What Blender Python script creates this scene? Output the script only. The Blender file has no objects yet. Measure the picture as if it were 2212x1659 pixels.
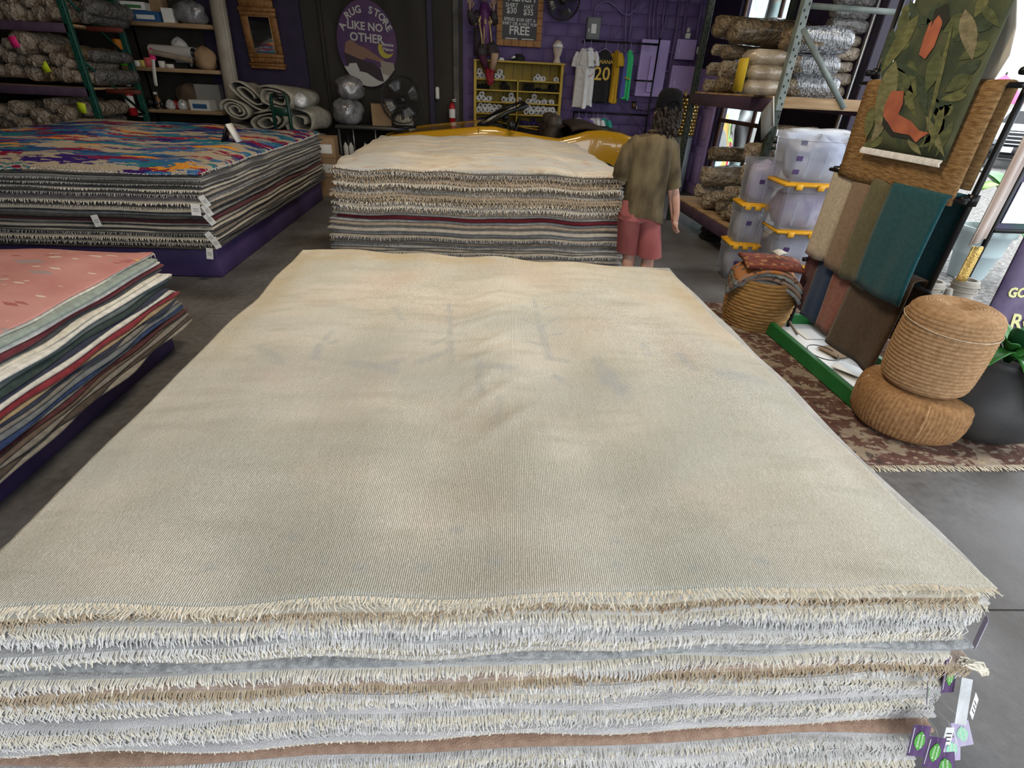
import bpy, bmesh, math, random
import numpy as np
from mathutils import Vector, Matrix, Euler

# ------------------------------------------------------------------ camera
sc = bpy.context.scene
COL = sc.collection
PP = np.array([1106.0, 829.5]); CAM_H = 1.75
_vz = np.array([1015.0, 2660.0]) - PP          # vanishing point of the plumb lines
_vy = np.array([1032.0, 172.0]) - PP           # vanishing point of the stack edges
FPX = math.sqrt(-(_vz @ _vy))
def _n(v): return v / np.linalg.norm(v)
_down = _n(np.array([_vz[0], _vz[1], FPX])); _fw = _n(np.array([_vy[0], _vy[1], FPX]))
RW = np.stack([np.cross(_down, _fw), _fw, -_down])
cam_d = bpy.data.cameras.new('camera'); cam = bpy.data.objects.new('camera', cam_d); COL.objects.link(cam)
cam_d.sensor_width = 36.0; cam_d.lens = FPX / 2212.0 * 36.0; cam_d.clip_start = 0.05; cam_d.clip_end = 300
_m = Matrix.Identity(4)
for i in range(3):
    _m[i][0] = RW[i, 0]; _m[i][1] = -RW[i, 1]; _m[i][2] = -RW[i, 2]
_m[2][3] = CAM_H
cam.matrix_world = _m
sc.camera = cam
def P(px, py, x=None, y=None, z=None):
    """direction of a photo pixel met with the plane x=, y= or z= of the room"""
    d = RW @ np.array([px - PP[0], py - PP[1], FPX])
    t = (z - CAM_H) / d[2] if z is not None else (y / d[1] if y is not None else x / d[0])
    return np.array([d[0] * t, d[1] * t, CAM_H + d[2] * t])

# ------------------------------------------------------------------ light
sc.view_settings.view_transform = 'Standard'; sc.view_settings.look = 'None'
sc.view_settings.gamma = 1.0; sc.view_settings.use_curve_mapping = False
sc.view_settings.exposure = 0.88
w = bpy.data.worlds.new('sky'); sc.world = w; w.use_nodes = True
bg = w.node_tree.nodes['Background']; bg.inputs[0].default_value = (0.90, 0.95, 1.0, 1); bg.inputs[1].default_value = 2.3
def lamp(name, typ, loc, rot, energy, color, size=None, size_y=None, portal=False):
    d = bpy.data.lights.new(name, typ); o = bpy.data.objects.new(name, d); COL.objects.link(o)
    o.location = loc; o.rotation_euler = rot; d.energy = energy; d.color = color
    if size and typ == 'AREA':
        d.shape = 'RECTANGLE'; d.size = size; d.size_y = size_y or size
    if portal: d.cycles.is_portal = True
    return o
sun = lamp('sun', 'SUN', (0, 0, 10), (math.radians(28), math.radians(-22), 0), 0.8, (1, 0.95, 0.87)); sun.data.angle = 0.02
R90 = math.pi / 2
lamp('door_portal', 'AREA', (4.30, 2.4, 1.7), (0, R90, 0), 1, (1, 1, 1), 3.4, 7.6, True)          # right roll-up door
lamp('front_portal', 'AREA', (1.35, -2.55, 2.1), (R90, 0, 0), 1, (1, 1, 1), 5.1, 4.2, True)      # front door
lamp('window_portal', 'AREA', (4.30, 9.1, 1.7), (0, R90, 0), 1, (1, 1, 1), 2.6, 1.7, True)
for i, (lx, ly, e, hz) in enumerate([(0.2, 3.0, 62, 4.2), (-3.6, 6.2, 20, 4.2), (0.6, 6.6, 26, 4.2)]):
    lamp('ceiling_lamp', 'AREA', (lx, ly, hz), (0, 0, 0), e, (1.0, 0.83, 0.60), 1.2, 0.5)

# ------------------------------------------------------------------ materials
MATS = {}
def mat(name, col, rough=0.8, col2=None, scale=12.0, bump=0.0, bscale=80.0, metal=0.0, spec=0.4, var=0.0,
        stretch=(1, 1, 1), alpha=1.0, trans=0.0, coat=0.0, sheen=0.0, emit=None, estr=0.0, detail=4.0, lo=0.35, hi=0.65, ior=1.45, bdist=0.01):
    if name in MATS: return MATS[name]
    m = bpy.data.materials.new(name); m.use_nodes = True; MATS[name] = m
    nt = m.node_tree; b = nt.nodes['Principled BSDF']
    def N(t, **k):
        n = nt.nodes.new(t)
        for kk, v in k.items(): setattr(n, kk, v)
        return n
    L = nt.links.new
    b.inputs['Roughness'].default_value = rough; b.inputs['Metallic'].default_value = metal
    b.inputs['Specular IOR Level'].default_value = spec; b.inputs['IOR'].default_value = ior
    b.inputs['Coat Weight'].default_value = coat; b.inputs['Sheen Weight'].default_value = sheen
    b.inputs['Alpha'].default_value = alpha; b.inputs['Transmission Weight'].default_value = trans
    if emit: b.inputs['Emission Color'].default_value = (*emit, 1); b.inputs['Emission Strength'].default_value = estr
    b.inputs['Base Color'].default_value = (*col, 1)
    tc = N('ShaderNodeTexCoord'); mp = N('ShaderNodeMapping'); mp.inputs['Scale'].default_value = stretch
    L(tc.outputs['Object'], mp.inputs['Vector'])
    out = None
    if col2 is not None:
        nz = N('ShaderNodeTexNoise'); nz.inputs['Scale'].default_value = scale; nz.inputs['Detail'].default_value = detail
        L(mp.outputs[0], nz.inputs['Vector'])
        cr = N('ShaderNodeValToRGB'); cr.color_ramp.elements[0].position = lo; cr.color_ramp.elements[1].position = hi
        cr.color_ramp.elements[0].color = (*col, 1); cr.color_ramp.elements[1].color = (*col2, 1)
        L(nz.outputs[0], cr.inputs[0]); out = cr.outputs[0]
        L(out, b.inputs['Base Color'])
    if var > 0:
        oi = N('ShaderNodeObjectInfo'); hs = N('ShaderNodeHueSaturation'); mr = N('ShaderNodeMapRange')
        mr.inputs['To Min'].default_value = 1 - var; mr.inputs['To Max'].default_value = 1 + var
        L(oi.outputs['Random'], mr.inputs['Value']); L(mr.outputs[0], hs.inputs['Value'])
        if out: L(out, hs.inputs['Color'])
        else: hs.inputs['Color'].default_value = (*col, 1)
        L(hs.outputs[0], b.inputs['Base Color'])
    if bump > 0:
        n2 = N('ShaderNodeTexNoise'); n2.inputs['Scale'].default_value = bscale; n2.inputs['Detail'].default_value = 3
        L(mp.outputs[0], n2.inputs['Vector'])
        bp = N('ShaderNodeBump'); bp.inputs['Strength'].default_value = bump; bp.inputs['Distance'].default_value = bdist
        L(n2.outputs[0], bp.inputs['Height']); L(bp.outputs[0], b.inputs['Normal'])
    return m
def nodes_of(m):
    nt = m.node_tree
    def N(t, **k):
        n = nt.nodes.new(t)
        for kk, v in k.items(): setattr(n, kk, v)
        return n
    return nt, nt.nodes['Principled BSDF'], N, nt.links.new

# ------------------------------------------------------------------ mesh helpers
class MB:
    def __init__(s): s.V = []; s.F = []; s.n = 0; s.M = []
    def add(s, V, F, mi=0):
        V = np.asarray(V, float); s.V.append(V)
        for f in F: s.F.append(tuple(int(i) + s.n for i in f)); s.M.append(mi)
        s.n += len(V); return s
    def box(s, c, d, bev=0.0, rot=None, mi=0):
        c = np.asarray(c, float); h = np.asarray(d, float) / 2; b = min(bev, 0.49 * min(h) * 2 * 0.99)
        if b <= 0:
            V = [(sx * h[0], sy * h[1], sz * h[2]) for sx in (-1, 1) for sy in (-1, 1) for sz in (-1, 1)]
            F = [(0, 1, 3, 2), (4, 6, 7, 5), (0, 4, 5, 1), (2, 3, 7, 6), (0, 2, 6, 4), (1, 5, 7, 3)]
        else:
            V = []; idx = {}
            for sx in (-1, 1):
                for sy in (-1, 1):
                    for sz in (-1, 1):
                        sg = (sx, sy, sz)
                        for a in range(3):
                            idx[sg, a] = len(V)
                            V.append([sg[k] * (h[k] if k == a else h[k] - b) for k in range(3)])
            F = []
            for a in range(3):
                u, v = (a + 1) % 3, (a + 2) % 3
                for sa in (-1, 1):
                    q = []
                    for su, sv in ((-1, -1), (1, -1), (1, 1), (-1, 1)):
                        g = [0, 0, 0]; g[a] = sa; g[u] = su; g[v] = sv; q.append(idx[tuple(g), a])
                    F.append(q if sa > 0 else q[::-1])
                for su in (-1, 1):
                    for sv in (-1, 1):
                        g0 = [0, 0, 0]; g0[u] = su; g0[v] = sv; g1 = list(g0); g0[a] = -1; g1[a] = 1
                        q = [idx[tuple(g0), u], idx[tuple(g1), u], idx[tuple(g1), v], idx[tuple(g0), v]]
                        F.append(q if su * sv < 0 else q[::-1])
            for sx in (-1, 1):
                for sy in (-1, 1):
                    for sz in (-1, 1):
                        q = [idx[(sx, sy, sz), a] for a in range(3)]
                        F.append(q if sx * sy * sz > 0 else q[::-1])
        V = np.asarray(V, float)
        if rot is not None: V = V @ np.array(Euler(rot).to_matrix()).T
        return s.add(V + c, F, mi)
    def bar(s, p0, p1, w, t, mi=0, up=(0, 0, 1)):
        p0 = np.asarray(p0, float); p1 = np.asarray(p1, float); d = p1 - p0; L = np.linalg.norm(d); d /= L
        u = np.asarray(up, float)
        if abs(d @ u) > 0.97: u = np.array([1.0, 0, 0])
        a = np.cross(d, u); a /= np.linalg.norm(a); b = np.cross(a, d)
        V = [p + a * (sa * w / 2) + b * (sb * t / 2) for p in (p0, p1) for sa, sb in ((-1, -1), (1, -1), (1, 1), (-1, 1))]
        return s.add(V, [(3, 2, 1, 0), (4, 5, 6, 7), (0, 1, 5, 4), (1, 2, 6, 5), (2, 3, 7, 6), (3, 0, 4, 7)], mi)
    def tube(s, path, r, n=8, caps=True, mi=0, flat=1.0):
        path = np.asarray(path, float); K = len(path); rr = np.broadcast_to(np.asarray(r, float), (K,))
        T = np.gradient(path, axis=0); T /= np.linalg.norm(T, axis=1)[:, None] + 1e-12
        u = np.array([0, 0, 1.0]) if abs(T[0][2]) < 0.9 else np.array([1.0, 0, 0])
        a = np.cross(T[0], u); a /= np.linalg.norm(a); V = []
        for k in range(K):
            a = a - T[k] * (a @ T[k]); a /= np.linalg.norm(a); b = np.cross(T[k], a)
            for j in range(n):
                th = 2 * math.pi * j / n
                V.append(path[k] + rr[k] * (math.cos(th) * a + flat * math.sin(th) * b))
        F = [(k * n + j, k * n + (j + 1) % n, (k + 1) * n + (j + 1) % n, (k + 1) * n + j) for k in range(K - 1) for j in range(n)]
        if caps: F += [tuple(range(n))[::-1], tuple((K - 1) * n + j for j in range(n))]
        return s.add(V, F, mi)
    def lathe(s, prof, n=24, c=(0, 0, 0), caps=True, mi=0, fn=None):
        V = []; K = len(prof)
        for r, z in prof:
            for j in range(n):
                th = 2 * math.pi * j / n; q = fn(th, r, z) if fn else r
                V.append((c[0] + q * math.cos(th), c[1] + q * math.sin(th), c[2] + z))
        F = [(k * n + j, k * n + (j + 1) % n, (k + 1) * n + (j + 1) % n, (k + 1) * n + j) for k in range(K - 1) for j in range(n)]
        if caps: F += [tuple(range(n))[::-1], tuple((K - 1) * n + j for j in range(n))]
        return s.add(V, F, mi)
    def grid(s, G, mi=0, closed_u=False):
        G = np.asarray(G, float); a, b = G.shape[:2]
        F = [(i * b + j, i * b + (j + 1) % b, (i + 1) * b + (j + 1) % b, (i + 1) * b + j) for i in range(a - 1) for j in range(b if closed_u else b - 1)]
        return s.add(G.reshape(-1, 3), F, mi)
    def sheet(s, G, t, mi=0):
        """a grid given a real thickness t along its local normal"""
        G = np.asarray(G, float); a, b = G.shape[:2]
        n = np.cross(np.gradient(G, axis=1), np.gradient(G, axis=0)); n /= np.linalg.norm(n, axis=2)[..., None] + 1e-9
        H = G - n * t
        V = np.concatenate([G.reshape(-1, 3), H.reshape(-1, 3)]); o = a * b
        F = []
        for i in range(a - 1):
            for j in range(b - 1):
                q = (i * b + j, i * b + j + 1, (i + 1) * b + j + 1, (i + 1) * b + j)
                F.append(q[::-1]); F.append(tuple(k + o for k in q))
        ring = [j for j in range(b)] + [i * b + b - 1 for i in range(1, a)] + [(a - 1) * b + j for j in range(b - 2, -1, -1)] + [i * b for i in range(a - 2, 0, -1)]
        for k in range(len(ring)):
            p, q = ring[k], ring[(k + 1) % len(ring)]; F.append((p, q, q + o, p + o))
        return s.add(V, F, mi)
    def mesh(s, name, smooth=True):
        me = bpy.data.meshes.new(name)
        me.from_pydata(np.concatenate(s.V).tolist() if s.V else [], [], s.F)
        if smooth: me.polygons.foreach_set('use_smooth', [True] * len(me.polygons))
        if any(s.M): me.polygons.foreach_set('material_index', s.M)
        me.update(); return me
def place(name, me, m=None, parent=None, loc=(0, 0, 0), rot=(0, 0, 0)):
    o = bpy.data.objects.new(name, me); COL.objects.link(o)
    if m is not None:
        ms = m if isinstance(m, (list, tuple)) else [m]
        if len(me.materials) == 0:
            for k in ms: me.materials.append(k)
    o.parent = parent; o.location = loc; o.rotation_euler = rot
    return o
def obj(name, mb, m, parent=None, smooth=True, world=False, sharp=None):
    """one mesh object; world=True: vertices are in room coordinates although it has a parent"""
    me = mb.mesh(name, smooth)
    if smooth and sharp: 
        try: me.set_sharp_from_angle(angle=math.radians(sharp))
        except Exception: pass
    loc = (0, 0, 0)
    if world and parent is not None:
        l = parent['_w'] if '_w' in parent else parent.location; loc = tuple(-c for c in l)
    return place(name, me, m, parent, loc)
def tag(o, label, cat, group=None, kind=None):
    o['label'] = label; o['category'] = cat
    if group: o['group'] = group
    if kind: o['kind'] = kind
    return o
def thing(name, label, cat, loc=(0, 0, 0), rotz=0.0, group=None):
    o = bpy.data.objects.new(name, None); COL.objects.link(o); o.empty_display_size = 0.1
    o.location = tuple(float(c) for c in loc); o.rotation_euler = (0, 0, rotz)
    return tag(o, label, cat, group)
def struct(name, mb, m, label, cat, smooth=False):
    o = obj(name, mb, m, None, smooth); o['kind'] = 'structure'; o['label'] = label; o['category'] = cat; return o
ORD = ['topmost', 'second', 'third', 'fourth', 'fifth', 'sixth', 'seventh', 'eighth', 'ninth', 'tenth', 'eleventh', 'twelfth', 'thirteenth', 'fourteenth',
       'fifteenth', 'sixteenth', 'seventeenth', 'eighteenth', 'nineteenth', 'twentieth'] + ['twenty-' + k for k in
       ['first', 'second', 'third', 'fourth', 'fifth', 'sixth', 'seventh', 'eighth', 'ninth']] + ['thirtieth'] + ['thirty-' + k for k in ['first', 'second', 'third', 'fourth', 'fifth', 'sixth', 'seventh', 'eighth']]
def nth(i): return 'first' if i == 0 else ORD[i]
def sm(a, b, x):
    t = np.clip((np.asarray(x, float) - a) / (b - a), 0, 1); return t * t * (3 - 2 * t)
def text(s, size, parent, loc, rot, m, bold=0.0, ext=0.002, name='lettering', align='CENTER', sx=1.0):
    c = bpy.data.curves.new(name, 'FONT'); c.body = s; c.size = size; c.align_x = align; c.align_y = 'CENTER'
    c.extrude = ext; c.offset = bold; c.resolution_u = 2
    o = bpy.data.objects.new(name, c); COL.objects.link(o); c.materials.append(m)
    o.parent = parent; o.location = loc; o.rotation_euler = rot; o.scale = (sx, 1, 1)
    return o
rng = np.random.default_rng(7); random.seed(7)
# ------------------------------------------------------------------ the building
WB = 11.2; WR = 4.25; CEIL = 4.6; XL = -9.0; YF = -2.6
M_conc = mat('concrete_floor', (0.054, 0.046, 0.040), 0.55, (0.160, 0.163, 0.172), 1.3, 0.10, 60, detail=9, lo=0.3, hi=0.72)
_nt, _b, N, L = nodes_of(M_conc)
_n2 = N('ShaderNodeTexNoise'); _n2.inputs['Scale'].default_value = 26; _n2.inputs['Detail'].default_value = 6
_mx = N('ShaderNodeMixRGB', blend_type='OVERLAY'); _mx.inputs[0].default_value = 0.5
_tc = N('ShaderNodeTexCoord'); L(_tc.outputs['Object'], _n2.inputs['Vector'])
_src = _b.inputs['Base Color'].links[0].from_socket; L(_src, _mx.inputs[1]); L(_n2.outputs[0], _mx.inputs[2]); L(_mx.outputs[0], _b.inputs['Base Color'])
_rr = N('ShaderNodeMapRange'); _rr.inputs['To Min'].default_value = 0.34; _rr.inputs['To Max'].default_value = 0.75
L(_n2.outputs[0], _rr.inputs[0]); L(_rr.outputs[0], _b.inputs['Roughness'])
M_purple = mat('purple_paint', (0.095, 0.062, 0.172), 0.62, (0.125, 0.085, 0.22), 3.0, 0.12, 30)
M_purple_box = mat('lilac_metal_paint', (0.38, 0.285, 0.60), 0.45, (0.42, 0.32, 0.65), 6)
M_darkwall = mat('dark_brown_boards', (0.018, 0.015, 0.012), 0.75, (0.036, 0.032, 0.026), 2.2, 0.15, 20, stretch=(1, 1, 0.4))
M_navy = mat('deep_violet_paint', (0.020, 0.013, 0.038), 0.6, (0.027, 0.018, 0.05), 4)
M_ceil = mat('ceiling_dark', (0.10, 0.095, 0.09), 0.9)
M_jamb = mat('dark_jamb_paint', (0.022, 0.016, 0.035), 0.5)
M_gravel = mat('gravel', (0.085, 0.082, 0.08), 0.95, (0.27, 0.26, 0.245), 20, 0.9, 40, detail=8)

f = struct('floor', MB().box(((XL + WR) / 2, (WB + YF) / 2, -0.1), (WR - XL, WB - YF, 0.2)), M_conc, 'grey stained concrete floor of the rug shop', 'floor')
# saw-cut joints in the slab
M_joint = mat('joint_dark', (0.05, 0.05, 0.05), 0.9)
for k, (a, b_) in enumerate([((1.75, 1.18), (WR, 1.10)), ((1.6, 3.98), (WR, 3.9))]):
    obj('saw_joint', MB().bar((a[0], a[1], 0.0006), (b_[0], b_[1], 0.0006), 0.006, 0.001), M_joint, f)
g = struct('ground', MB().box((29 + WR, 8, -0.16), (58, 90, 0.2)), M_gravel, 'bright grey gravel yard outside the open door', 'ground')
# back wall: purple right of the dark bay, brown boarded bay, violet pier with mirror
wb = struct('wall_back', MB().box(((XL + WR) / 2, WB + 0.1, CEIL / 2), (WR - XL, 0.2, CEIL)), M_purple, 'purple painted concrete block back wall', 'wall')
BLK = MB().box((0, 0, 0), (0.3975, 0.02, 0.1975), 0.003).mesh('block', True)
r = 0; zz = 0.9
while zz < 3.3:
    xx = 0.02 - (0.2 if r % 2 else 0.0)
    while xx < WR - 0.2:
        place('block', BLK, M_purple, wb, (xx + 0.2, WB - 0.006, zz + 0.1)); xx += 0.4
    zz += 0.2; r += 1
def on_wall(px, py, off=0.0): return P(px, py, y=WB - off)
e1 = on_wall(647, 0)[0]; e2 = on_wall(1000, 100)[0]
struct('wall_bay', MB().box(((e1 + e2) / 2, WB - 0.02, CEIL / 2), (e2 - e1, 0.06, CEIL)), M_darkwall, 'dark brown boarded bay behind the oval sign', 'wall')
for k, px in enumerate((700, 930, 985)):
    x = on_wall(px, 80)[0]
    struct('trim_%d' % (k + 1), MB().box((x, WB - 0.08, CEIL / 2), (0.10 if k else 0.05, 0.09, CEIL), 0.006), [M_darkwall, M_navy, mat('worn_post', (0.10, 0.095, 0.085), 0.7, (0.05, 0.05, 0.05), 5)][k],
           ['thin dark batten on the brown bay, left edge', 'deep violet post left of the yellow shelf', 'worn grey post nearest the yellow shelf'][k], 'post')
xa, xb = on_wall(480, 0)[0] - 0.4, e1
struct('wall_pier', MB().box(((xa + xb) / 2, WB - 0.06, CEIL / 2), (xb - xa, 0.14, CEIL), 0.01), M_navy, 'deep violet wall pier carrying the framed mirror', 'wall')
struct('wall_recess', MB().box(((XL + xa) / 2, WB - 0.03, CEIL / 2), (xa - XL, 0.08, CEIL)), M_darkwall, 'dark boarded wall behind the left rack and shelf boards', 'wall')  # dark panel added to put shade into the gap behind the shelves
struct('wall_left', MB().box((XL - 0.1, (WB + YF) / 2, CEIL / 2), (0.2, WB - YF, CEIL)), M_darkwall, 'dark left wall behind the stacks', 'wall')
struct('ceiling', MB().box(((XL + WR) / 2, (WB + YF) / 2, CEIL + 0.1), (WR - XL + 0.4, WB - YF + 0.4, 0.2)), M_ceil, 'dark ceiling of the shop above the stacks', 'ceiling')
# right wall: roll-up door opening, solid panel, window, lilac door
DH = 3.45; JY = 6.28
rw = MB()
rw.box((WR + 0.1, (JY + 8.25) / 2, CEIL / 2), (0.2, 8.25 - JY, CEIL))
rw.box((WR + 0.1, (8.25 + 9.95) / 2, 0.2), (0.2, 1.7, 0.4)); rw.box((WR + 0.1, 9.1, (3.3 + CEIL) / 2), (0.2, 1.7, CEIL - 3.3))
rw.box((WR + 0.1, (9.95 + WB) / 2, CEIL / 2), (0.2, WB - 9.95, CEIL))
rw.box((WR + 0.1, (-1.4 + JY) / 2, (DH + CEIL) / 2), (0.2, JY + 1.4, CEIL - DH))
rw.box((WR + 0.1, (YF - 1.4) / 2, CEIL / 2), (0.2, -1.4 - YF, CEIL))
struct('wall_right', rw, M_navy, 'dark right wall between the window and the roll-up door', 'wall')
jb = struct('trim_4', MB().box((WR + 0.02, JY - 0.06, DH / 2), (0.26, 0.16, DH), 0.01), M_jamb, 'dark jamb of the open roll-up door', 'trim')
M_rail = mat('galvanised_rail', (0.55, 0.55, 0.55), 0.35, metal=0.8)
obj('door_track', MB().box((WR - 0.13, JY - 0.0, DH / 2), (0.03, 0.05, DH), 0.005), M_rail, jb)
fw = MB()
fw.box(((XL - 1.2) / 2, YF - 0.1, CEIL / 2), (-1.2 - XL, 0.2, CEIL)); fw.box(((3.9 + WR) / 2, YF - 0.1, CEIL / 2), (WR - 3.9, 0.2, CEIL))
fw.box((1.35, YF - 0.1, (4.2 + CEIL) / 2), (5.1, 0.2, CEIL - 4.2))
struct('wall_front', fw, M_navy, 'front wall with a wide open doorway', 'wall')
# window in the right wall with brown mullions and panes
M_mull = mat('brown_window_wood', (0.060, 0.028, 0.02), 0.5, (0.09, 0.045, 0.03), 14)
M_glass = mat('window_glass', (0.9, 0.95, 0.95), 0.03, trans=1.0, ior=1.05, spec=0.2)
wn = obj('window_1', MB().box((WR + 0.1, 9.1, 0.43), (0.24, 1.72, 0.06), 0.008), M_mull); wn['kind'] = 'structure'; wn['label'] = 'tall brown-framed window behind the rug rack'; wn['category'] = 'window'
for yy in (8.28, 8.72, 9.92): obj('mullion', MB().box((WR + 0.08, yy, 1.85), (0.06, 0.05, 2.9), 0.008), M_mull, wn)
for zz in (1.32, 2.3, 3.27): obj('mullion', MB().box((WR + 0.08, 9.1, zz), (0.09, 1.7, 0.06), 0.008), M_mull, wn)
for yy, wy in ((8.50, .38), (9.32, 1.13)):
    for za, zb in ((0.46, 1.29), (1.35, 2.27), (2.33, 3.24)):
        obj('pane', MB().box((WR + 0.08, yy, (za + zb) / 2), (0.006, wy, zb - za)), M_glass, wn)
# lilac door in the corner
dr = obj('door_1', MB().box((WR - 0.02, 10.52, 1.05), (0.05, 0.98, 2.1), 0.006), M_purple_box); dr['kind'] = 'structure'; dr['label'] = 'lilac panelled door in the back right corner'; dr['category'] = 'door'
for zz in (0.45, 1.1, 1.72):
    for yy in (10.3, 10.74): obj('panel', MB().box((WR - 0.05, yy, zz), (0.02, 0.34, 0.5), 0.008), M_purple_box, dr)
obj('handle', MB().tube([(WR - 0.045, 10.12, 1.0), (WR - 0.1, 10.12, 1.0), (WR - 0.1, 10.24, 1.0)], 0.011), M_rail, dr)
# ------------------------------------------------------------------ rugs and stacks
M_fringe = mat('fringe_cotton', (0.62, 0.595, 0.56), 0.95, (0.80, 0.785, 0.765), 30, var=0.05)
M_fringe_tan = mat('fringe_tan', (0.40, 0.30, 0.20), 0.95, (0.60, 0.50, 0.36), 40)
M_fringe_cream = mat('fringe_cream', (0.68, 0.62, 0.50), 0.95, (0.80, 0.75, 0.64), 40)
M_fringe_pale = mat('fringe_pale_grey', (0.50, 0.49, 0.475), 0.95, (0.68, 0.67, 0.655), 30)
M_fringe_grey = mat('fringe_grey', (0.36, 0.34, 0.32), 0.95, (0.52, 0.50, 0.47), 40)
def rugmat(name, c, c2=None, sc_=14):
    c2 = c2 or tuple(min(1, k * 1.35 + 0.01) for k in c)
    return mat('rug_' + name, c, 0.95, c2, sc_, 0.6, 260, spec=0.1, sheen=0.15, stretch=(1, 1, 1), detail=6)
def smooth_noise(r, n, k=5):
    ph = r.uniform(0, 6.28, k); fr = r.uniform(0.5, k, k); am = r.uniform(0.3, 1, k) / np.sqrt(np.arange(1, k + 1))
    t = np.linspace(0, 1, n)
    return sum(a * np.sin(2 * math.pi * f_ * t + p) for a, f_, p in zip(am, fr, ph)) / 2.0
class Stack:
    """rugs laid one on another; every rug rests on the height field the ones below leave"""
    def __init__(s, box, z0, nx=36, ny=26, seed=1, droop=0.07):
        s.box = box; s.nx = nx; s.ny = ny; s.Z = np.full((ny + 1, nx + 1), float(z0)); s.r = np.random.default_rng(seed)
        u = np.linspace(0, 1, nx + 1)[None, :]; v = np.linspace(0, 1, ny + 1)[:, None]
        e = np.minimum(np.minimum(u, 1 - u) * (box[1] - box[0]), np.minimum(v, 1 - v) * (box[3] - box[2]))
        s.edge = 1 - sm(0, 0.28, e); s.droop = droop; s.u, s.v = u, v
    def rug(s, name, label, t, m, dx0=0, dx1=0, dy0=0, dy1=0, group=None, wob=0.008, zextra=None, attr=None, rim=0.55, skew=(0, 0), flare=0.0):
        r = s.r; nx, ny = s.nx, s.ny
        x0, x1, y0, y1 = s.box[0] + dx0, s.box[1] + dx1, s.box[2] + dy0, s.box[3] + dy1
        wl, wr = smooth_noise(r, ny + 1) * wob, smooth_noise(r, ny + 1) * wob
        wf, wk = smooth_noise(r, nx + 1) * wob, smooth_noise(r, nx + 1) * wob
        wk = wk + skew[0] * (1 - s.u[0]) + skew[1] * s.u[0]; wr = wr + flare * np.exp(-(s.v[:, 0] / 0.08) ** 2)
        X = (x0 + wl[:, None]) * (1 - s.u) + (x1 + wr[:, None]) * s.u
        Y = (y0 + wf[None, :]) * (1 - s.v) + (y1 + wk[None, :]) * s.v
        nz = 1 + 0.10 * smooth_noise(r, nx + 1, 6)[None, :] + 0.08 * smooth_noise(r, ny + 1, 6)[:, None] + 0.10 * smooth_noise(r, nx + 1, 4)[None, :] * smooth_noise(r, ny + 1, 4)[:, None]
        T = t * np.clip(nz - s.droop * s.edge, 0.55, 1.5)
        lo = s.Z + 0.0004; hi = s.Z + T
        if zextra is not None: hi = hi + zextra(X, Y)
        ctr = np.array([(x0 + x1) / 2, (y0 + y1) / 2])
        def ringidx():
            a, b = ny + 1, nx + 1
            return [j for j in range(b)] + [i * b + b - 1 for i in range(1, a)] + [(a - 1) * b + j for j in range(b - 2, -1, -1)] + [i * b for i in range(a - 2, 0, -1)]
        ring = np.array(ringidx()); n0 = (nx + 1) * (ny + 1)
        top = np.stack([X, Y, hi], -1).reshape(-1, 3); bot = np.stack([X, Y, lo], -1).reshape(-1, 3)
        out = np.zeros((n0, 2)); XX, YY = np.meshgrid(np.arange(nx + 1), np.arange(ny + 1)); XX = XX.ravel(); YY = YY.ravel()
        out[XX == 0, 0] = -1; out[XX == nx, 0] = 1; out[YY == 0, 1] = -1; out[YY == ny, 1] = 1
        k = t * rim
        m1 = top[ring].copy(); m1[:, :2] += out[ring] * k; m1[:, 2] = top[ring, 2] * 0.72 + bot[ring, 2] * 0.28
        m2 = bot[ring].copy(); m2[:, :2] += out[ring] * k; m2[:, 2] = top[ring, 2] * 0.28 + bot[ring, 2] * 0.72
        V = np.concatenate([top, bot, m1, m2]); nr = len(ring); F = []
        b = nx + 1
        for i in range(ny):
            for j in range(nx):
                q = (i * b + j, i * b + j + 1, (i + 1) * b + j + 1, (i + 1) * b + j)
                F.append(q); F.append(tuple(n0 + z for z in q[::-1]))
        for i in range(nr):
            j = (i + 1) % nr; a0, a1 = ring[i], ring[j]; c0, c1 = 2 * n0 + i, 2 * n0 + j; d0, d1 = c0 + nr, c1 + nr
            F += [(a1, a0, c0, c1), (c1, c0, d0, d1), (d1, d0, n0 + a0, n0 + a1)]
        mb = MB().add(V, F); me = mb.mesh(name)
        if attr is not None:
            at_ = me.color_attributes.new('print', 'FLOAT_COLOR', 'POINT')
            vals = attr(V); at_.data.foreach_set('color', np.concatenate([vals, np.ones((len(V), 1))], 1).astype(np.float32).ravel())
        o = place(name, me, m); tag(o, label, 'rug', group)
        s.Z = s.Z + T; s.last = dict(X=X, Y=Y, lo=lo, hi=hi, k=k)
        return o
    def fringe(s, parent, side, m, spacing, length, width, droop=0.6, curl=0.5, part=(0, 1), zt=0.5):
        """a row of yarn ends along one edge of the rug laid last"""
        d = s.last; r = s.r
        if side == 'front': ex, ey, l, h, out, lat = d['X'][0], d['Y'][0] - d['k'] * 0.7, d['lo'][0], d['hi'][0], (0, -1), (1, 0)
        elif side == 'back': ex, ey, l, h, out, lat = d['X'][-1], d['Y'][-1] + d['k'] * 0.7, d['lo'][-1], d['hi'][-1], (0, 1), (1, 0)
        elif side == 'right': ex, ey, l, h, out, lat = d['X'][:, -1] + d['k'] * 0.7, d['Y'][:, -1], d['lo'][:, -1], d['hi'][:, -1], (1, 0), (0, 1)
        else: ex, ey, l, h, out, lat = d['X'][:, 0] - d['k'] * 0.7, d['Y'][:, 0], d['lo'][:, 0], d['hi'][:, 0], (-1, 0), (0, 1)
        c = ex if side in ('front', 'back') else ey
        a, b = c[0] + (c[-1] - c[0]) * part[0], c[0] + (c[-1] - c[0]) * part[1]
        n = max(4, int(abs(b - a) / spacing)); cc = np.linspace(a, b, n) + r.uniform(-0.4, 0.4, n) * spacing
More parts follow.
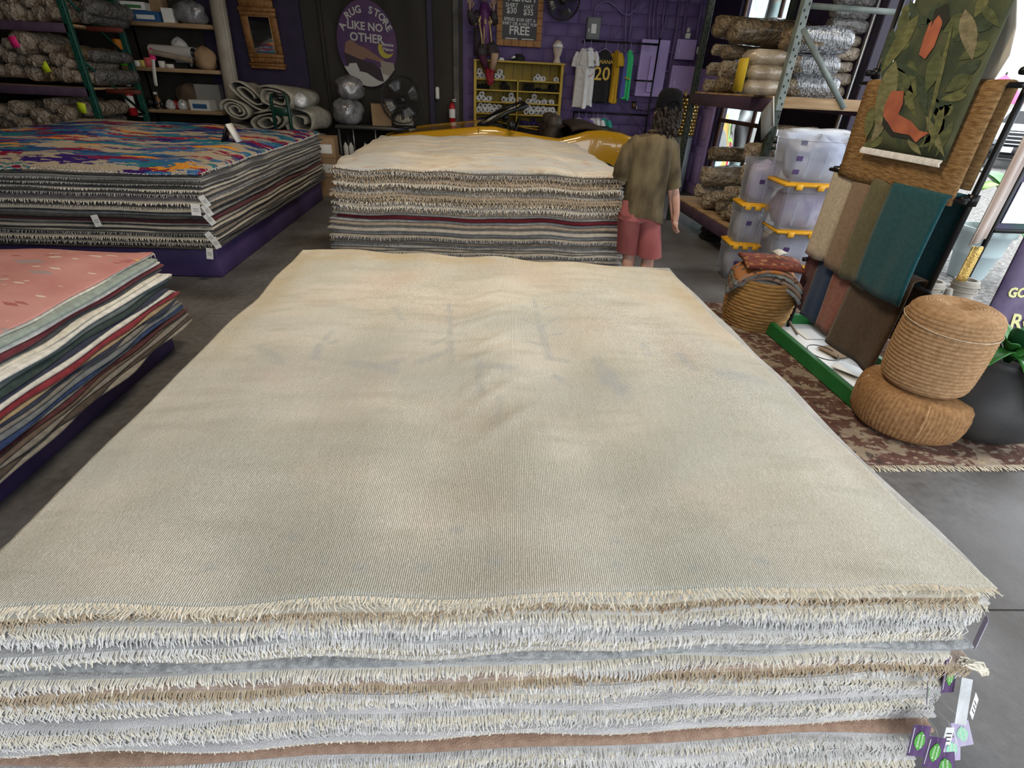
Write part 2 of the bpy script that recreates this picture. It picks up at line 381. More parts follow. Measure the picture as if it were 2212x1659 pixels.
        cc = np.clip(cc, min(a, b), max(a, b))
        ix = lambda q: np.interp(cc, c, q)
        p0 = np.stack([ix(ex), ix(ey), ix(l) * (1 - zt) + ix(h) * zt], -1)
        O = np.array([out[0], out[1], 0.0]); LA = np.array([lat[0], lat[1], 0.0])
        ln = length * r.uniform(0.55, 1.15, n)[:, None]; cl = (smooth_noise(r, n, 8) * 0.9 + r.normal(0, 0.35, n))[:, None] * curl
        dz = np.array([0, 0, -1.0])
        p1 = p0 + O * ln * 0.5 + LA * ln * cl * 0.35 + dz * ln * droop * 0.2
        p2 = p0 + O * ln * (r.uniform(0.45, 0.85, n) if droop < 0.9 else r.uniform(0.30, 0.55, n))[:, None] + LA * ln * cl + dz * ln * droop * r.uniform(0.6, 1.2, n)[:, None]
        hw = width / 2; up = np.array([0, 0, 1.0]) * 0.7 + O * 0.7
        V = np.stack([p0 - LA * hw, p0 + LA * hw, p0 + up * hw, p1 - LA * hw, p1 + LA * hw, p1 + up * hw, p2 - LA * hw * .7, p2 + LA * hw * .7, p2 + up * hw * .7], 1).reshape(-1, 3)
        F0 = np.array([(0, 2, 5, 3), (2, 1, 4, 5), (1, 0, 3, 4), (3, 5, 8, 6), (5, 4, 7, 8), (4, 3, 6, 7)])
        F = (F0[None] + (np.arange(n) * 9)[:, None, None]).reshape(-1, 4)
        me = bpy.data.meshes.new('fringe'); me.from_pydata(V.tolist(), [], F.tolist()); me.update()
        o = place('fringe', me, m, parent); o['kind'] = 'stuff'
        return o

# ---- the near stack: faded cream rug on top of ivory rugs with looped fringes
M_top = mat('rug_faded_cream', (0.66, 0.632, 0.555), 0.95, (0.76, 0.735, 0.665), 1.7, 0.0, spec=0.1, sheen=0.2, detail=9)
nt, b, N, L = nodes_of(M_top)
tc = N('ShaderNodeTexCoord'); at_ = N('ShaderNodeVertexColor'); at_.layer_name = 'print'
sp = N('ShaderNodeSeparateColor'); L(at_.outputs[0], sp.inputs[0])
src = b.inputs['Base Color'].links[0].from_socket
def blend(src, fac_sock, colr, amt, mask_scale, stretch=(1, 1, 1), lo=0.42, hi=0.62):
    mp = N('ShaderNodeMapping'); mp.inputs['Scale'].default_value = stretch; L(tc.outputs['Object'], mp.inputs[0])
    nz = N('ShaderNodeTexNoise'); nz.inputs['Scale'].default_value = mask_scale; nz.inputs['Detail'].default_value = 7; L(mp.outputs[0], nz.inputs['Vector'])
    mr = N('ShaderNodeMapRange'); mr.inputs['From Min'].default_value = lo; mr.inputs['From Max'].default_value = hi; mr.inputs['To Max'].default_value = amt
    L(nz.outputs[0], mr.inputs[0]); fs = mr.outputs[0]
    if fac_sock is not None:
        mm = N('ShaderNodeMath', operation='MULTIPLY'); L(fs, mm.inputs[0]); L(fac_sock, mm.inputs[1]); fs = mm.outputs[0]
    mx = N('ShaderNodeMixRGB'); L(fs, mx.inputs[0]); L(src, mx.inputs[1]); mx.inputs[2].default_value = (*colr, 1)
    return mx.outputs[0]
src = blend(src, None, (0.56, 0.575, 0.535), 0.9, 1.3, (1, 1.6, 1))
src = blend(src, None, (0.66, 0.545, 0.46), 0.55, 2.3, (1, 1.3, 1), 0.5, 0.68)
src = blend(src, None, (0.47, 0.46, 0.39), 0.65, 6.0, (0.6, 2.2, 1), 0.5, 0.75)
src = blend(src, sp.outputs[2], (0.485, 0.485, 0.425), 0.75, 2.6, (1, 1.5, 1), 0.25, 0.6)      # greyer field of the rug
src = blend(src, sp.outputs[0], (0.41, 0.445, 0.47), 0.7, 14, (1, 1, 1), 0.25, 0.55)      # faint blue sprigs of the woven design
src = blend(src, sp.outputs[1], (0.56, 0.45, 0.27), 0.6, 5, (1, 1, 1), 0.2, 0.6)          # browned outer border
mp2 = N('ShaderNodeMapping'); mp2.inputs['Rotation'].default_value = (0, 0, 0.06); L(tc.outputs['Object'], mp2.inputs[0])
wv = N('ShaderNodeTexWave', bands_direction='X'); wv.inputs['Scale'].default_value = 60; wv.inputs['Distortion'].default_value = 2.0; wv.inputs['Detail'].default_value = 2; wv.inputs['Detail Scale'].default_value = 3
L(mp2.outputs[0], wv.inputs['Vector'])
fn = N('ShaderNodeTexNoise'); fn.inputs['Scale'].default_value = 210; fn.inputs['Detail'].default_value = 2; L(tc.outputs['Object'], fn.inputs['Vector'])
ad = N('ShaderNodeMath', operation='ADD'); L(wv.outputs[1], ad.inputs[0])
sc2 = N('ShaderNodeMath', operation='MULTIPLY'); sc2.inputs[1].default_value = 1.2; L(fn.outputs[0], sc2.inputs[0]); L(sc2.outputs[0], ad.inputs[1])
bp = N('ShaderNodeBump'); bp.inputs['Strength'].default_value = 0.75; bp.inputs['Distance'].default_value = 0.004
L(ad.outputs[0], bp.inputs['Height']); L(bp.outputs[0], b.inputs['Normal'])
dk = N('ShaderNodeMapRange'); dk.inputs['From Min'].default_value = 0.2; dk.inputs['From Max'].default_value = 1.6; dk.inputs['To Min'].default_value = 0.56; dk.inputs['To Max'].default_value = 1.18
L(ad.outputs[0], dk.inputs[0])
mxm = N('ShaderNodeMixRGB', blend_type='MULTIPLY'); mxm.inputs[0].default_value = 1; L(src, mxm.inputs[1]); L(dk.outputs[0], mxm.inputs[2]); L(mxm.outputs[0], b.inputs['Base Color'])

S1 = Stack((-1.17, 1.27, 0.78, 3.33), 0.10, 40, 26, 11, 0.015)
plat = MB().box((0.05, 2.06, 0.05), (2.25, 2.45, 0.10), 0.01)
M_plat = mat('purple_platform_paint', (0.050, 0.032, 0.115), 0.55, (0.075, 0.05, 0.15), 3)
tag(obj('platform', plat, M_plat), 'low purple platform under the near cream stack', 'platform')
NR1 = 29; ts = np.random.default_rng(3).uniform(0.7, 1.3, NR1); ts[7] = 1.35; ts[20] = 1.2; ts *= 0.600 / ts.sum()
ivory = [rugmat('ivory%d' % i, c, c2, 9) for i, (c, c2) in enumerate([((0.43, 0.41, 0.375), (0.53, 0.51, 0.475)), ((0.36, 0.355, 0.345), (0.50, 0.495, 0.485)),
         ((0.40, 0.36, 0.29), (0.53, 0.49, 0.41)), ((0.45, 0.435, 0.435), (0.57, 0.55, 0.55))])]
m_terra = rugmat('terracotta', (0.30, 0.19, 0.135), (0.40, 0.27, 0.195), 40)
m_slate = rugmat('slate', (0.22, 0.23, 0.235), (0.42, 0.425, 0.42), 60)
m_rust = rugmat('rosebeige', (0.40, 0.30, 0.24), (0.53, 0.43, 0.36), 30)
r1 = np.random.default_rng(5)
G1 = 'rugs in the near cream stack'
for i in range(NR1):
    k = NR1 - 1 - i + 1           # place from the top once the faded rug lies on it
    f_ = i / (NR1 - 1.0)
    spread = (1 - f_)
    if i == 7: m, nm, fr = m_terra, 'brown flat-edged rug', None
    elif i == 20: m, nm, fr = m_slate, 'slate grey edged rug', None
    elif i == 17: m, nm, fr = m_rust, 'rose beige rug with curly fringe', M_fringe_tan
    elif i == 27: m, nm, fr = ivory[2], 'tan shaggy-fringed rug', M_fringe_tan
    elif i == 28: m, nm, fr = ivory[1], 'grey-green smooth-edged rug', None
    else:
        m = ivory[int(r1.integers(0, 4))]; nm = ['ivory rug with looped white fringe', 'cream rug with short knotted fringe'][i % 2]
        fr = [M_fringe, M_fringe_cream, M_fringe, M_fringe_pale, M_fringe, M_fringe_cream, M_fringe_pale][i % 7]
    o = S1.rug('stacked_rug', '%s, %s from the top of the near stack' % (nm, ORD[k]), ts[i], m,
               dx0=-0.10 * spread + r1.uniform(-.02, .02), dx1=0.03 + r1.uniform(-.03, .03) + (0.06 if i in (16, 17) else 0) - 0.05 * spread,
               dy0=-0.145 * spread + r1.uniform(-.01, .01), dy1=r1.uniform(-.03, .03), group=G1, wob=0.012)
    if fr is not None:
        S1.fringe(o, 'front', fr, 0.0046, 0.010 if i in (8, 9, 21) else r1.uniform(0.022, 0.034), 0.0040, droop=r1.uniform(0.75, 1.25), curl=r1.uniform(0.15, 0.5), zt=r1.uniform(0.5, 0.9))
        if i in (27, 17, 12): S1.fringe(o, 'front', fr, 0.0058, 0.028, 0.0034, droop=0.7, curl=0.8, zt=0.3)
    else:
        S1.fringe(o, 'front', ivory[0], 0.012, 0.006, 0.004, droop=0.4, curl=0.3, zt=0.2)
# the faded rug on top, with its sprigs
def wp(px, py): return P(px, py, z=0.735)[:2]
STROKES = []
def stroke(a, b_, w_): STROKES.append((wp(*a), wp(*b_), w_))
for a, b_, w_ in [((1155, 640), (1165, 700), .010), ((1165, 700), (1190, 772), .014), ((1165, 700), (1130, 690), .008), ((1168, 705), (1205, 680), .008), ((1160, 670), (1130, 660), .007),
                  ((1160, 668), (1190, 655), .007), ((1180, 745), (1140, 735), .009), ((1185, 770), (1225, 775), .016), ((1172, 722), (1215, 715), .008), ((970, 650), (975, 780), .010), ((975, 720), (930, 740), .009),
                  ((975, 750), (905, 780), .016), ((975, 700), (1010, 690), .008), ((972, 670), (945, 660), .008), ((690, 740), (680, 770), .016), ((690, 745), (725, 730), .010), ((760, 780), (850, 800), .022), ((830, 790), (870, 775), .018),
                  ((700, 730), (715, 710), .010), ((1040, 790), (1100, 800), .02), ((1030, 770), (1040, 850), .012), ((1290, 770), (1310, 830), .02), ((1310, 800), (1350, 850), .03), ((1390, 740), (1400, 760), .015), ((1560, 800), (1640, 810), .03),
                  ((1080, 860), (1075, 900), .010), ((1240, 830), (1200, 810), .012), ((560, 745), (600, 780), .02), ((1470, 760), (1500, 790), .02), ((870, 690), (850, 660), .010)]: stroke(a, b_, w_)
for px, py in ((440, 1212), (575, 1218), (690, 1206), (770, 1220), (905, 1215), (1060, 1208), (1210, 1217), (1330, 1210), (1490, 1219), (1640, 1208), (620, 1150), (980, 1135), (1330, 1160)): stroke((px, py), (px + 14, py + 3), .008)
def print_top(V):
    A = np.zeros((len(V), 3)); p = V[:, :2]
    for a, b_, w_ in STROKES:
        d = b_ - a; t = np.clip(((p - a) @ d) / (d @ d + 1e-9), 0, 1); q = np.linalg.norm(p - (a + t[:, None] * d), axis=1)
        A[:, 0] = np.maximum(A[:, 0], 0.8 * (1 - sm(w_ * 0.6, w_ * 1.9, q)))
    e = np.minimum(np.minimum(p[:, 0] + 1.15, 1.25 - p[:, 0]) , (3.33 - p[:, 1]))
    A[:, 1] = (1 - sm(0.02, 0.22, e)) * sm(1.6, 2.6, p[:, 1]) + 0.25 * sm(2.3, 3.2, p[:, 1])
    A[:, 2] = (1 - sm(1.5, 2.6, p[:, 1])) * (1 - 0.55 * sm(0.55, 1.15, np.abs(p[:, 0] - 0.05)))
    return A
def wrinkle(X, Y):
    z = np.zeros_like(X)
    for cx, cy, ang, ln, h, ww in [(0.02, 2.62, -0.5, .16, .013, .030), (0.10, 2.45, -0.6, .16, .012, .028), (0.0, 2.28, -0.6, .16, .013, .03), (0.07, 2.08, -0.7, .16, .013, .03), (0.02, 1.92, -0.6, .15, .012, .03), (0.06, 1.62, -0.8, .15, .012, .03), (0.12, 1.45, -0.8, .16, .014, .035), (0.02, 1.72, -0.9, .14, .010, .03), (0.09, 2.9, -0.3, .2, .012, .035)]:
        dx, dy = X - cx, Y - cy; a = dx * math.cos(ang) - dy * math.sin(ang); c = dx * math.sin(ang) + dy * math.cos(ang)
        z += 0.55 * h * np.exp(-(a / ln) ** 2 - (c / ww) ** 2)
    z += 0.012 * np.exp(-((X - 0.05) / 0.5) ** 2) - 0.012 * sm(1.12, 1.30, X) - 0.012 * sm(-1.04, -1.19, X)
    return z
S1t = Stack(S1.box, 0, 200, 230, 12, 0.0)
uu = np.linspace(0, 1, 201); vv = np.linspace(0, 1, 231)
ui = uu * 40; vi = vv * 26
def bil(Z, ny, nx):
    A = np.stack([np.interp(np.linspace(0, 1, nx), np.linspace(0, 1, Z.shape[1]), row) for row in Z])
    return np.stack([np.interp(np.linspace(0, 1, ny), np.linspace(0, 1, Z.shape[0]), c) for c in A.T]).T
S1t.Z = bil(S1.Z, 231, 201) + 0.004
o = S1t.rug('stacked_rug', 'faded cream ribbed rug with faint blue sprigs lying topmost on the near stack', 0.016, M_top, group=G1, wob=0.012,
            zextra=lambda X, Y: wrinkle(X, Y) + 0.012 * sm(2.6, 3.2, Y), attr=print_top, dy0=-0.012, dx1=0.015, skew=(0.17, -0.12), flare=0.03)
S1t.fringe(o, 'front', M_fringe_cream, 0.0045, 0.036, 0.0036, droop=0.35, curl=0.8)
S1t.fringe(o, 'front', M_fringe_cream, 0.0060, 0.026, 0.0036, droop=0.0, curl=0.9, zt=0.9)
S1t.fringe(o, 'back', M_fringe_cream, 0.05, 0.02, 0.004, droop=0.3)

# ---- the left stack: multicolour shag rug on top
S2B = (-5.75, -2.40, 4.83, 8.62)
tag(obj('platform', MB().box(((S2B[0] + S2B[1]) / 2 - 0.03, (S2B[2] + S2B[3]) / 2 + 0.03, 0.15), (S2B[1] - S2B[0] - 0.04, S2B[3] - S2B[2] - 0.06, 0.30), 0.012), M_plat), 'purple box platform under the stack with the multicolour rug', 'platform')
S2 = Stack(S2B, 0.30, 34, 22, 21, 0.085)
dark = [rugmat(n_, c, c2, 20) for n_, c, c2 in [('char', (0.035, 0.034, 0.034), (0.07, 0.065, 0.06)), ('taupe', (0.16, 0.135, 0.11), (0.24, 0.205, 0.17)), ('stone', (0.28, 0.255, 0.22), (0.38, 0.35, 0.31)), ('linen', (0.44, 0.40, 0.33), (0.53, 0.49, 0.42)),
        ('mauve', (0.20, 0.165, 0.165), (0.29, 0.245, 0.24)), ('oxblood', (0.075, 0.012, 0.016), (0.12, 0.02, 0.026)), ('greyb', (0.20, 0.20, 0.20), (0.30, 0.30, 0.295)), ('brown', (0.10, 0.075, 0.05), (0.16, 0.125, 0.09))]]
dn = ['charcoal', 'taupe', 'stone grey', 'linen white', 'mauve grey', 'oxblood red', 'mid grey', 'dark brown']
seq = [7, 0, 2, 0, 3, 0, 1, 3, 0, 3, 0, 2, 5, 5, 0, 6, 0, 3, 1, 0, 3, 4, 4, 0, 2, 0, 3, 0, 3, 0, 2, 3, 0]  # charcoal layers: dark rugs, and shade of the gaps between rugs as colour
ts = np.random.default_rng(8).uniform(0.75, 1.25, len(seq)); ts *= 0.68 / ts.sum()
r2 = np.random.default_rng(9)
for i, c in enumerate(seq):
    k = len(seq) - i
    o = S2.rug('stacked_rug', '%s rug, %s from the top of the stack under the multicolour shag' % (dn[c], ORD[k]), ts[i], dark[c], group='rugs in the multicolour-topped stack',
               dx0=r2.uniform(-.03, .03), dx1=r2.uniform(-.03, .03), dy0=r2.uniform(-.03, .03) - 0.03 * (1 - i / 33.), dy1=r2.uniform(-.05, .05), wob=0.02, rim=0.7)
    if c in (2, 3, 6, 1) and i % 2 == 0: S2.fringe(o, 'front', [M_fringe_grey, M_fringe_cream][c == 3], 0.016, 0.03, 0.008, droop=0.8, curl=0.4)
    if c in (4, 3) and i > 15: S2.fringe(o, 'right', M_fringe_grey, 0.02, 0.012, 0.009, droop=0.6, curl=0.3)
M_shag = mat('rug_multicolour_shag', (0.5, 0.45, 0.4), 0.95, spec=0.1)
nt, b, N, L = nodes_of(M_shag)
tc = N('ShaderNodeTexCoord'); mp = N('ShaderNodeMapping'); mp.inputs['Scale'].default_value = (1.0, 2.5, 1); L(tc.outputs['Object'], mp.inputs[0])
nz = N('ShaderNodeTexNoise'); nz.inputs['Scale'].default_value = 7; nz.inputs['Detail'].default_value = 6; L(mp.outputs[0], nz.inputs['Vector'])
vm = N('ShaderNodeVectorMath', operation='SCALE'); vm.inputs['Scale'].default_value = 0.75; L(nz.outputs['Color'], vm.inputs[0])
va = N('ShaderNodeVectorMath', operation='ADD'); L(mp.outputs[0], va.inputs[0]); L(vm.outputs[0], va.inputs[1])
vo = N('ShaderNodeTexVoronoi'); vo.inputs['Scale'].default_value = 3.0; L(va.outputs[0], vo.inputs['Vector'])
sp = N('ShaderNodeSeparateColor'); L(vo.outputs['Color'], sp.inputs[0])
cr = N('ShaderNodeValToRGB'); cr.color_ramp.interpolation = 'CONSTANT'; el = cr.color_ramp.elements
stops = [(0.0, (0.03, 0.09, 0.26)), (0.16, (0.50, 0.42, 0.32)), (0.36, (0.03, 0.21, 0.28)), (0.50, (0.045, 0.02, 0.17)), (0.58, (0.27, 0.014, 0.055)), (0.68, (0.50, 0.43, 0.34)), (0.78, (0.05, 0.17, 0.40)), (0.88, (0.85, 0.36, 0.05)), (0.94, (0.40, 0.03, 0.05))]
el[0].position = 0; el[0].color = (*stops[0][1], 1); el[1].position = stops[1][0]; el[1].color = (*stops[1][1], 1)
for p_, c in stops[2:]: e = el.new(p_); e.color = (*c, 1)
L(sp.outputs[0], cr.inputs[0]); L(cr.outputs[0], b.inputs['Base Color'])
n2 = N('ShaderNodeTexNoise'); n2.inputs['Scale'].default_value = 60; L(mp.outputs[0], n2.inputs['Vector'])
bp = N('ShaderNodeBump'); bp.inputs['Strength'].default_value = 1; bp.inputs['Distance'].default_value = 0.03; L(n2.outputs[0], bp.inputs['Height']); L(bp.outputs[0], b.inputs['Normal'])
o = S2.rug('stacked_rug', 'multicolour blue, crimson and orange shag rug topmost on the left stack', 0.03, M_shag, group='rugs in the multicolour-topped stack', dx1=0.01, dy0=-0.02,
           zextra=lambda X, Y: 0.035 * np.exp(-((X + 4.6) / 1.1) ** 2) * sm(5.5, 8.0, Y) + 0.014 + 0.012 * np.sin(X * 4 + Y * 2))
S2.fringe(o, 'front', M_fringe_grey, 0.012, 0.045, 0.008, droop=0.1, curl=0.8)
S2.fringe(o, 'right', M_fringe_grey, 0.014, 0.03, 0.008, droop=0.5, curl=0.6)

# ---- the pink kilim stack at the left edge
S3B = (-4.6, -2.12, 0.95, 3.40)
tag(obj('platform', MB().box(((S3B[0] + S3B[1]) / 2 - 0.02, (S3B[2] + S3B[3]) / 2, 0.09), (S3B[1] - S3B[0] - 0.02, S3B[3] - S3B[2] - 0.02, 0.18), 0.012), M_plat), 'purple box platform under the pink kilim stack', 'platform')
S3 = Stack(S3B, 0.18, 26, 34, 31, 0.09)
kc = [('stone2', (0.26, 0.245, 0.215), 'stone grey'), ('coffee', (0.07, 0.055, 0.045), 'coffee brown'), ('ash', (0.20, 0.19, 0.175), 'ash grey'), ('umber', (0.12, 0.09, 0.07), 'umber'), ('wine', (0.09, 0.025, 0.03), 'wine'), ('pewter', (0.22, 0.23, 0.23), 'pewter'),
      ('royal', (0.02, 0.045, 0.14), 'royal blue'), ('bluegrey', (0.15, 0.17, 0.19), 'blue-grey'), ('ash', None, 'ash grey'), ('navyk', (0.025, 0.03, 0.06), 'navy'), ('camel', (0.32, 0.25, 0.15), 'camel'), ('crimson', (0.20, 0.02, 0.03), 'crimson'),
      ('whitek', (0.62, 0.61, 0.57), 'off-white'), ('navyk', None, 'navy'), ('bottle', (0.025, 0.045, 0.042), 'bottle green'), ('slatek', (0.11, 0.14, 0.145), 'slate'), ('whitek', None, 'off-white'), ('creamk', (0.58, 0.55, 0.47), 'cream'),
      ('charck', (0.045, 0.047, 0.052), 'charcoal'), ('maroonk', (0.10, 0.012, 0.02), 'maroon'), ('whitek', None, 'off-white'), ('sage', (0.24, 0.29, 0.265), 'sage green'), ('creamk', None, 'cream')]
tk = dict(crimson=1.5, slatek=1.5, bottle=1.5, whitek=1.3, sage=1.5, maroonk=1.4, royal=0.7, camel=0.6, navyk=0.7)
ts = np.array([tk.get(c[0], 1.0) for c in kc]); ts *= 0.555 / ts.sum()
r3 = np.random.default_rng(14)
for i, (nm, c, word) in enumerate(kc):
    m = MATS['rug_' + nm] if c is None else rugmat(nm, c, None, 25)
    o = S3.rug('stacked_rug', '%s flat-woven rug, %s from the top of the pink kilim stack' % (word, ORD[len(kc) - i]), ts[i], m, group='rugs in the pink kilim stack',
               dx1=0.08 * (1 - i / 23.) + r3.uniform(-.025, .015), dy1=r3.uniform(-.03, .03) + 0.06 * (1 - i / 23.), dy0=r3.uniform(-.03, .03), wob=0.02, rim=0.5)
    if nm in ('whitek', 'creamk', 'pewter'): S3.fringe(o, 'back', M_fringe, 0.02, 0.05, 0.006, droop=0.9)
M_kil = mat('rug_pink_kilim', (0.45, 0.20, 0.19), 0.95, (0.52, 0.27, 0.25), 3, spec=0.1)
nt, b, N, L = nodes_of(M_kil); src = b.inputs['Base Color'].links[0].from_socket
tc = N('ShaderNodeTexCoord'); mp = N('ShaderNodeMapping'); mp.inputs['Scale'].default_value = (1.0, 2.6, 1); mp.inputs['Rotation'].default_value = (0, 0, 0.25); L(tc.outputs['Object'], mp.inputs[0])
for scl, stops in [(4.2, [(0, None), (0.36, (0.34, 0.27, 0.27)), (0.60, None), (0.66, (0.52, 0.34, 0.13)), (0.80, None)]), (8.5, [(0, None), (0.50, (0.62, 0.52, 0.44)), (0.75, None), (0.86, (0.36, 0.13, 0.13))])]:
    vo = N('ShaderNodeTexVoronoi'); vo.distance = 'MANHATTAN'; vo.inputs['Scale'].default_value = scl; L(mp.outputs[0], vo.inputs['Vector'])
    sp = N('ShaderNodeSeparateColor'); L(vo.outputs['Color'], sp.inputs[0])
    cr = N('ShaderNodeValToRGB'); cr.color_ramp.interpolation = 'CONSTANT'; el = cr.color_ramp.elements
    while len(el) < len(stops): el.new(0.5)
    for e, (p_, c) in zip(el, stops): e.position = p_; e.color = (*(c or (0, 0, 0)), 1 if c else 0)
    L(sp.outputs[0], cr.inputs[0])
    dm = N('ShaderNodeMath', operation='LESS_THAN'); dm.inputs[1].default_value = 0.42; L(vo.outputs['Distance'], dm.inputs[0])
    mu = N('ShaderNodeMath', operation='MULTIPLY'); L(dm.outputs[0], mu.inputs[0]); L(cr.outputs['Alpha'], mu.inputs[1])
    mx = N('ShaderNodeMixRGB'); L(mu.outputs[0], mx.inputs[0]); L(src, mx.inputs[1]); L(cr.outputs['Color'], mx.inputs[2]); src = mx.outputs[0]
L(src, b.inputs['Base Color'])
o = S3.rug('stacked_rug', 'pink kilim rug with small grey and ochre motifs, topmost at the left edge', 0.012, M_kil, group='rugs in the pink kilim stack', wob=0.02)
S3.fringe(o, 'back', M_fringe_cream, 0.014, 0.02, 0.005, droop=0.2)

# ---- the far stack in front of the yellow car
S4B = (-1.27, 1.38, 5.02, 7.75)
tag(obj('platform', MB().box((0.05, 6.4, 0.05), (2.6, 2.6, 0.10), 0.01), M_plat), 'low purple platform under the far beige stack', 'platform')
S4 = Stack(S4B, 0.10, 34, 20, 41, 0.06)
bei = [rugmat(n_, c, c2, 22) for n_, c, c2 in [('oat', (0.30, 0.265, 0.22), (0.42, 0.385, 0.33)), ('wool', (0.36, 0.335, 0.295), (0.47, 0.445, 0.40)), ('umb', (0.17, 0.135, 0.10), (0.28, 0.235, 0.18)), ('silver', (0.29, 0.285, 0.285), (0.40, 0.395, 0.39)), ('fawn', (0.25, 0.205, 0.16), (0.36, 0.31, 0.25))]]
bn = ['oatmeal', 'wool white', 'umber brown', 'silver grey', 'fawn']
seq = [4, 0, 1, 3, 0, 3, 1, 0, 3, 3, 4, 3, 0, 3, 1, 3, 4, 3, 'R', 1, 0, 3, 1, 0, 2, 0, 4, 1, 2, 0, 1, 4, 2, 0, 2]
ts = np.random.default_rng(18).uniform(0.7, 1.3, len(seq)); ts *= 0.965 / ts.sum()
m_red = rugmat('cherry', (0.11, 0.010, 0.018), (0.15, 0.015, 0.025), 20)
r4 = np.random.default_rng(19)
for i, c in enumerate(seq):
    wordc = 'cherry red' if c == 'R' else bn[c]
    o = S4.rug('stacked_rug', '%s rug, %s from the top of the far stack by the car' % (wordc, ORD[len(seq) - i]), ts[i] * (1.3 if c == 'R' else 1), m_red if c == 'R' else bei[c], group='rugs in the far stack',
               dx0=-0.12 * (1 - i / 35.) + r4.uniform(-.04, .03), dx1=0.09 * (1 - i / 35.) + r4.uniform(-.04, .03), dy0=r4.uniform(-.03, .03) - 0.03 * (1 - i / 35.), dy1=r4.uniform(-.05, .05), wob=0.02, rim=0.7)
    if c != 'R' and (i > 20 or i % 3 == 0):
        S4.fringe(o, 'front', [M_fringe_grey, M_fringe_tan, M_fringe_cream][int(r4.integers(0, 3)) if i > 20 else 0], 0.016, 0.032, 0.009, droop=0.8, curl=0.7)
M_far = mat('rug_cream_floral', (0.56, 0.52, 0.45), 0.95, (0.42, 0.365, 0.29), 4.5, 0.3, 120, spec=0.1, stretch=(0.7, 1.8, 1), lo=0.42, hi=0.72, detail=8)
nt, b, N, L = nodes_of(M_far); src = b.inputs['Base Color'].links[0].from_socket; tc = N('ShaderNodeTexCoord')
src = blend(src, None, (0.38, 0.40, 0.42), 0.75, 2.6, (0.5, 2.2, 1), 0.42, 0.60)
src = blend(src, None, (0.40, 0.29, 0.21), 0.6, 9, (1, 2, 1), 0.54, 0.66)
L(src, b.inputs['Base Color'])
o = S4.rug('stacked_rug', 'cream rug with faded floral border topmost on the far stack', 0.014, M_far, group='rugs in the far stack', dx0=-0.02, dy0=-0.03, wob=0.03,
           zextra=lambda X, Y: 0.022 + 0.018 * np.sin(X * 3.0 + 0.5) - 0.015 * sm(-1.1, -1.3, X) + 0.0 * Y)
S4.fringe(o, 'front', M_fringe_cream, 0.02, 0.02, 0.008, droop=0.5, curl=0.6)
# ------------------------------------------------------------------ generic makers
def scale_at(px, py, **k):
    """metres per photo pixel across the line of sight at that point"""
    a = P(px, py, **k); d = a - np.array([0, 0, CAM_H]); c = RW.T @ d
    return c[2] / FPX
M_wrap = mat('plastic_wrapped_beige', (0.19, 0.145, 0.105), 0.28, (0.40, 0.335, 0.265), 1.3, 0.8, 2.6, spec=0.6, var=0.22, coat=0.25, bdist=0.12)
M_wrap_b = mat('plastic_wrapped_brown', (0.10, 0.070, 0.040), 0.30, (0.24, 0.175, 0.10), 1.2, 0.8, 2.4, spec=0.6, var=0.2, coat=0.3, bdist=0.12)
M_wrap_l = mat('plastic_wrapped_tan', (0.26, 0.20, 0.13), 0.30, (0.46, 0.385, 0.29), 1.2, 0.9, 2.6, spec=0.6, var=0.16, coat=0.3, bdist=0.12)
M_wrap_s = mat('silver_plastic_wrap', (0.30, 0.31, 0.33), 0.16, (0.55, 0.58, 0.62), 1.5, 1.0, 3.2, metal=0.45, spec=0.8, coat=0.5, bdist=0.2, stretch=(2.2, 1, 1))
M_wrap_gr = mat('grey_wrapped_roll', (0.09, 0.085, 0.08), 0.25, (0.20, 0.195, 0.19), 1.2, 0.9, 2.6, spec=0.7, coat=0.4, bdist=0.12)
M_wrap_g = mat('grey_plastic_wrap', (0.10, 0.10, 0.105), 0.22, (0.22, 0.22, 0.235), 8, 1.0, 18, spec=0.8, coat=0.5)
def roll_mesh(seed, L_=1.0, n=16, end='pucker', k=9):
    """a wrapped rug roll of radius 1 along +x from x=0 (its end) to x=L_: wobbling skin, gathered end"""
    r = np.random.default_rng(seed); th = np.arange(n) / n * 2 * math.pi; mb = MB()
    ph = r.uniform(0, 6.28, 4); fl = r.uniform(0.78, 0.98)
    rows = []
    prof = [(-0.10, 0.12), (-0.16, 0.35), (-0.12, 0.62), (0.0, 0.86), (0.16, 0.98)] + [(0.16 + (L_ - 0.16) * q, 1.0) for q in np.linspace(0.12, 0.9, k)] + [(L_ - 0.02, 0.9), (L_, 0.55), (L_, 0.1)]
    for i, (x, q) in enumerate(prof):
        w = 1 + 0.045 * np.sin(3 * th + ph[0] + x * 1.3) + 0.035 * np.sin(5 * th + ph[1] - x) + 0.03 * np.sin(2 * th + ph[2] + 2 * x)
        if i < 4: w = w * (1 + 0.10 * np.sin(7 * th + ph[3]))
        rr = q * w
        rows.append(np.stack([np.full(n, x) + (0.06 * np.sin(4 * th + ph[3]) if i < 5 else 0), rr * np.cos(th), rr * fl * np.sin(th) - (1 - fl) * 0.5], -1))
    mb.grid(np.array(rows), closed_u=True); K = len(prof)
    mb.F.append(tuple(range(n))[::-1]); mb.M.append(0); mb.F.append(tuple((K - 1) * n + j for j in range(n))); mb.M.append(0)
    return mb
ROLLS = {}
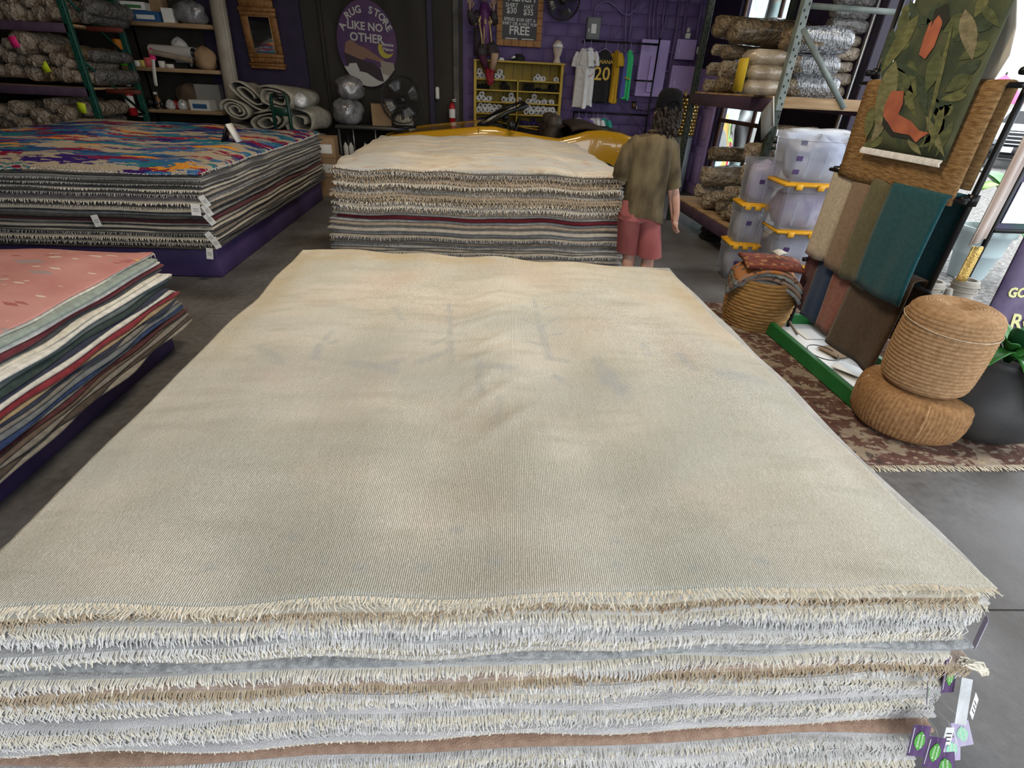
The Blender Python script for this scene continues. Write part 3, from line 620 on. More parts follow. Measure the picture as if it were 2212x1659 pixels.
def roll(name, label, group, pos, rad, length, axis, m, seed):
    """axis: heading of the roll away from its visible end, degrees about z"""
    key = (seed % 6, round(length / rad / 2), m.name)
    if key not in ROLLS:
        ROLLS[key] = roll_mesh(seed % 6 + 1, round(length / rad / 2) * 2.0).mesh('roll')
    o = place(name, ROLLS[key], m); o.location = tuple(pos); o.scale = (rad, rad, rad); o.rotation_euler = (random.uniform(-.5, .5), 0, math.radians(axis))
    return tag(o, label, 'rug roll', group)
def sticker(o, col, m, off=(-0.16, 0.0, 0.1), s=0.7):
    mb = MB().sheet(np.array([[(off[0] - 0.02 * abs(a), off[1] + a * s, off[2] + b_ * s) for a in (-.5, 0, .5)] for b_ in (.6, 0, -.6)]), 0.02)
    q = obj('sticker', mb, m, o); q['label'] = col; return q
M_pinkn = mat('neon_pink_paper', (0.85, 0.03, 0.22), 0.6); M_yeln = mat('neon_yellow_paper', (0.55, 0.68, 0.02), 0.6)
M_green = mat('green_rack_paint', (0.006, 0.055, 0.040), 0.4, (0.012, 0.075, 0.055), 10)
M_beam = mat('plum_beam_paint', (0.052, 0.030, 0.055), 0.5, (0.075, 0.045, 0.075), 6)
M_ply = mat('raw_wood_board', (0.26, 0.165, 0.085), 0.7, (0.38, 0.26, 0.145), 6, stretch=(0.5, 4, 4))
M_hole = mat('slot_black', (0.004, 0.004, 0.004), 0.9)
M_redb = mat('rust_red_beam', (0.10, 0.018, 0.012), 0.6)
def upright(name, parent, x, y, z0, z1, m, face=(0, -1), w=0.075, d=0.07, holes=True, step=0.05):
    """a perforated rack post: channel section with a column of slots on the aisle face"""
    mb = MB(); mb.box((x, y, (z0 + z1) / 2), (w, d, z1 - z0), 0.006)
    o = obj(name, mb, m, parent, world=True, smooth=False)
    if holes:
        hb = MB(); z = z0 + 0.06
        while z < z1 - 0.03:
            if face[1]: hb.box((x + (0.016 if int(z / step) % 2 else -0.016), y + face[1] * (d / 2 + 0.0005), z), (0.012, 0.002, 0.022))
            if face[0]: hb.box((x + face[0] * (w / 2 + 0.0005), y, z), (0.002, 0.014, 0.022))
            z += step
        q = obj('slot_row', hb, M_hole, o, smooth=False); q['kind'] = 'stuff'
    return o

# ------------------------------------------------------------------ left rack against the back wall
YR = 9.05
pc = P(172, 126, y=YR); RX = pc[0]
rk = thing('storage_rack', 'green upright rack with plum beams holding wrapped rug rolls, far left', 'rack', (RX, YR, 0))
upright('upright', rk, RX, YR, 0, 3.1, M_green, (0, -1), 0.085, 0.07)
upright('upright', rk, RX, YR + 1.25, 0, 3.1, M_green, (0, -1), 0.085, 0.07, holes=False)
for za, zb in ((0.15, 0.95), (1.0, 1.75), (1.8, 2.55)):
    obj('brace', MB().bar((RX, YR + 0.03, zb), (RX, YR + 1.22, za), 0.04, 0.02), M_green, rk, world=True)
zb = [P(0, 47, y=YR)[2], P(0, 184, y=YR)[2]]
zs = [P(60, 45, y=YR)[2] - 0.06, P(60, 184, y=YR)[2] - 0.06, 0.70]
for z in zs:
    obj('beam', MB().box(((XL + RX) / 2 + 0.1, YR - 0.01, z), (RX - XL - 0.2, 0.05, 0.115), 0.006), M_beam, rk, world=True)
    obj('shelf_board', MB().box(((XL + RX) / 2 + 0.1, YR + 0.62, z + 0.045), (RX - XL - 0.2, 1.2, 0.02)), M_ply, rk, world=True)
    obj('beam', MB().box((RX + 0.30, YR + 0.3, z + 0.02), (0.5, 0.04, 0.06), 0.006), M_redb, rk, world=True)
left_rolls = {
 'top shelf': [(25, 22, 25), (58, 30, 13), (82, 27, 17), (118, 26, 18), (62, 3, 14), (105, 2, 14), (-20, 22, 20), (25, -8, 18), (-16, -8, 16)],
 'middle shelf': [(22, 151, 17), (62, 156, 19), (104, 157, 19), (138, 160, 18), (168, 164, 16), (-4, 152, 14), (15, 122, 17), (43, 130, 12), (76, 130, 16), (118, 128, 17), (146, 135, 15), (44, 92, 26), (92, 102, 14), (17, 94, 13), (153, 112, 17), (-6, 108, 15), (-30, 150, 16), (-28, 120, 15)],
 'bottom shelf': [(35, 232, 19), (22, 249, 13), (80, 250, 22), (104, 227, 18), (118, 257, 13), (140, 247, 19), (170, 266, 12), (185, 236, 18), (48, 266, 17), (26, 276, 10), (4, 262, 16), (-8, 240, 16), (-25, 268, 16), (100, 276, 14), (150, 276, 13)]}
for shelf, L_ in left_rolls.items():
    for i, (px, py, rp) in enumerate(L_):
        p = P(px, py, y=YR + 0.02); s = scale_at(px, py, y=YR); rad = rp * s * 0.93
        m = M_wrap_b if (shelf, i) in (('middle shelf', 14), ('middle shelf', 2)) else M_wrap
        rank = sorted(range(len(L_)), key=lambda j: L_[j][0]).index(i)
        o = roll('rug_roll', 'wrapped beige rug roll, %s from the left on the %s of the left rack' % (nth(rank), shelf), 'rolls on the left rack', p + np.array([0, random.uniform(-.06, .06), 0]), rad, 1.05, 90, m, i + len(shelf))
        if shelf == 'middle shelf' and i == 11: sticker(o, 'neon pink note', M_pinkn, (-0.2, 0.35, 0.1), 0.7); o['label'] = 'large wrapped rug roll with neon pink note on the left rack'
        if shelf == 'middle shelf' and i == 2: sticker(o, 'yellow-green note', M_yeln, (-0.2, 0.1, 0.6), 0.9); o['label'] = 'brown wrapped rug roll with yellow note on the middle left shelf'
        if shelf == 'bottom shelf' and i == 7: sticker(o, 'yellow-green note', M_yeln, (-0.2, 0.3, 0.1), 1.0); o['label'] = 'wrapped rug roll with bright yellow note on the lowest left shelf'
for i, (px, py, rp) in enumerate([(205, 165, 18), (200, 120, 13), (196, 262, 14), (190, 12, 18), (180, 34, 15)]):
    p = P(px, py, y=YR + 0.25); s = scale_at(px, py, y=YR + .25)
    o = roll('rug_roll', 'dark wrapped rug roll right of the green left upright', 'rolls behind the green upright', p, rp * s, 0.9, 90, M_wrap_gr, i)
    o['label'] = ['thick grey wrapped roll with pale rim right of the green post', 'slim tan roll behind the green post, middle shelf', 'small grey roll low behind the green post', 'grey wrapped roll on the top shelf right of the green post', 'grey roll touching the green post on the top shelf', 'grey wrapped roll low beside the fire extinguisher'][i]

# ------------------------------------------------------------------ wooden shelves on the back wall, left
YS = 10.62
M_brk = mat('bracket_black', (0.012, 0.012, 0.014), 0.5)
sh = thing('bracket_shelf', 'three raw wood shelf boards on dark wall brackets beside the violet pier', 'shelf', (-5.2, YS + 0.3, 0))
bd = [((228, 40), (455, 64)), ((262, 146), (473, 157)), ((292, 240), (480, 243))]
SHZ = []
for (a, b_) in bd:
    p, q = P(*a, y=YS), P(*b_, y=YS); zc = (p[2] + q[2]) / 2; SHZ.append((p[0], q[0], zc + 0.03))
    obj('board', MB().box(((p[0] + q[0]) / 2, YS + 0.27, zc), (q[0] - p[0], 0.54, 0.06), 0.004), M_ply, sh, world=True)
for x in (SHZ[0][0] + 0.12, SHZ[0][1] - 0.12):
    obj('bracket_post', MB().box((x, YS + 0.53, 1.6), (0.05, 0.04, 2.4), 0.004), M_brk, sh, world=True)
def shelf_pos(px, k, dy=0.12):
    x = P(px, bd[k][0][1], y=YS + dy)[0]; return np.array([x, YS + dy, SHZ[k][2]])
M_card = mat('cardboard', (0.28, 0.18, 0.10), 0.8, (0.34, 0.225, 0.13), 5); M_white = mat('white_card', (0.62, 0.62, 0.60), 0.6, (0.70, 0.70, 0.68), 5)
M_black = mat('black_plastic', (0.012, 0.012, 0.013), 0.35); M_blue = mat('blue_print', (0.03, 0.10, 0.24), 0.5); M_clear = mat('cloudy_plastic', (0.42, 0.43, 0.44), 0.18, (0.62, 0.63, 0.64), 9, 0.8, 20, spec=0.8, coat=0.4)
M_orange = mat('orange_plastic', (0.75, 0.24, 0.01), 0.45); M_lime = mat('lime_plastic', (0.10, 0.42, 0.02), 0.45); M_red = mat('red_enamel', (0.36, 0.012, 0.015), 0.35); M_tape = mat('paper_white', (0.66, 0.64, 0.60), 0.7)
def carton(name, label, pos, d, m, rot=0.0, strip=None, group=None):
    t = thing(name, label, 'box', pos, rot, group)
    obj('body', MB().box((0, 0, d[2] / 2), d, 0.004), m, t, smooth=False)
    obj('lid', MB().box((0, 0, d[2] + 0.004), (d[0] * 1.02, d[1] * 1.02, 0.012), 0.003), m, t, smooth=False)
    if strip is not None:
        obj('label_panel', MB().box((0, -d[1] / 2 - 0.001, d[2] * 0.45), (d[0] * 0.7, 0.003, d[2] * 0.45)), strip, t, smooth=False)
    return t
def bag(name, label, pos, d, m, seed, group=None, cat='bag'):
    """a crumpled soft bag: superellipsoid with pinched neck and dents"""
    r = np.random.default_rng(seed); n, K = 18, 12; rows = []
    ph = r.uniform(0, 6.28, 6)
    for i in range(K + 1):
        v = i / K; z = v; q = (max(0, 1 - abs(2 * v - 0.9) ** 3.2)) ** 0.45; q = max(q, 0.05)
        th = np.arange(n) / n * 2 * math.pi
        w = 1 + 0.08 * np.sin(3 * th + ph[0] + 4 * v) + 0.07 * np.sin(5 * th + ph[1] - 6 * v) + 0.05 * np.sin(9 * th + ph[2] + 9 * v)
        rows.append(np.stack([d[0] / 2 * q * w * np.cos(th), d[1] / 2 * q * w * np.sin(th), np.full(n, d[2] * z) + 0.02 * np.sin(4 * th + ph[3]) * v], -1))
    mb = MB().grid(np.array(rows), closed_u=True); mb.F += [tuple(range(n))[::-1], tuple(K * n + j for j in range(n))]; mb.M += [0, 0]
    o = obj(name, mb, m); o.location = tuple(pos); return tag(o, label, cat, group)
# top board
bag('plastic_bag', 'clear crinkled bag at the left end of the top wood board', shelf_pos(262, 0), (0.3, 0.3, 0.26), M_clear, 1)
carton('product_box', 'white and green carton lying on the top wood board', shelf_pos(300, 0) + np.array([0, 0, 0.15]), (0.36, 0.22, 0.10), M_white, 0.1, mat('green_band', (0.05, 0.16, 0.06), 0.6))
carton('product_box', 'blue printed carton under the green-banded carton', shelf_pos(325, 0), (0.42, 0.26, 0.13), M_blue, -0.05, M_white)
carton('product_box', 'white carton leaning beside the blue carton, top board', shelf_pos(368, 0), (0.17, 0.2, 0.19), M_white, 0.15, M_tape)
carton('product_box', 'amber cardboard carton behind the white carton, top board', shelf_pos(350, 0, 0.35) + np.array([0, 0, 0]), (0.2, 0.2, 0.36), M_card, 0.0)
bag('plastic_bag', 'lumpy grey bag at the right end of the top wood board', shelf_pos(415, 0, 0.2), (0.5, 0.4, 0.34), M_wrap_g, 3)
# middle board
p = shelf_pos(270, 1)
for q, (m, z, nm) in enumerate([(M_lime, 0.0, 'lime green tub at the bottom of the three-colour stack'), (mat('blue_tub', (0.02, 0.10, 0.22), 0.4), 0.13, 'blue tub between the orange and lime tubs'), (M_orange, 0.235, 'orange tub topping the three-colour stack')]):
    h = [0.125, 0.10, 0.15][q]
    t = thing('tub', nm, 'tub', p + np.array([0, 0, z]), 0, 'stacked colour tubs')
    obj('wall', MB().lathe([(0.066, 0), (0.072, h * 0.1), (0.075, h * 0.85), (0.075, h)], 20), m, t); obj('rim', MB().lathe([(0.078, h - 0.018), (0.080, h - 0.004), (0.076, h), (0.06, h - 0.002)], 20), m, t)
for q, (px, m, r_, h, nm) in enumerate([(300, M_tape, .055, .09, 'white tape roll with tan band right of the tubs'), (312, mat('yellowtape', (0.5, 0.42, 0.1), .5), .05, .10, 'yellow tape roll beside the tubs'), (325, mat('rose_tape', (0.55, 0.10, 0.10), .5), .065, .14, 'rose tape spool left of the pink cloth'), (352, M_tape, .055, .10, 'white tape roll right of the pink cloth'), (368, M_tape, .065, .06, 'flat white tape roll near the tube')]):
    t = thing('tape_roll', nm, 'tape roll', shelf_pos(px, 1), 0, 'tape rolls on the middle board')
    obj('ring', MB().lathe([(r_ * .55, 0), (r_, 0), (r_, h), (r_ * .55, h), (r_ * .55, 0)], 20, caps=False), m, t)
    obj('core', MB().lathe([(r_ * .50, 0.002), (r_ * .55, 0.002), (r_ * .55, h + .002), (r_ * .50, h + .002), (r_ * .50, 0.002)], 20, caps=False), M_card, t)
t = thing('label_strip', 'white paper label strip hanging over the middle wood board', 'paper strip', shelf_pos(333, 1, 0.0), 0)
pa = P(330, 128, y=YS - 0.02); pb = P(337, 186, y=YS - 0.02)
obj('paper', MB().sheet(np.array([[(pa[0] * (1 - v) + pb[0] * v + s * 0.03, YS - 0.015 - 0.01 * math.sin(3 * v), pa[2] * (1 - v) + pb[2] * v) for s in (-1, 0, 1)] for v in np.linspace(0, 1, 8)]), 0.002), M_tape, t, world=True)
p = shelf_pos(335, 1); bag('pink_cloth', 'hot pink crumpled cloth among the tape rolls', p + np.array([0, 0.02, 0.1]), (0.10, 0.08, 0.17), M_pinkn, 8, cat='cloth')
t = thing('cardboard_tube', 'white cardboard tube with open dark end on the middle board', 'tube', shelf_pos(410, 1))
pe = P(420, 115, y=YS - 0.02); d = np.array([-1.0, 0.42, 0.03]); d /= np.linalg.norm(d)
obj('shell', MB().tube([pe + d * k for k in (0, 0.3, 0.6, 0.95)], 0.085, 20, caps=False), M_tape, t, world=True)
obj('rim', MB().tube([pe - d * 0.006, pe + d * 0.02], 0.09, 20, caps=False), M_white, t, world=True); obj('bore', MB().tube([pe + d * 0.01, pe + d * 0.9], 0.066, 20), M_black, t, world=True)
t = thing('cardboard_tube', 'thin grey-tan tube under the white tube on the middle board', 'tube', shelf_pos(390, 1))
p1_, p2_ = P(325, 112, y=YS + 0.1), P(415, 130, y=YS - 0.0); obj('shell', MB().tube([p1_, (p1_ + p2_) / 2, p2_], 0.045, 16, caps=False), M_wrap, t, world=True); obj('end_plug', MB().tube([p2_ - (p2_ - p1_) * 0.02, p2_], 0.04, 16), M_card, t, world=True)
bag('plastic_bag', 'pointed clear plastic bag standing behind the white tube', shelf_pos(400, 1, 0.3), (0.3, 0.2, 0.46), M_clear, 4)
bag('paper_bundle', 'brown crumpled paper bundle at the right end of the middle board', shelf_pos(447, 1, 0.1), (0.34, 0.3, 0.34), M_card, 5, cat='paper')
for q, (px, d_) in enumerate([(380, (0.5, 0.24, 0.08))]):
    carton('product_box', 'flat dark carton under the tubes on the middle board', shelf_pos(px, 1, 0.25), d_, M_black, 0)
# lowest board clutter
carton('product_box', 'white printed carton at the right of the lowest wood board', shelf_pos(442, 2), (0.36, 0.24, 0.16), M_white, -0.08, M_blue)
carton('product_box', 'tall grey-white carton at the far right of the lowest board', shelf_pos(462, 2, 0.35), (0.42, 0.2, 0.40), mat('grey_card', (0.22, 0.22, 0.22), .7), 0.05)
bag('paper_bundle', 'dark brown folded kraft paper on the lowest board', shelf_pos(420, 2, 0.38), (0.5, 0.25, 0.42), mat('kraft_dark', (0.10, 0.07, 0.045), .8), 6, cat='paper')
for q, (px, s, m, nm) in enumerate([(372, .15, M_clear, 'small clear parts bag on the lowest board, left of the red pouch'), (384, .13, M_red, 'small red pouch on the lowest wood board'), (398, .16, M_clear, 'silvery parts bag right of the red pouch'), (410, .13, M_card, 'tan pouch beside the white printed carton'), (352, .16, M_black, 'black coiled cable bag on the lowest board')]):
    bag('parts_bag', nm, shelf_pos(px, 2, 0.08 + 0.1 * (q % 2)), (s, s, s * 0.95), m, 20 + q, 'clutter on the lowest board')
for q, px in enumerate((345, 330)):
    t = thing('tape_dispenser', ['black round tape dispenser standing on the lowest board', 'black tape dispenser next to the fire extinguisher'][q], 'dispenser', shelf_pos(px, 2, 0.06), 0.2, 'tape dispensers')
    obj('drum', MB().tube([(-.03, 0, .1), (.03, 0, .1)], 0.075, 18), M_black, t); obj('base', MB().box((0, 0.02, 0.015), (.07, .2, .03), .006), M_black, t); obj('hub', MB().tube([(-.035, 0, .1), (.035, 0, .1)], 0.03, 14), M_wrap_g, t)
t = thing('bottle', 'amber spray bottle on the lowest wood board', 'bottle', shelf_pos(348, 2, 0.05) + np.array([0, 0, 0]))
obj('body', MB().lathe([(.045, 0), (.05, .02), (.05, .15), (.02, .19), (.018, .22)], 16), mat('amber_bottle', (.18, .09, .04), .2), t); obj('trigger', MB().box((0, -.03, .245), (.03, .1, .04), .008), M_white, t)
def extinguisher(label, pos, h=0.5, rz=0.0):
    t = thing('fire_extinguisher', label, 'extinguisher', pos, rz); r_ = h * 0.135
    obj('cylinder', MB().lathe([(r_ * .8, 0), (r_, h * .03), (r_, h * .68), (r_ * .75, h * .78), (r_ * .3, h * .83), (r_ * .3, h * .86)], 20), M_red, t)
    obj('label_band', MB().lathe([(r_ * 1.01, h * .25), (r_ * 1.01, h * .6)], 20, caps=False), M_white, t)
    obj('valve', MB().box((0, 0, h * .89), (r_ * .7, r_ * .7, h * .06), .005), M_black, t)
    obj('handle', MB().bar((0, 0, h * .93), (r_ * 1.3, 0, h * .99), .02, .012).bar((0, 0, h * .9), (r_ * 1.3, 0, h * .9), .02, .012), M_white, t)
    obj('hose', MB().tube([(-r_ * .3, 0, h * .88), (-r_ * 1.3, 0, h * .8), (-r_ * 1.2, 0, h * .5), (-r_ * 1.15, -.01, h * .3)], 0.011, 8), M_black, t)
    return t
pe = P(290, 250, y=10.2); ex_z = P(285, 178, y=10.2)[2]
extinguisher('red fire extinguisher with white label by the left shelf boards', (pe[0], 10.2, pe[2]), ex_z - pe[2])
t = carton('card_reader', 'small white boxed device hanging below the lowest board', np.array([P(312, 250, y=YS - 0.05)[0], YS - 0.08, P(312, 252, y=YS)[2]]), (0.16, 0.10, 0.10), M_white, 0, M_black)
obj('strap', MB().tube([(-0.07, -0.055, 0.0), (-0.072, -0.06, 0.12), (-0.06, -0.05, 0.24)], 0.008, 6), mat('violet_strap', (.06, .02, .14), .5), t)

# ------------------------------------------------------------------ long paper tube, mirror, pads, hand truck
t = thing('carpet_tube', 'tall pale cardboard carpet tube leaning against the violet pier', 'tube', P(500, 180, y=WB - 0.35))
pa = P(469, 0, y=WB - 0.42); pb = P(500, 185, y=WB - 0.5); dd = (pa - pb)
obj('shell', MB().tube([pb - dd * 0.55, pb, (pa + pb) / 2, pa, pa + dd * 0.35], 0.125, 20), mat('tube_tan', (.26, .225, .18), .6, (.33, .295, .24), 4), t, world=True)
obj('paper_seam', MB().tube([pb + np.array([.1, -.09, 0]), pa + np.array([.1, -.09, 0])], 0.006, 6), M_tape, t, world=True)
M_gold = mat('carved_gilt_wood', (0.17, 0.075, 0.022), 0.5, (0.28, 0.135, 0.045), 18, 0.8, 50, metal=0.15)
q = [on_wall(*c, off=0.16) for c in ((515, 3), (597, 0), (616, 152), (548, 146))]
cx = np.mean([a[0] for a in q]); z0, z1 = (q[2][2] + q[3][2]) / 2, 3.0
wf = 0.60; zi0, zi1 = P(575, 116, y=WB - .16)[2], P(560, 36, y=WB - .16)[2]
t = thing('wall_mirror', 'carved gilt wooden framed mirror on the violet pier', 'mirror', (cx, WB - 0.17, z0)); t.rotation_euler = (math.radians(7), 0, 0)
wi = 0.36
for s in (-1, 1): obj('frame_stile', MB().box((s * (wi / 2 + 0.06), 0, (zi0 + zi1) / 2 - z0), (0.12, 0.06, zi1 - zi0), 0.012), M_gold, t)
lo_h = zi0 - z0
for k, (za, zb, wd, dp) in enumerate([(0, .05, .60, .10), (.05, .09, .64, .12), (.09, .17, .58, .07), (.17, lo_h, .60, .06)]): obj('frame_moulding', MB().box((0, 0, (za + zb) / 2), (wd, dp, zb - za), 0.01), M_gold, t)
hi0 = zi1 - z0
for k, (za, zb, wd, dp) in enumerate([(hi0, hi0 + .07, .60, .06), (hi0 + .07, hi0 + .13, .62, .09), (hi0 + .13, hi0 + .24, .56, .06), (hi0 + .24, hi0 + .30, .66, .12)]): obj('frame_moulding', MB().box((0, 0, (za + zb) / 2), (wd, dp, zb - za), 0.01), M_gold, t)
for k in range(9): obj('carved_boss', MB().lathe([(.004, 0), (.022, .01), (.024, .022), (.004, .04)], 8, (-.24 + k * .06, -.05, .10)), M_gold, t)
obj('glass', MB().box((0, -0.012, (zi0 + zi1) / 2 - z0), (wi, 0.006, zi1 - zi0)), mat('mirror_glass', (.85, .85, .85), .02, metal=1.0), t, smooth=False)
obj('inner_bead', MB().tube([(-wi / 2, -.02, zi0 - z0), (-wi / 2, -.02, zi1 - z0), (wi / 2, -.02, zi1 - z0), (wi / 2, -.02, zi0 - z0), (-wi / 2, -.02, zi0 - z0)], .008, 6), mat('gilt_bright', (.42, .28, .12), .4, metal=.4), t)
# folded felt pads heaped by the pier
M_felt = mat('felt_pad_cream', (0.25, 0.235, 0.195), 0.95, (0.36, 0.34, 0.285), 14, 0.5, 80)
def pad(label, pos, w_, h_, dep, turns, rx, rz, seed):
    """a carpet pad folded flat into a few loose turns; its spiral end faces the shop"""
    r = np.random.default_rng(seed); pts = []; T = turns * 2 * math.pi; n = int(turns * 26)
    for i in range(n + 1):
        a = i / n * T; q = 0.22 + 0.78 * i / n
        pts.append((w_ / 2 * q * np.sign(math.cos(a)) * abs(math.cos(a)) ** 0.7, h_ / 2 * q * math.sin(a) + 0.01 * math.sin(3 * a + seed)))
    pts = np.array(pts); G = np.array([[(x + 0.012 * math.sin(4 * v + x * 9), v * dep, z + 0.014 * math.sin(5 * v + x * 6 + seed)) for x, z in pts] for v in np.linspace(0, 1, 6)])
    o = obj('folded_pad', MB().sheet(G, 0.02), M_felt); o.location = tuple(pos); o.rotation_euler = (0, rx, rz); return tag(o, label, 'carpet pad', 'folded felt pads by the pier')
YP = 9.55
def pp_(px, py, dy=0): return P(px, py, y=YP + dy)
pad('folded cream pad on top of the heap beside the green hand truck', pp_(592, 213), .62, .30, .9, 2.4, .12, -.25, 1)
pad('slanting cream pad at the upper left of the pad heap', pp_(535, 205, .1), .70, .24, .9, 2.2, .55, .1, 2)
pad('folded cream pad at the left edge of the heap near the boxes', pp_(508, 238, -.05), .42, .24, .8, 2.6, .25, .05, 3)
pad('cream pad bulging under the top pad of the heap', pp_(575, 262), .66, .28, .8, 2.3, -.2, -.1, 4)
pad('wide cream pad at the right foot of the heap', pp_(648, 262, .15), .55, .46, .8, 1.8, .3, -.2, 5)
pad('cream pad low in the middle of the heap behind the shag rug', pp_(560, 300), .9, .34, .8, 2.0, .05, 0, 6)
pad('cream pad at the bottom left of the heap', pp_(510, 290), .5, .34, .8, 2.0, .05, 0.1, 7)
pad('cream pad standing on the floor at the base of the heap', (P(590, 300, y=YP)[0], YP + .05, .36), 1.3, .70, .85, 3.0, 0.0, 0, 8)
bag('clear_bag', 'small clear plastic bag tucked right of the top pad', pp_(650, 232, .1), (.22, .2, .2), M_clear, 31)
t = thing('hand_truck', 'dark green hand truck standing behind the shag rug stack', 'hand truck', (P(617, 300, y=9.0)[0], 9.0, 0))
M_gt = mat('dark_green_enamel', (0.006, 0.032, 0.022), .35)
zt = P(607, 206, y=9.0)[2]
obj('frame', MB().tube([(-.12, 0, .1), (-.12, 0, zt - .05), (-.09, 0, zt), (.09, 0, zt), (.12, 0, zt - .05), (.12, 0, .1)], .026, 10), M_gt, t)
for z in (zt - .22, zt - .5, .5, .25): obj('crossbar', MB().box((0, 0, z), (.24, .02, .06 if z < 1 else .12), .004), M_gt, t)
obj('toe_plate', MB().box((0, -.12, .02), (.4, .26, .015), .004), M_gt, t); obj('grip', MB().tube([(-.07, 0, zt), (.07, 0, zt)], .032, 10), M_black, t)
for s in (-1, 1): obj('wheel', MB().lathe([(.02, -.03), (.1, -.03), (.12, -.015), (.12, .015), (.1, .03), (.02, .03)], 18, (0, 0, 0)), M_black, t).matrix_local = Matrix.Translation((s * .2, .1, .12)) @ Matrix.Rotation(R90, 4, 'Y')

# ------------------------------------------------------------------ dark bay: oval sign, wrapped bags, pedestal fan, table, cartons
M_signp = mat('sign_purple', (0.045, 0.020, 0.085), 0.5, (0.085, 0.03, 0.10), 3.5); M_let = mat('sign_letters', (0.42, 0.42, 0.40), 0.5)
sa = P(795, 0, y=WB - .15); sb = P(797, 186, y=WB - .15); sl = P(729, 100, y=WB - .15); sr = P(857, 95, y=WB - .15)
scx, scz = (sl[0] + sr[0]) / 2, (sa[2] + sb[2]) / 2; rx_, rz_ = (sr[0] - sl[0]) / 2, (sa[2] - sb[2]) / 2 + 0.01
t = thing('oval_sign', 'oval purple shop sign with pale lettering on the brown bay', 'sign', (scx, WB - .13, scz))
n = 48; th = np.arange(n) / n * 2 * math.pi
def disc(mb, cx_, cz_, a, b_, y0, y1, lo=0.0, hi=2 * math.pi, n_=40):
    tt = np.linspace(lo, hi, n_, endpoint=(hi - lo < 6.2)); pts = [(cx_ + a * math.cos(k), cz_ + b_ * math.sin(k)) for k in tt]; poly(mb, pts, y0, y1)
def poly(mb, pts, y0, y1):
    m = len(pts); V = [(x, y0, z) for x, z in pts] + [(x, y1, z) for x, z in pts]
    mb.add(V, [tuple(range(m)), tuple(range(m, 2 * m))[::-1]] + [(i, i + m, (i + 1) % m + m, (i + 1) % m) for i in range(m)])
mb = MB(); disc(mb, 0, 0, rx_, rz_, -0.02, 0.02); obj('board', mb, M_signp, t, smooth=False)
mb = MB(); disc(mb, 0, 0, rx_ * .995, rz_ * .995, -0.023, -0.0205, math.radians(212), math.radians(328)); obj('white_base', mb, M_let, t, smooth=False)
def blob(name, pts, m, y=-.025): mb = MB(); poly(mb, [(a * rx_, b_ * rz_) for a, b_ in pts], y, y + .003); return obj(name, mb, m, t, smooth=False)
M_sk = mat('sign_tan', (.20, .11, .075), .6); M_dk = mat('sign_dark', (.03, .018, .025), .6); M_ban = mat('sign_banana', (.36, .30, .03), .5)
blob('painted_shape', [(-.72, .02), (-.55, .10), (-.30, -.02), (-.05, -.30), (-.25, -.40), (-.62, -.32), (-.78, -.20)], M_sk)
blob('painted_shape', [(-.30, -.02), (-.02, -.10), (.55, -.36), (.55, -.42), (-.1, -.30)], M_sk, -.027)
blob('painted_shape', [(-.80, -.20), (-.35, -.33), (.10, -.42), (.40, -.55), (.48, -.86), (.30, -.84), (-.1, -.66), (-.45, -.62), (-.75, -.50)], M_dk, -.026)
blob('painted_shape', [(-.66, -.46), (-.42, -.44), (-.32, -.62), (-.60, -.66), (-.72, -.58)], M_let, -.029)
blob('painted_shape', [(.40, -.36), (.85, -.40), (.88, -.55), (.70, -.72), (.45, -.66)], mat('sign_stone', (.25, .22, .18), .6), -.028)
mb = MB(); out_ = [(.62 + .26 * math.cos(a), -.08 + .22 * math.sin(a)) for a in np.linspace(math.radians(150), math.radians(330), 14)]; inn = [(.72 + .22 * math.cos(a), -.02 + .18 * math.sin(a)) for a in np.linspace(math.radians(325), math.radians(165), 14)]
blob('banana_crescent', out_ + inn, M_ban, -.027)
FR = (R90, 0, 0)
word = 'A RUG STORE'; n = len(word)
for i, ch in enumerate(word):
    if ch == ' ': continue
    a = math.radians(166 - i * (166 - 14) / (n - 1)); rr = 0.78
    text(ch, 0.15, t, (rr * rx_ * math.cos(a), -.026, (0.26 + 0.52 * math.sin(a)) * rz_), (R90, (R90 - a) * .75, 0), M_let, 0.004, .002)
text('LIKE NO', 0.165, t, (-.02 * rx_, -.026, .40 * rz_), (R90, 0.05, 0), M_let, 0.004, .002)
text('OTHER', 0.18, t, (.0 * rx_, -.026, .14 * rz_), (R90, 0.05, 0), M_let, 0.004, .002)
text('Banana', 0.07, t, (.70 * rx_, -.028, .02 * rz_), (R90, 0.05, 0), M_let, 0.002, .001); text('Manor', 0.07, t, (.70 * rx_, -.028, -.09 * rz_), (R90, 0.05, 0), M_let, 0.002, .001)
# steel table
TZ = P(800, 272, y=10.35)[2]; tx0, tx1 = P(723, 270, y=10.2)[0], P(905, 285, y=10.2)[0] + .3
t = thing('steel_table', 'grey metal work table in the dark bay under the oval sign', 'table', ((tx0 + tx1) / 2, 10.55, 0)); M_stl = mat('dull_steel', (.10, .10, .10), .45, metal=.6)
obj('top', MB().box(((tx0 + tx1) / 2, 10.58, TZ - .025), (tx1 - tx0, .75, .05), .006), M_stl, t, world=True)
for x in (tx0 + .05, tx1 - .05):
    for y in (10.25, 10.9): obj('leg', MB().tube([(x, y, 0), (x, y, TZ - .05)], .022, 10), M_stl, t, world=True)
for x in np.linspace(tx0 + .3, tx1 - .3, 4): obj('rod', MB().tube([(x, 10.24, .42), (x, 10.24, TZ - .05)], .010, 8), mat('rod_bright', (.4, .4, .42), .3, metal=.8), t, world=True)
obj('shelf', MB().box(((tx0 + tx1) / 2, 10.58, .42), (tx1 - tx0 - .05, .7, .03), .005), M_stl, t, world=True)
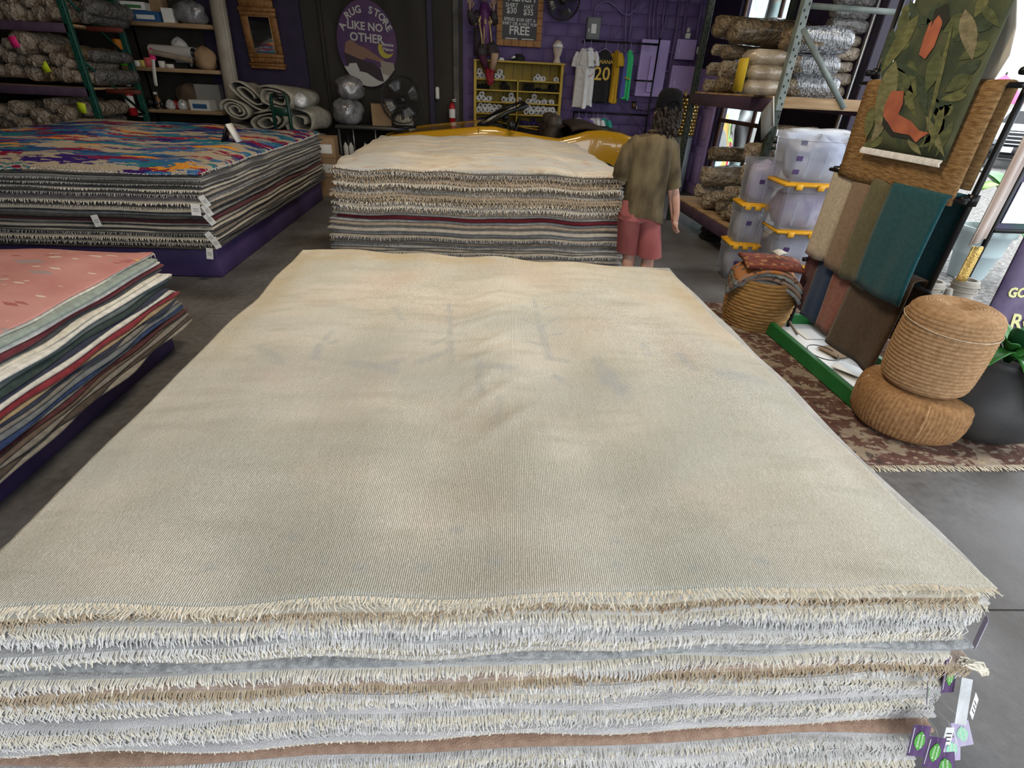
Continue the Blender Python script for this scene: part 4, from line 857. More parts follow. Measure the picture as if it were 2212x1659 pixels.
for k, px in enumerate((745, 757, 788)):
    o = thing('paint_can', ['white tagged bottle at the left under the steel table', 'second white bottle under the steel table', 'white bottle leaning furthest right under the steel table'][k], 'bottle', (P(px, 300, y=10.4)[0], 10.4, .437), 0, 'bottles under the table')
    obj('body', MB().lathe([(.035, 0), (.045, .02), (.045, .16), (.02, .2), (.02, .23)], 14), M_white, o); obj('cap', MB().lathe([(.026, .225), (.026, .26)], 12), M_black, o)
for k, (px, py, w_, h_, nm) in enumerate([(752, 250, .52, .44, 'clear wrapped bundle at the bottom on the steel table'), (757, 206, .46, .36, 'clear wrapped bundle stacked on top under the sign')]):
    z = TZ if k == 0 else TZ + .40
    bag('wrapped_bundle', nm, (P(px, py, y=10.5)[0], 10.5, z), (w_, .42, h_), M_wrap_g, 50 + k, 'wrapped bundles on the steel table')
carton('carton', 'brown carton on the steel table behind the pedestal fan', (P(825, 250, y=10.6)[0], 10.6, TZ), (.34, .3, .34), M_card, .1)
bag('cloth_bundle', 'striped cloth bundle under the fan at the right of the steel table', (P(872, 262, y=10.35)[0], 10.4, TZ), (.34, .3, .22), M_felt, 61, cat='cloth')
fc = P(868, 216, y=10.25); sf = scale_at(868, 216, y=10.25)
def fan(label, c, rad, nrm, ped=None):
    """cage fan: two wire cages, hub, four blades, motor"""
    t = thing('pedestal_fan' if ped is not None else 'wall_fan', label, 'fan', c)
    q = Vector(nrm).to_track_quat('Z', 'Y').to_matrix().to_4x4()
    def put(name, mb, m): o = obj(name, mb, m, t); o.matrix_local = q; return o
    mb = MB()
    for s, z in ((1, .05), (.995, -.05)):
        a = np.linspace(0, 2 * math.pi, 33); mb.tube(np.stack([rad * s * np.cos(a), rad * s * np.sin(a), np.full(33, z)], -1), .009, 6, caps=False)
    put('rim', mb, M_black)
    mb = MB()
    for k in range(36):
        a = k / 36 * 2 * math.pi
        for sg in (1, -1): mb.tube([(rad * .16 * math.cos(a), rad * .16 * math.sin(a), .085 * sg), (rad * .7 * math.cos(a), rad * .7 * math.sin(a), .08 * sg), (rad * math.cos(a), rad * math.sin(a), .05 * sg)], .0028, 4, caps=False)
    w_ = put('cage_wires', mb, M_black); w_['kind'] = 'stuff'
    M_bl = mat('fan_blade_grey', (.10, .105, .11), .3, metal=.4)
    for k in range(4):
        a = k / 4 * 2 * math.pi + .4; G = np.array([[((.14 + (rad * .86 - .14) * v) * math.cos(a + (u - .5) * .9), (.14 + (rad * .86 - .14) * v) * math.sin(a + (u - .5) * .9), .05 * (u - .5)) for u in np.linspace(0, 1, 5)] for v in np.linspace(0, 1, 5)])
        put('blade', MB().sheet(G, .004), M_bl)
    put('hub', MB().lathe([(.002, .10), (.05, .095), (.065, .06), (.07, -.08), (.05, -.2), (.002, -.22)], 16), M_black)
    if ped is not None:
        obj('pole', MB().tube([(0, .12, -.1), (0, .12, ped - c[2])], .022, 10), M_black, t); obj('base', MB().lathe([(.22, 0), (.22, .02), (.06, .05), (.03, .06)], 24, (0, .12, ped - c[2])), M_black, t)
    else: obj('bracket', MB().bar((0, .1, 0), (0, .35, .1), .05, .05), M_black, t)
    return t
fan('black pedestal fan standing right of the oval sign', fc, 45 * sf, (.45, -1, .05), TZ)
fw_ = P(1216, 0, y=WB - .35); fan('round black wall fan at the top of the purple wall', fw_, 36 * scale_at(1216, 5, y=WB - .35), (-.1, -1, -.25))
for k, (px, py, w_, h_, m) in enumerate([(700, 392, .34, .28, M_card), (703, 345, .32, .26, M_card), (702, 308, .30, .27, M_card)]):
    y = 9.05; x = P(708, 330, y=y)[0]
    carton('carton', ['bottom brown carton of the stack beside the left platform', 'middle brown carton of the stack beside the left platform', 'top brown carton of the stack beside the left platform'][k], (x, y, [0, .30, .585][k]), (w_, .34, .285), m, .05 * (k - 1), M_white if k else None, 'cartons between the stacks')
t = thing('price_stand', 'small black and white folding price card on the shag rug', 'sign', P(502, 308, z=1.02))
for s, m in ((-1, M_black), (1, M_white)): obj('panel', MB().bar((s * .085, 0, 0), (0, 0, .19), .015, .15, up=(0, 1, 0)), m, t)
# ------------------------------------------------------------------ yellow cabinet of rolled shirts
M_yel = mat('mustard_wood', (0.36, 0.245, 0.018), 0.5, (0.42, 0.29, 0.03), 7); M_yelb = mat('mustard_boards', (0.24, 0.165, 0.015), 0.6, (0.28, 0.195, 0.02), 5)
YC = WB - 0.42
A, B, C, D = P(1024, 125, y=YC), P(1218, 140, y=YC), P(1209, 283, y=YC), P(1025, 268, y=YC)
cx0, cx1 = (A[0] + D[0]) / 2, (B[0] + C[0]) / 2; cz1 = (A[2] + B[2]) / 2
cab = thing('display_cabinet', 'mustard yellow open cabinet of rolled shirts on the purple wall', 'cabinet', ((cx0 + cx1) / 2, YC, 0))
W_ = cx1 - cx0
for x in (cx0 + .015, cx1 - .03): obj('side_panel', MB().box((x, YC + .19, cz1 / 2), (.05, .38, cz1), .004), M_yel, cab, world=True, smooth=False)
zsh = [P(1070, p_, y=YC)[2] for p_ in (170.5, 192, 217, 243, 267)]
zshr = [P(1165, p_, y=YC)[2] for p_ in (175, 199.5, 226, 250, 274)]
zs_ = [(a + b_) / 2 for a, b_ in zip(zsh, zshr)]
obj('top', MB().box(((cx0 + cx1) / 2, YC + .19, cz1 - .012), (W_ + .03, .40, .03), .004), M_yel, cab, world=True, smooth=False)
for z in zs_ + [.55, .12]: obj('shelf', MB().box(((cx0 + cx1) / 2, YC + .19, z - .012), (W_ - .03, .37, .024), .003), M_yel, cab, world=True, smooth=False)
xm = P(1118, 200, y=YC)[0]
obj('divider', MB().box((xm, YC + .19, (zs_[0]) / 2), (.025, .37, zs_[0]), .003), M_yel, cab, world=True, smooth=False)
nb = 9
for k in range(nb):
    x = cx0 + .03 + (W_ - .06) * (k + .5) / nb; obj('back_board', MB().box((x, YC + .385, cz1 / 2), ((W_ - .06) / nb - .006, .012, cz1 - .02), .002), M_yelb, cab, world=True, smooth=False)
M_wht = mat('white_cotton', (0.62, 0.62, 0.64), 0.9, (0.74, 0.74, 0.76), 20, 0.4, 60); M_blk = mat('black_cotton', (0.010, 0.010, 0.012), 0.9, (0.018, .018, .02), 20, .4, 60); M_vio = mat('violet_cotton', (0.040, 0.025, 0.13), 0.9, (.06, .035, .18), 20, .4, 60)
def shirt_roll(seed):
    r = np.random.default_rng(seed); n = 14; T = 2.3; m = 30
    pts = []
    for i in range(m + 1):
        a = i / m * T * 2 * math.pi; q = .25 + .75 * i / m; pts.append((q * math.cos(a), q * math.sin(a) * r.uniform(.93, 1.03)))
    G = np.array([[(x * (1 + .05 * math.sin(v * 5 + seed)), v * 5.0, z) for x, z in pts] for v in (0, .3, .7, 1)])
    return MB().sheet(G, .16).mesh('rolled_shirt')
SR = [shirt_roll(k) for k in range(4)]
def put_rolls(shelf_i, word, items):
    items = sorted(items)
    for j, (px, py, m, mm) in enumerate(items):
        y = YC + .03; p = P(px, py, y=y); sc_ = scale_at(px, py, y=y) * 5.4
        key = SR[(j + shelf_i) % 4]
        me = key
        o = place('rolled_shirt', me, None); 
        if len(me.materials) == 0: me.materials.append(m)
        o.location = (p[0], y, p[2]); o.scale = (sc_, sc_, sc_); o.rotation_euler = (0, random.uniform(0, 6.28), random.uniform(-.15, .15))
        o.material_slots[0].link = 'OBJECT'; o.material_slots[0].material = m
        tag(o, 'rolled %s shirt, %s from the left on the %s cabinet shelf' % (mm, nth(j), word), 'shirt', 'rolled shirts in the yellow cabinet')
w_, k_, v_ = (M_wht, 'white'), (M_blk, 'black'), (M_vio, 'violet')
def it(c, *pts): return [(px, py, c[0], c[1]) for px, py in pts]
put_rolls(0, 'top', it(w_, (1032, 163), (1040, 163), (1050, 165), (1036, 154), (1074, 165), (1084, 166), (1079, 155), (1158, 171), (1167, 171), (1174, 171), (1162, 165), (1202, 173)))
put_rolls(1, 'second', it(k_, (1033, 186), (1043, 187), (1053, 188), (1085, 189), (1095, 190), (1089, 181), (1132, 194), (1142, 194), (1152, 195), (1138, 185), (1148, 186), (1190, 198), (1200, 199), (1195, 189), (1178, 197), (1166, 196)))
put_rolls(2, 'third', it(w_, (1035, 211), (1045, 212), (1055, 213), (1040, 203), (1088, 215), (1098, 216), (1108, 216), (1104, 206), (1122, 217), (1141, 219), (1151, 220), (1163, 221), (1176, 221), (1192, 222), (1154, 210)))
put_rolls(3, 'fourth', it(w_, (1033, 237), (1043, 237), (1053, 238), (1063, 238), (1073, 239), (1083, 240), (1093, 240), (1038, 228), (1048, 229), (1058, 229), (1068, 231), (1078, 231), (1136, 242), (1148, 243), (1158, 244), (1168, 245), (1178, 245), (1188, 246), (1199, 246), (1143, 233), (1153, 235), (1163, 236), (1173, 236), (1184, 237), (1194, 238)))
put_rolls(4, 'fifth', it(v_, (1036, 261), (1046, 262), (1056, 262), (1128, 268), (1138, 269), (1148, 269), (1158, 270), (1168, 270), (1178, 271), (1153, 261)) + it(w_, (1190, 270), (1200, 270), (1195, 261)))
# things on top of the cabinet
def cap_mesh(mb, c, r_, fwd, mi=0):
    fwd = np.array(fwd, float); lat = np.array([-fwd[1], fwd[0], 0])
    G = []
    for i in range(7):
        a = i / 6 * R90
        G.append([np.array(c) + r_ * (math.cos(a) ** .8) * (math.cos(t_) * fwd * 1.08 + math.sin(t_) * lat) + np.array([0, 0, r_ * .95 * math.sin(a)]) for t_ in np.linspace(0, 2 * math.pi, 19)[:-1]])
    mb.grid(np.array(G), mi, closed_u=True)
    H = np.array([[np.array(c) + (r_ * (1.0 + .62 * v)) * fwd * math.cos(t_) * 1.06 + lat * r_ * math.sin(t_) + np.array([0, 0, -.06 * r_ * v]) for t_ in np.linspace(-1.1, 1.1, 9)] for v in np.linspace(0, 1, 4)])
    mb.sheet(H, .004, mi); return mb
hp = P(1203, 130, y=YC + .15); ztop = cz1 + .005
M_head = mat('mannequin_skin', (0.50, 0.42, 0.36), 0.5)
t = thing('mannequin_head', 'pale mannequin head in a white cap on the yellow cabinet', 'mannequin', (hp[0], YC + .16, ztop))
obj('neck_and_head', MB().lathe([(.075, 0), (.07, .02), (.052, .06), (.05, .10), (.065, .13), (.082, .19), (.086, .24), (.078, .30), (.05, .34), (.002, .355)], 20, fn=lambda th, r_, z: r_ * (1 + (.10 * max(0, math.cos(th + R90)) if z > .12 else 0))), M_head, t)
obj('nose', MB().lathe([(.002, .235), (.014, .21), (.018, .195), (.004, .185)], 8, (0, -.092, 0)), M_head, t)
obj('cap', cap_mesh(MB(), (0, 0, .245), .093, (0.35, -.94, 0)), M_wht, t)
for k, (px, lab, m) in enumerate([(1083, 'small white cup-shaped cap at the left on the yellow cabinet', M_wht), (1120, 'black and white cap lying on the yellow cabinet', M_blk)]):
    p = P(px, 128, y=YC + .15); t = thing('cap', lab, 'cap', (p[0], YC + .15, ztop))
    obj('crown', cap_mesh(MB(), (0, 0, 0), .05 if k == 0 else .12, (-1, -.2, 0)), m, t)
    if k: obj('front_panel', MB().tube([(-.11, -.05, .04), (-.12, -.03, .05), (-.08, -.10, .06)], .02, 8), M_wht, t); obj('strap', MB().tube([(.1, -.02, .01), (.13, 0, .03), (.1, .03, .01)], .006, 6), M_wht, t)
# ------------------------------------------------------------------ costumed dummy hanging left of the price board
M_cv = mat('costume_purple', (0.060, 0.014, 0.075), .5, (.11, .03, .13), 9, .3, 30); M_cg = mat('costume_gold', (.30, .22, .10), .5, (.44, .35, .18), 14); M_cd = mat('costume_dark', (.022, .016, .02), .7, (.05, .04, .045), 12); M_cs = mat('costume_sock_red', (.20, .008, .02), .7); M_csk = mat('dummy_skin', (.36, .24, .16), .6); M_cleg = mat('dummy_legging', (.055, .012, .03), .7)
YD = WB - .45
def dp(px, py, dy=0): return P(px, py, y=YD + dy)
t = thing('costumed_dummy', 'hanging dummy in purple and gold carnival costume with red socks', 'dummy', dp(1055, 170))
obj('torso', MB().tube([dp(1046, 8), dp(1047, 25), dp(1048, 50), dp(1050, 72), dp(1050, 92), dp(1052, 106)], [.09, .15, .15, .14, .15, .10], 16, flat=.7), M_cv, t, world=True)
hd = dp(1046, -18); obj('head', MB().lathe([(.002, -.13), (.05, -.12), (.075, -.06), (.085, .02), (.07, .09), (.002, .13)], 16, tuple(hd)), M_csk, t, world=True)
obj('nose', MB().lathe([(.002, .02), (.015, -.01), (.002, -.02)], 8, (hd[0], hd[1] - .085, hd[2])), M_csk, t, world=True)
G = MB()
for k in range(12):
    a = k / 12 * 2 * math.pi; c = dp(1048, 40); G.tube([c + np.array([.15 * math.cos(a), .11 * math.sin(a), .02]), c + np.array([.21 * math.cos(a), .16 * math.sin(a), -.05 - .03 * (k % 2)]), c + np.array([.17 * math.cos(a), .13 * math.sin(a), -.09])], .022, 6)
obj('gold_ruff', G, M_cg, t, world=True)
for pts in ([(1036, 52), (1040, 75), (1042, 100)], [(1046, 52), (1046, 78), (1045, 104)], [(1056, 45), (1060, 70), (1062, 98)]): obj('gold_trim', MB().tube([dp(*p_, dy=-.125) for p_ in pts], .016, 6), M_cg, t, world=True)
obj('coat_tail', MB().sheet(np.array([[dp(1024 + 10 * u, 60 + 60 * v, .05 - .05 * u) for u in np.linspace(0, 1, 4)] for v in np.linspace(0, 1, 5)]), .01), M_cd, t, world=True)
for sgn, (sh_, el_, ha) in ((-1, ((1036, 28), (1020, 45), (1015, 22))), (1, ((1058, 28), (1068, 45), (1066, 24)))):
    obj('sleeve', MB().tube([dp(*sh_), dp((sh_[0] + el_[0]) / 2, (sh_[1] + el_[1]) / 2), dp(*el_, dy=-.1), dp((el_[0] + ha[0]) / 2, (el_[1] + ha[1]) / 2, -.14), dp(*ha, dy=-.16)], [.07, .075, .07, .06, .05], 12), M_cd, t, world=True)
    hb = MB(); h0 = dp(*ha, dy=-.16); hb.tube([h0, h0 + np.array([0, -.01, .05]), h0 + np.array([0, -.01, .10])], [.03, .042, .04], 10, flat=.5)
    for f_ in range(4): fx = (-.03 + .02 * f_); hb.tube([h0 + np.array([fx, -.01, .09]), h0 + np.array([fx * 1.3, -.015, .14]), h0 + np.array([fx * 1.4, -.03, .175 - .02 * abs(f_ - 1.5)])], [.011, .010, .007], 6)
    hb.tube([h0 + np.array([-sgn * .03, -.01, .04]), h0 + np.array([-sgn * .06, -.02, .08]), h0 + np.array([-sgn * .065, -.03, .11])], [.012, .011, .008], 6)
    obj('hand', hb, M_csk, t, world=True)
obj('breeches', MB().tube([dp(1051, 100), dp(1042, 112, -.1), dp(1040, 122, -.16)], [.13, .11, .08], 14).tube([dp(1055, 100), dp(1064, 108, -.12), dp(1070, 116, -.2)], [.12, .11, .09], 14), M_cd, t, world=True)
obj('leg', MB().tube([dp(1041, 118, -.16), dp(1046, 135, -.12), dp(1053, 152, -.1)], [.075, .065, .045], 12), M_cleg, t, world=True)
obj('leg', MB().tube([dp(1069, 114, -.2), dp(1067, 132, -.16), dp(1063, 150, -.14)], [.07, .06, .045], 12), M_csk, t, world=True)
for pts in ([(1053, 150), (1054, 163), (1057, 174), (1066, 176)], [(1064, 148), (1061, 160), (1060, 176), (1056, 184)]): obj('red_sock', MB().tube([dp(*p_, dy=-.12 - .03 * i) for i, p_ in enumerate(pts)], [.05, .047, .05, .03], 12), M_cs, t, world=True)
obj('hanging_cord', MB().tube([dp(1046, -30), dp(1044, -90)], .006, 6), M_black, t, world=True)
# ------------------------------------------------------------------ price board
q = [on_wall(*c, off=.08) for c in ((1072, 0), (1172, 0), (1171, 104), (1074, 97))]
bx0, bx1 = (q[0][0] + q[3][0]) / 2, (q[1][0] + q[2][0]) / 2; bz0 = (q[2][2] + q[3][2]) / 2; bz1 = bz0 + .98
t = thing('price_board', 'wood-framed dark price board for shirts and hats on the purple wall', 'sign', ((bx0 + bx1) / 2, WB - .06, bz0)); M_mos = mat('patchwork_wood', (.24, .10, .022), .55, (.32, .15, .04), 8); M_bd = mat('board_green_violet', (.012, .022, .020), .5, (.03, .015, .035), 2.2)
W2 = bx1 - bx0; H2 = bz1 - bz0; fw_ = .10
obj('panel', MB().box((0, -.005, H2 / 2), (W2 - fw_, .02, H2 - fw_)), M_bd, t, smooth=False)
for z in (fw_ / 2, H2 - fw_ / 2):
    for k in range(6): obj('frame_block', MB().box((-W2 / 2 + W2 * (k + .5) / 6, -.012, z), (W2 / 6 - .004, .035 + .006 * (k % 2), fw_), .004), M_mos, t, smooth=False)
for x in (-W2 / 2 + fw_ / 2, W2 / 2 - fw_ / 2):
    for k in range(7): obj('frame_block', MB().box((x, -.012, fw_ + (H2 - 2 * fw_) * (k + .5) / 7), (fw_, .035 + .006 * (k % 2), (H2 - 2 * fw_) / 7 - .004), .004), M_mos, t, smooth=False)
M_chalk = mat('chalk_white', (.55, .55, .54), .7)
zr = lambda py: P(1120, py, y=WB - .08)[2] - bz0
for s, size, x, py, bo in [('MERCH', .15, .02, -4, .003), ('SHIRT', .085, -.15, 12, .001), ('HAT', .085, .15, 14, .001), ('$30', .12, -.15, 24, .002), ('$35', .12, .15, 26, .002), ('SPEND $100 GET A', .068, 0, 43, .001), ('SHIRT OR A HAT FOR', .066, 0, 52, .001), ('FREE', .18, 0, 67, .004)]:
    text(s, size, t, (x, -.018, zr(py)), (R90, .02, 0), M_chalk, bo, .001)
for x in (-.14, .16): obj('fine_print', MB().box((x, -.017, zr(84)), (.22, .002, .014)), M_chalk, t, smooth=False)
# ------------------------------------------------------------------ shirt rails and hanging shirts
YT = WB - .32
M_pipe = mat('black_pipe', (.012, .012, .014), .4, metal=.5); M_hang = mat('lilac_hanger', (.35, .28, .50), .4)
ra, rb, rc = P(1265, 85, y=YT), P(1423, 99, y=YT), P(1398, 300, y=YT); rd, re = P(1238, 240, y=YT), P(1410, 252, y=YT)
t = thing('pipe_rail', 'black pipe clothes rail holding shirts on the purple wall', 'clothes rail', (rb[0], YT, 0))
zr1 = (ra[2] + rb[2]) / 2; zr2 = (rd[2] + re[2]) / 2; zr3 = P(1400, 175, y=YT)[2]
obj('rail', MB().tube([(ra[0], YT, zr1), (rb[0], YT, zr1)], .016, 8), M_pipe, t, world=True); obj('rail', MB().tube([(rd[0], YT, zr2), (rb[0], YT, zr2)], .016, 8), M_pipe, t, world=True); obj('rail', MB().tube([(P(1370, 170, y=YT)[0], YT, zr3), (rb[0], YT, zr3)], .014, 8), M_pipe, t, world=True)
for x in (rb[0], rd[0] + .02): obj('post', MB().tube([(x, YT, 0), (x, YT, zr1 + .1 if x > 2.5 else zr2)], .016, 8), M_pipe, t, world=True)
for x, z in ((rb[0], zr1), (rb[0], zr2), (rb[0], zr3), (ra[0], zr1)): obj('wall_arm', MB().tube([(x, YT, z), (x, WB, z)], .014, 8), M_pipe, t, world=True)
def shirt(label, px, top, bot, wpx, m, turn, rail_z, print_=None, sleeves=True, grp='hanging shirts'):
    """a tee on a hanger: folded double sheet with neck, sleeves and hem waves; turn: degrees it is swung from facing the shop"""
    s = scale_at(px, top, y=YT); x = P(px, top, y=YT)[0]; z1 = P(px, top, y=YT)[2]; z0 = P(px, bot, y=YT)[2]; H = z1 - z0; W = wpx * s
    t = thing('hanging_shirt', label, 'shirt', (x, YT, z1), math.radians(turn), grp)
    rows = []; n = 28
    for i, v in enumerate(np.linspace(0, 1, 12)):
        hw = W / 2 * (np.interp(v, [0, .05, .16, .3, 1], [.42, .72, .95, .96, 1.05])); th = np.arange(n) / n * 2 * math.pi
        dpt = .035 + .03 * v
        zdrop = -H * v - (.05 * H * (np.abs(np.cos(th)) ** 1.2) * max(0, 1 - v * 6))
        rows.append(np.stack([hw * np.sign(np.cos(th)) * np.abs(np.cos(th)) ** .6, dpt * np.sin(th) * (1 + .5 * v * np.sin(5 * th + px)), zdrop + .015 * v * np.sin(3 * th)], -1))
    mb = MB().grid(np.array(rows), closed_u=True); obj('body', mb, m, t)
    if sleeves:
        for s_ in (-1, 1): obj('sleeve', MB().tube([(s_ * W * .40, 0, -.06 * H), (s_ * W * .52, 0, -.16 * H), (s_ * W * .60, 0, -.30 * H)], [.06, .085, .09], 12, caps=False, flat=.5), m, t)
    obj('collar', MB().tube([(W * .2 * math.cos(a), -.035 * math.sin(a), -.012 - .03 * math.sin(a) ** 2) for a in np.linspace(0, 2 * math.pi, 17)], .008, 6), m if m is not M_wht else M_wht, t)
    dz = rail_z - z1
    obj('hanger', MB().tube([(-W * .40, 0, -.05 * H), (0, 0, .015), (W * .40, 0, -.05 * H)], .006, 6).tube([(0, 0, .015), (0, 0, dz - .02), (0, -.018, dz), (0, 0, dz + .018), (0, .018, dz)], .0045, 6), M_hang, t)
    if print_: print_(t, W, H)
    return t
M_num = mat('print_gold', (.55, .36, .06), .6); M_prt = mat('print_orange', (.42, .13, .02), .6); M_prd = mat('print_dark', (.04, .03, .06), .6)
def pr_logo(t, W, H):
    for s, z in (('Banana', -.23), ('Manor', -.31)): text(s, .09, t, (.01, -.062, z * H), FR, M_prd, .001, .001)
    a = np.linspace(math.radians(190), math.radians(345), 9); obj('print_swoosh', MB().tube([(.13 * math.cos(k), -.060, -.30 * H + .17 * math.sin(k)) for k in a], [.004, .014, .02, .024, .024, .02, .016, .01, .004], 6, flat=.3), M_prt, t)
def pr_20(t, W, H):
    text('20', .30, t, (-.02, -.066, -.46 * H), FR, M_num, .004, .001); text('BANANA', .085, t, (-.02, -.06, -.23 * H), FR, M_num, .001, .001)
shirt('white T-shirt with printed logo, front of the upper rail', 1276, 103, 229, 30, M_wht, -8, zr1, pr_logo)
shirt('plain white T-shirt at the left end of the upper rail', 1262, 104, 233, 34, M_wht, -40, zr1)
shirt('black jersey with gold number twenty on the upper rail', 1308, 107, 222, 38, M_blk, -4, zr1, pr_20, False)
shirt('mustard gold T-shirt beside the black jersey', 1334, 108, 223, 24, mat('gold_cotton', (.42, .24, .012), .9, (.48, .29, .02), 20), -58, zr1)
shirt('blue jersey hung edge-on behind the green jersey', 1350, 112, 210, 22, mat('blue_cotton', (.07, .07, .26), .8), -66, zr1, None, False)
def pr_band(t, W, H): obj('chest_band', MB().tube([(-W * .42, -.05, -.58 * H), (0, -.085, -.55 * H), (W * .42, -.05, -.58 * H)], .035, 8, flat=.35), M_num, t)
shirt('bright green and yellow jersey at the right of the upper rail', 1362, 108, 216, 20, mat('green_jersey', (.02, .42, .14), .6, (.03, .50, .18), 10), -30, zr1, pr_band, False)
for k, (px, m, lab) in enumerate([(1250, M_wht, 'white shirt at the left end of the lower rail'), (1266, mat('lilac_cotton', (.16, .09, .32), .9), 'violet shirt second on the lower rail'), (1281, M_wht, 'white shirt in the middle of the lower rail'), (1291, M_wht, 'white shirt with dark collar right of the middle of the lower rail'), (1305, mat('teal_cotton', (.03, .30, .24), .9), 'teal shirt with white leaf print at the right of the lower rail')]):
    def leaf(t, W, H):
        for a in (-.5, 0, .5): obj('leaf_print', MB().tube([(0, -.052, -.16 * H), (.05 * math.sin(a), -.056, -.16 * H + .05 * math.cos(a))], [.012, .02], 8, flat=.3), M_wht, t)
    shirt(lab, px, 255, 330, 26, m, -25, zr2, leaf if k == 4 else None, True, 'shirts on the lower rail')
# ------------------------------------------------------------------ electrical gear on the purple wall
def wall_box(name, label, x0, y0, x1, y1, dep, m, door=True, cat='electrical box'):
    a, b_ = on_wall(x0, y0, dep), on_wall(x1, y1, dep); cx_, cz_ = (a[0] + b_[0]) / 2, (a[2] + b_[2]) / 2; w_, h_ = abs(b_[0] - a[0]), abs(a[2] - b_[2])
    t = thing(name, label, cat, (cx_, WB - .012, cz_ - h_ / 2))
    obj('case', MB().box((0, -dep / 2, h_ / 2), (w_, dep, h_), .006), m, t, smooth=False)
    if door:
        obj('door', MB().box((0, -dep - .004, h_ / 2), (w_ * .82, .012, h_ * .86), .004), m, t, smooth=False); obj('latch', MB().box((-w_ * .36, -dep - .014, h_ * .4), (.015, .012, .05), .003), M_rail, t, smooth=False)
    return t
wall_box('breaker_panel', 'lilac painted breaker panel low beside the corner', 1453, 141, 1505, 206, .14, M_purple_box)
wall_box('junction_box', 'lilac painted square box above the breaker panel', 1464, 84, 1498, 130, .12, M_purple_box)
tb = wall_box('wiring_trough', 'tall lilac wiring trough behind the shirt rail', 1388, 84, 1428, 210, .10, M_purple_box, False)
a = on_wall(1397, 120, .16); b_ = on_wall(1418, 200, .16); obj('inner_panel', MB().box(((a[0] + b_[0]) / 2 + .02, WB - .13, (a[2] + b_[2]) / 2), (.16, .05, abs(a[2] - b_[2])), .005), M_purple_box, tb, world=True, smooth=False)
tb = wall_box('disconnect_switch', 'grey electrical disconnect box above the white shirts', 1270, 36, 1294, 86, .12, mat('grey_enclosure', (.14, .15, .155), .5), True)
obj('warning_label', MB().box((0, -.142, .16), (.09, .003, .14)), M_white, tb, smooth=False)
wall_box('thermostat', 'small white switch plate beside the corner', 1506, 101, 1518, 117, .03, M_white, False, 'switch')
lp = wall_box('alarm_light', 'small white alarm lamp on top of the square lilac box', 1482, 71, 1490, 84, .08, M_white, False, 'lamp')
obj('dome', MB().lathe([(.035, .1), (.035, .14), (.02, .17), (.002, .175)], 12, (0, -.04, 0)), M_white, lp)
M_cond = mat('painted_conduit', (.12, .085, .20), .45, (.16, .115, .26), 8)
def conduit(label, pts, r_=.018, off=.06): return tag(obj('conduit', MB().tube([on_wall(px, py, off) for px, py in pts], r_, 8), M_cond), label, 'pipe', 'conduits on the purple wall')
conduit('vertical conduit left of the wiring trough, first of the pair', [(1354, 0), (1351, 60), (1350, 105)]); conduit('vertical conduit left of the wiring trough, second of the pair', [(1366, 0), (1362, 60), (1357, 108)])
conduit('curved cable conduit looping above the grey disconnect box', [(1283, 36), (1287, 15), (1300, 4), (1315, 3), (1330, 14), (1345, 30), (1358, 33), (1372, 22), (1384, 0)], .02, .06)
for k, px in enumerate((1402, 1411, 1420, 1432)): conduit('conduit rising from the wiring trough, %s from the left' % nth(k), [(px + 5, 0), (px, 40), (px - 1, 84)], .017, .055)
conduit('long bent conduit between the trough and the square box', [(1446, 0), (1437, 50), (1428, 75), (1426, 84)]); conduit('tall conduit running down to the breaker panel', [(1468, 0), (1462, 60), (1449, 130), (1440, 195)], .02)
conduit('conduit entering the top of the square lilac box', [(1486, 0), (1478, 50), (1474, 84)], .02); conduit('conduit along the corner beside the square box', [(1517, 0), (1508, 60), (1497, 138)], .022)
conduit('diagonal white cable crossing the wall behind the jerseys', [(1412, 0), (1350, 58), (1300, 105)], .006, .04); conduit('diagonal lower cable running down right of the gold shirt', [(1335, 218), (1365, 250), (1390, 285)], .008, .05)
conduit('short horizontal pipe stub below the wiring trough', [(1362, 203), (1377, 203), (1374, 225)], .016); conduit('short pipe stub left of the breaker panel', [(1427, 153), (1452, 155)], .022); conduit('slanted pipe stub left of the square box', [(1432, 107), (1457, 118)], .018)
t = thing('spigot', 'old brass wall spigot below the wiring trough', 'faucet', on_wall(1369, 228, .05)); obj('body', MB().lathe([(.03, -.05), (.045, 0), (.03, .05)], 12), mat('old_brass', (.18, .11, .06), .5, metal=.6), t); obj('wheel', MB().lathe([(.012, .05), (.05, .055), (.05, .07), (.012, .075)], 12), M_black, t); obj('spout', MB().tube([(0, -.02, 0), (.04, -.07, -.01), (.04, -.09, -.06)], .014, 8), M_rail, t)
conduit('pale water pipe running right from the spigot', [(1372, 233), (1390, 237), (1412, 238)], .013)
extinguisher('red and white fire extinguisher standing left of the yellow cabinet', (P(977, 262, y=10.75)[0], 10.75, P(977, 268, y=10.75)[2]), .42)
tb = wall_box('wall_outlet_box', 'small dark box under the extinguisher by the worn post', 970, 268, 984, 290, .12, M_black, False)
t = thing('wall_phone', 'white dispenser on the violet post left of the cabinet', 'dispenser', on_wall(945, 205, .16)); obj('shell', MB().box((0, 0, .03), (.07, .06, .20), .015), M_white, t); obj('nozzle', MB().box((0, -.02, -.09), (.04, .04, .04), .006), M_black, t)
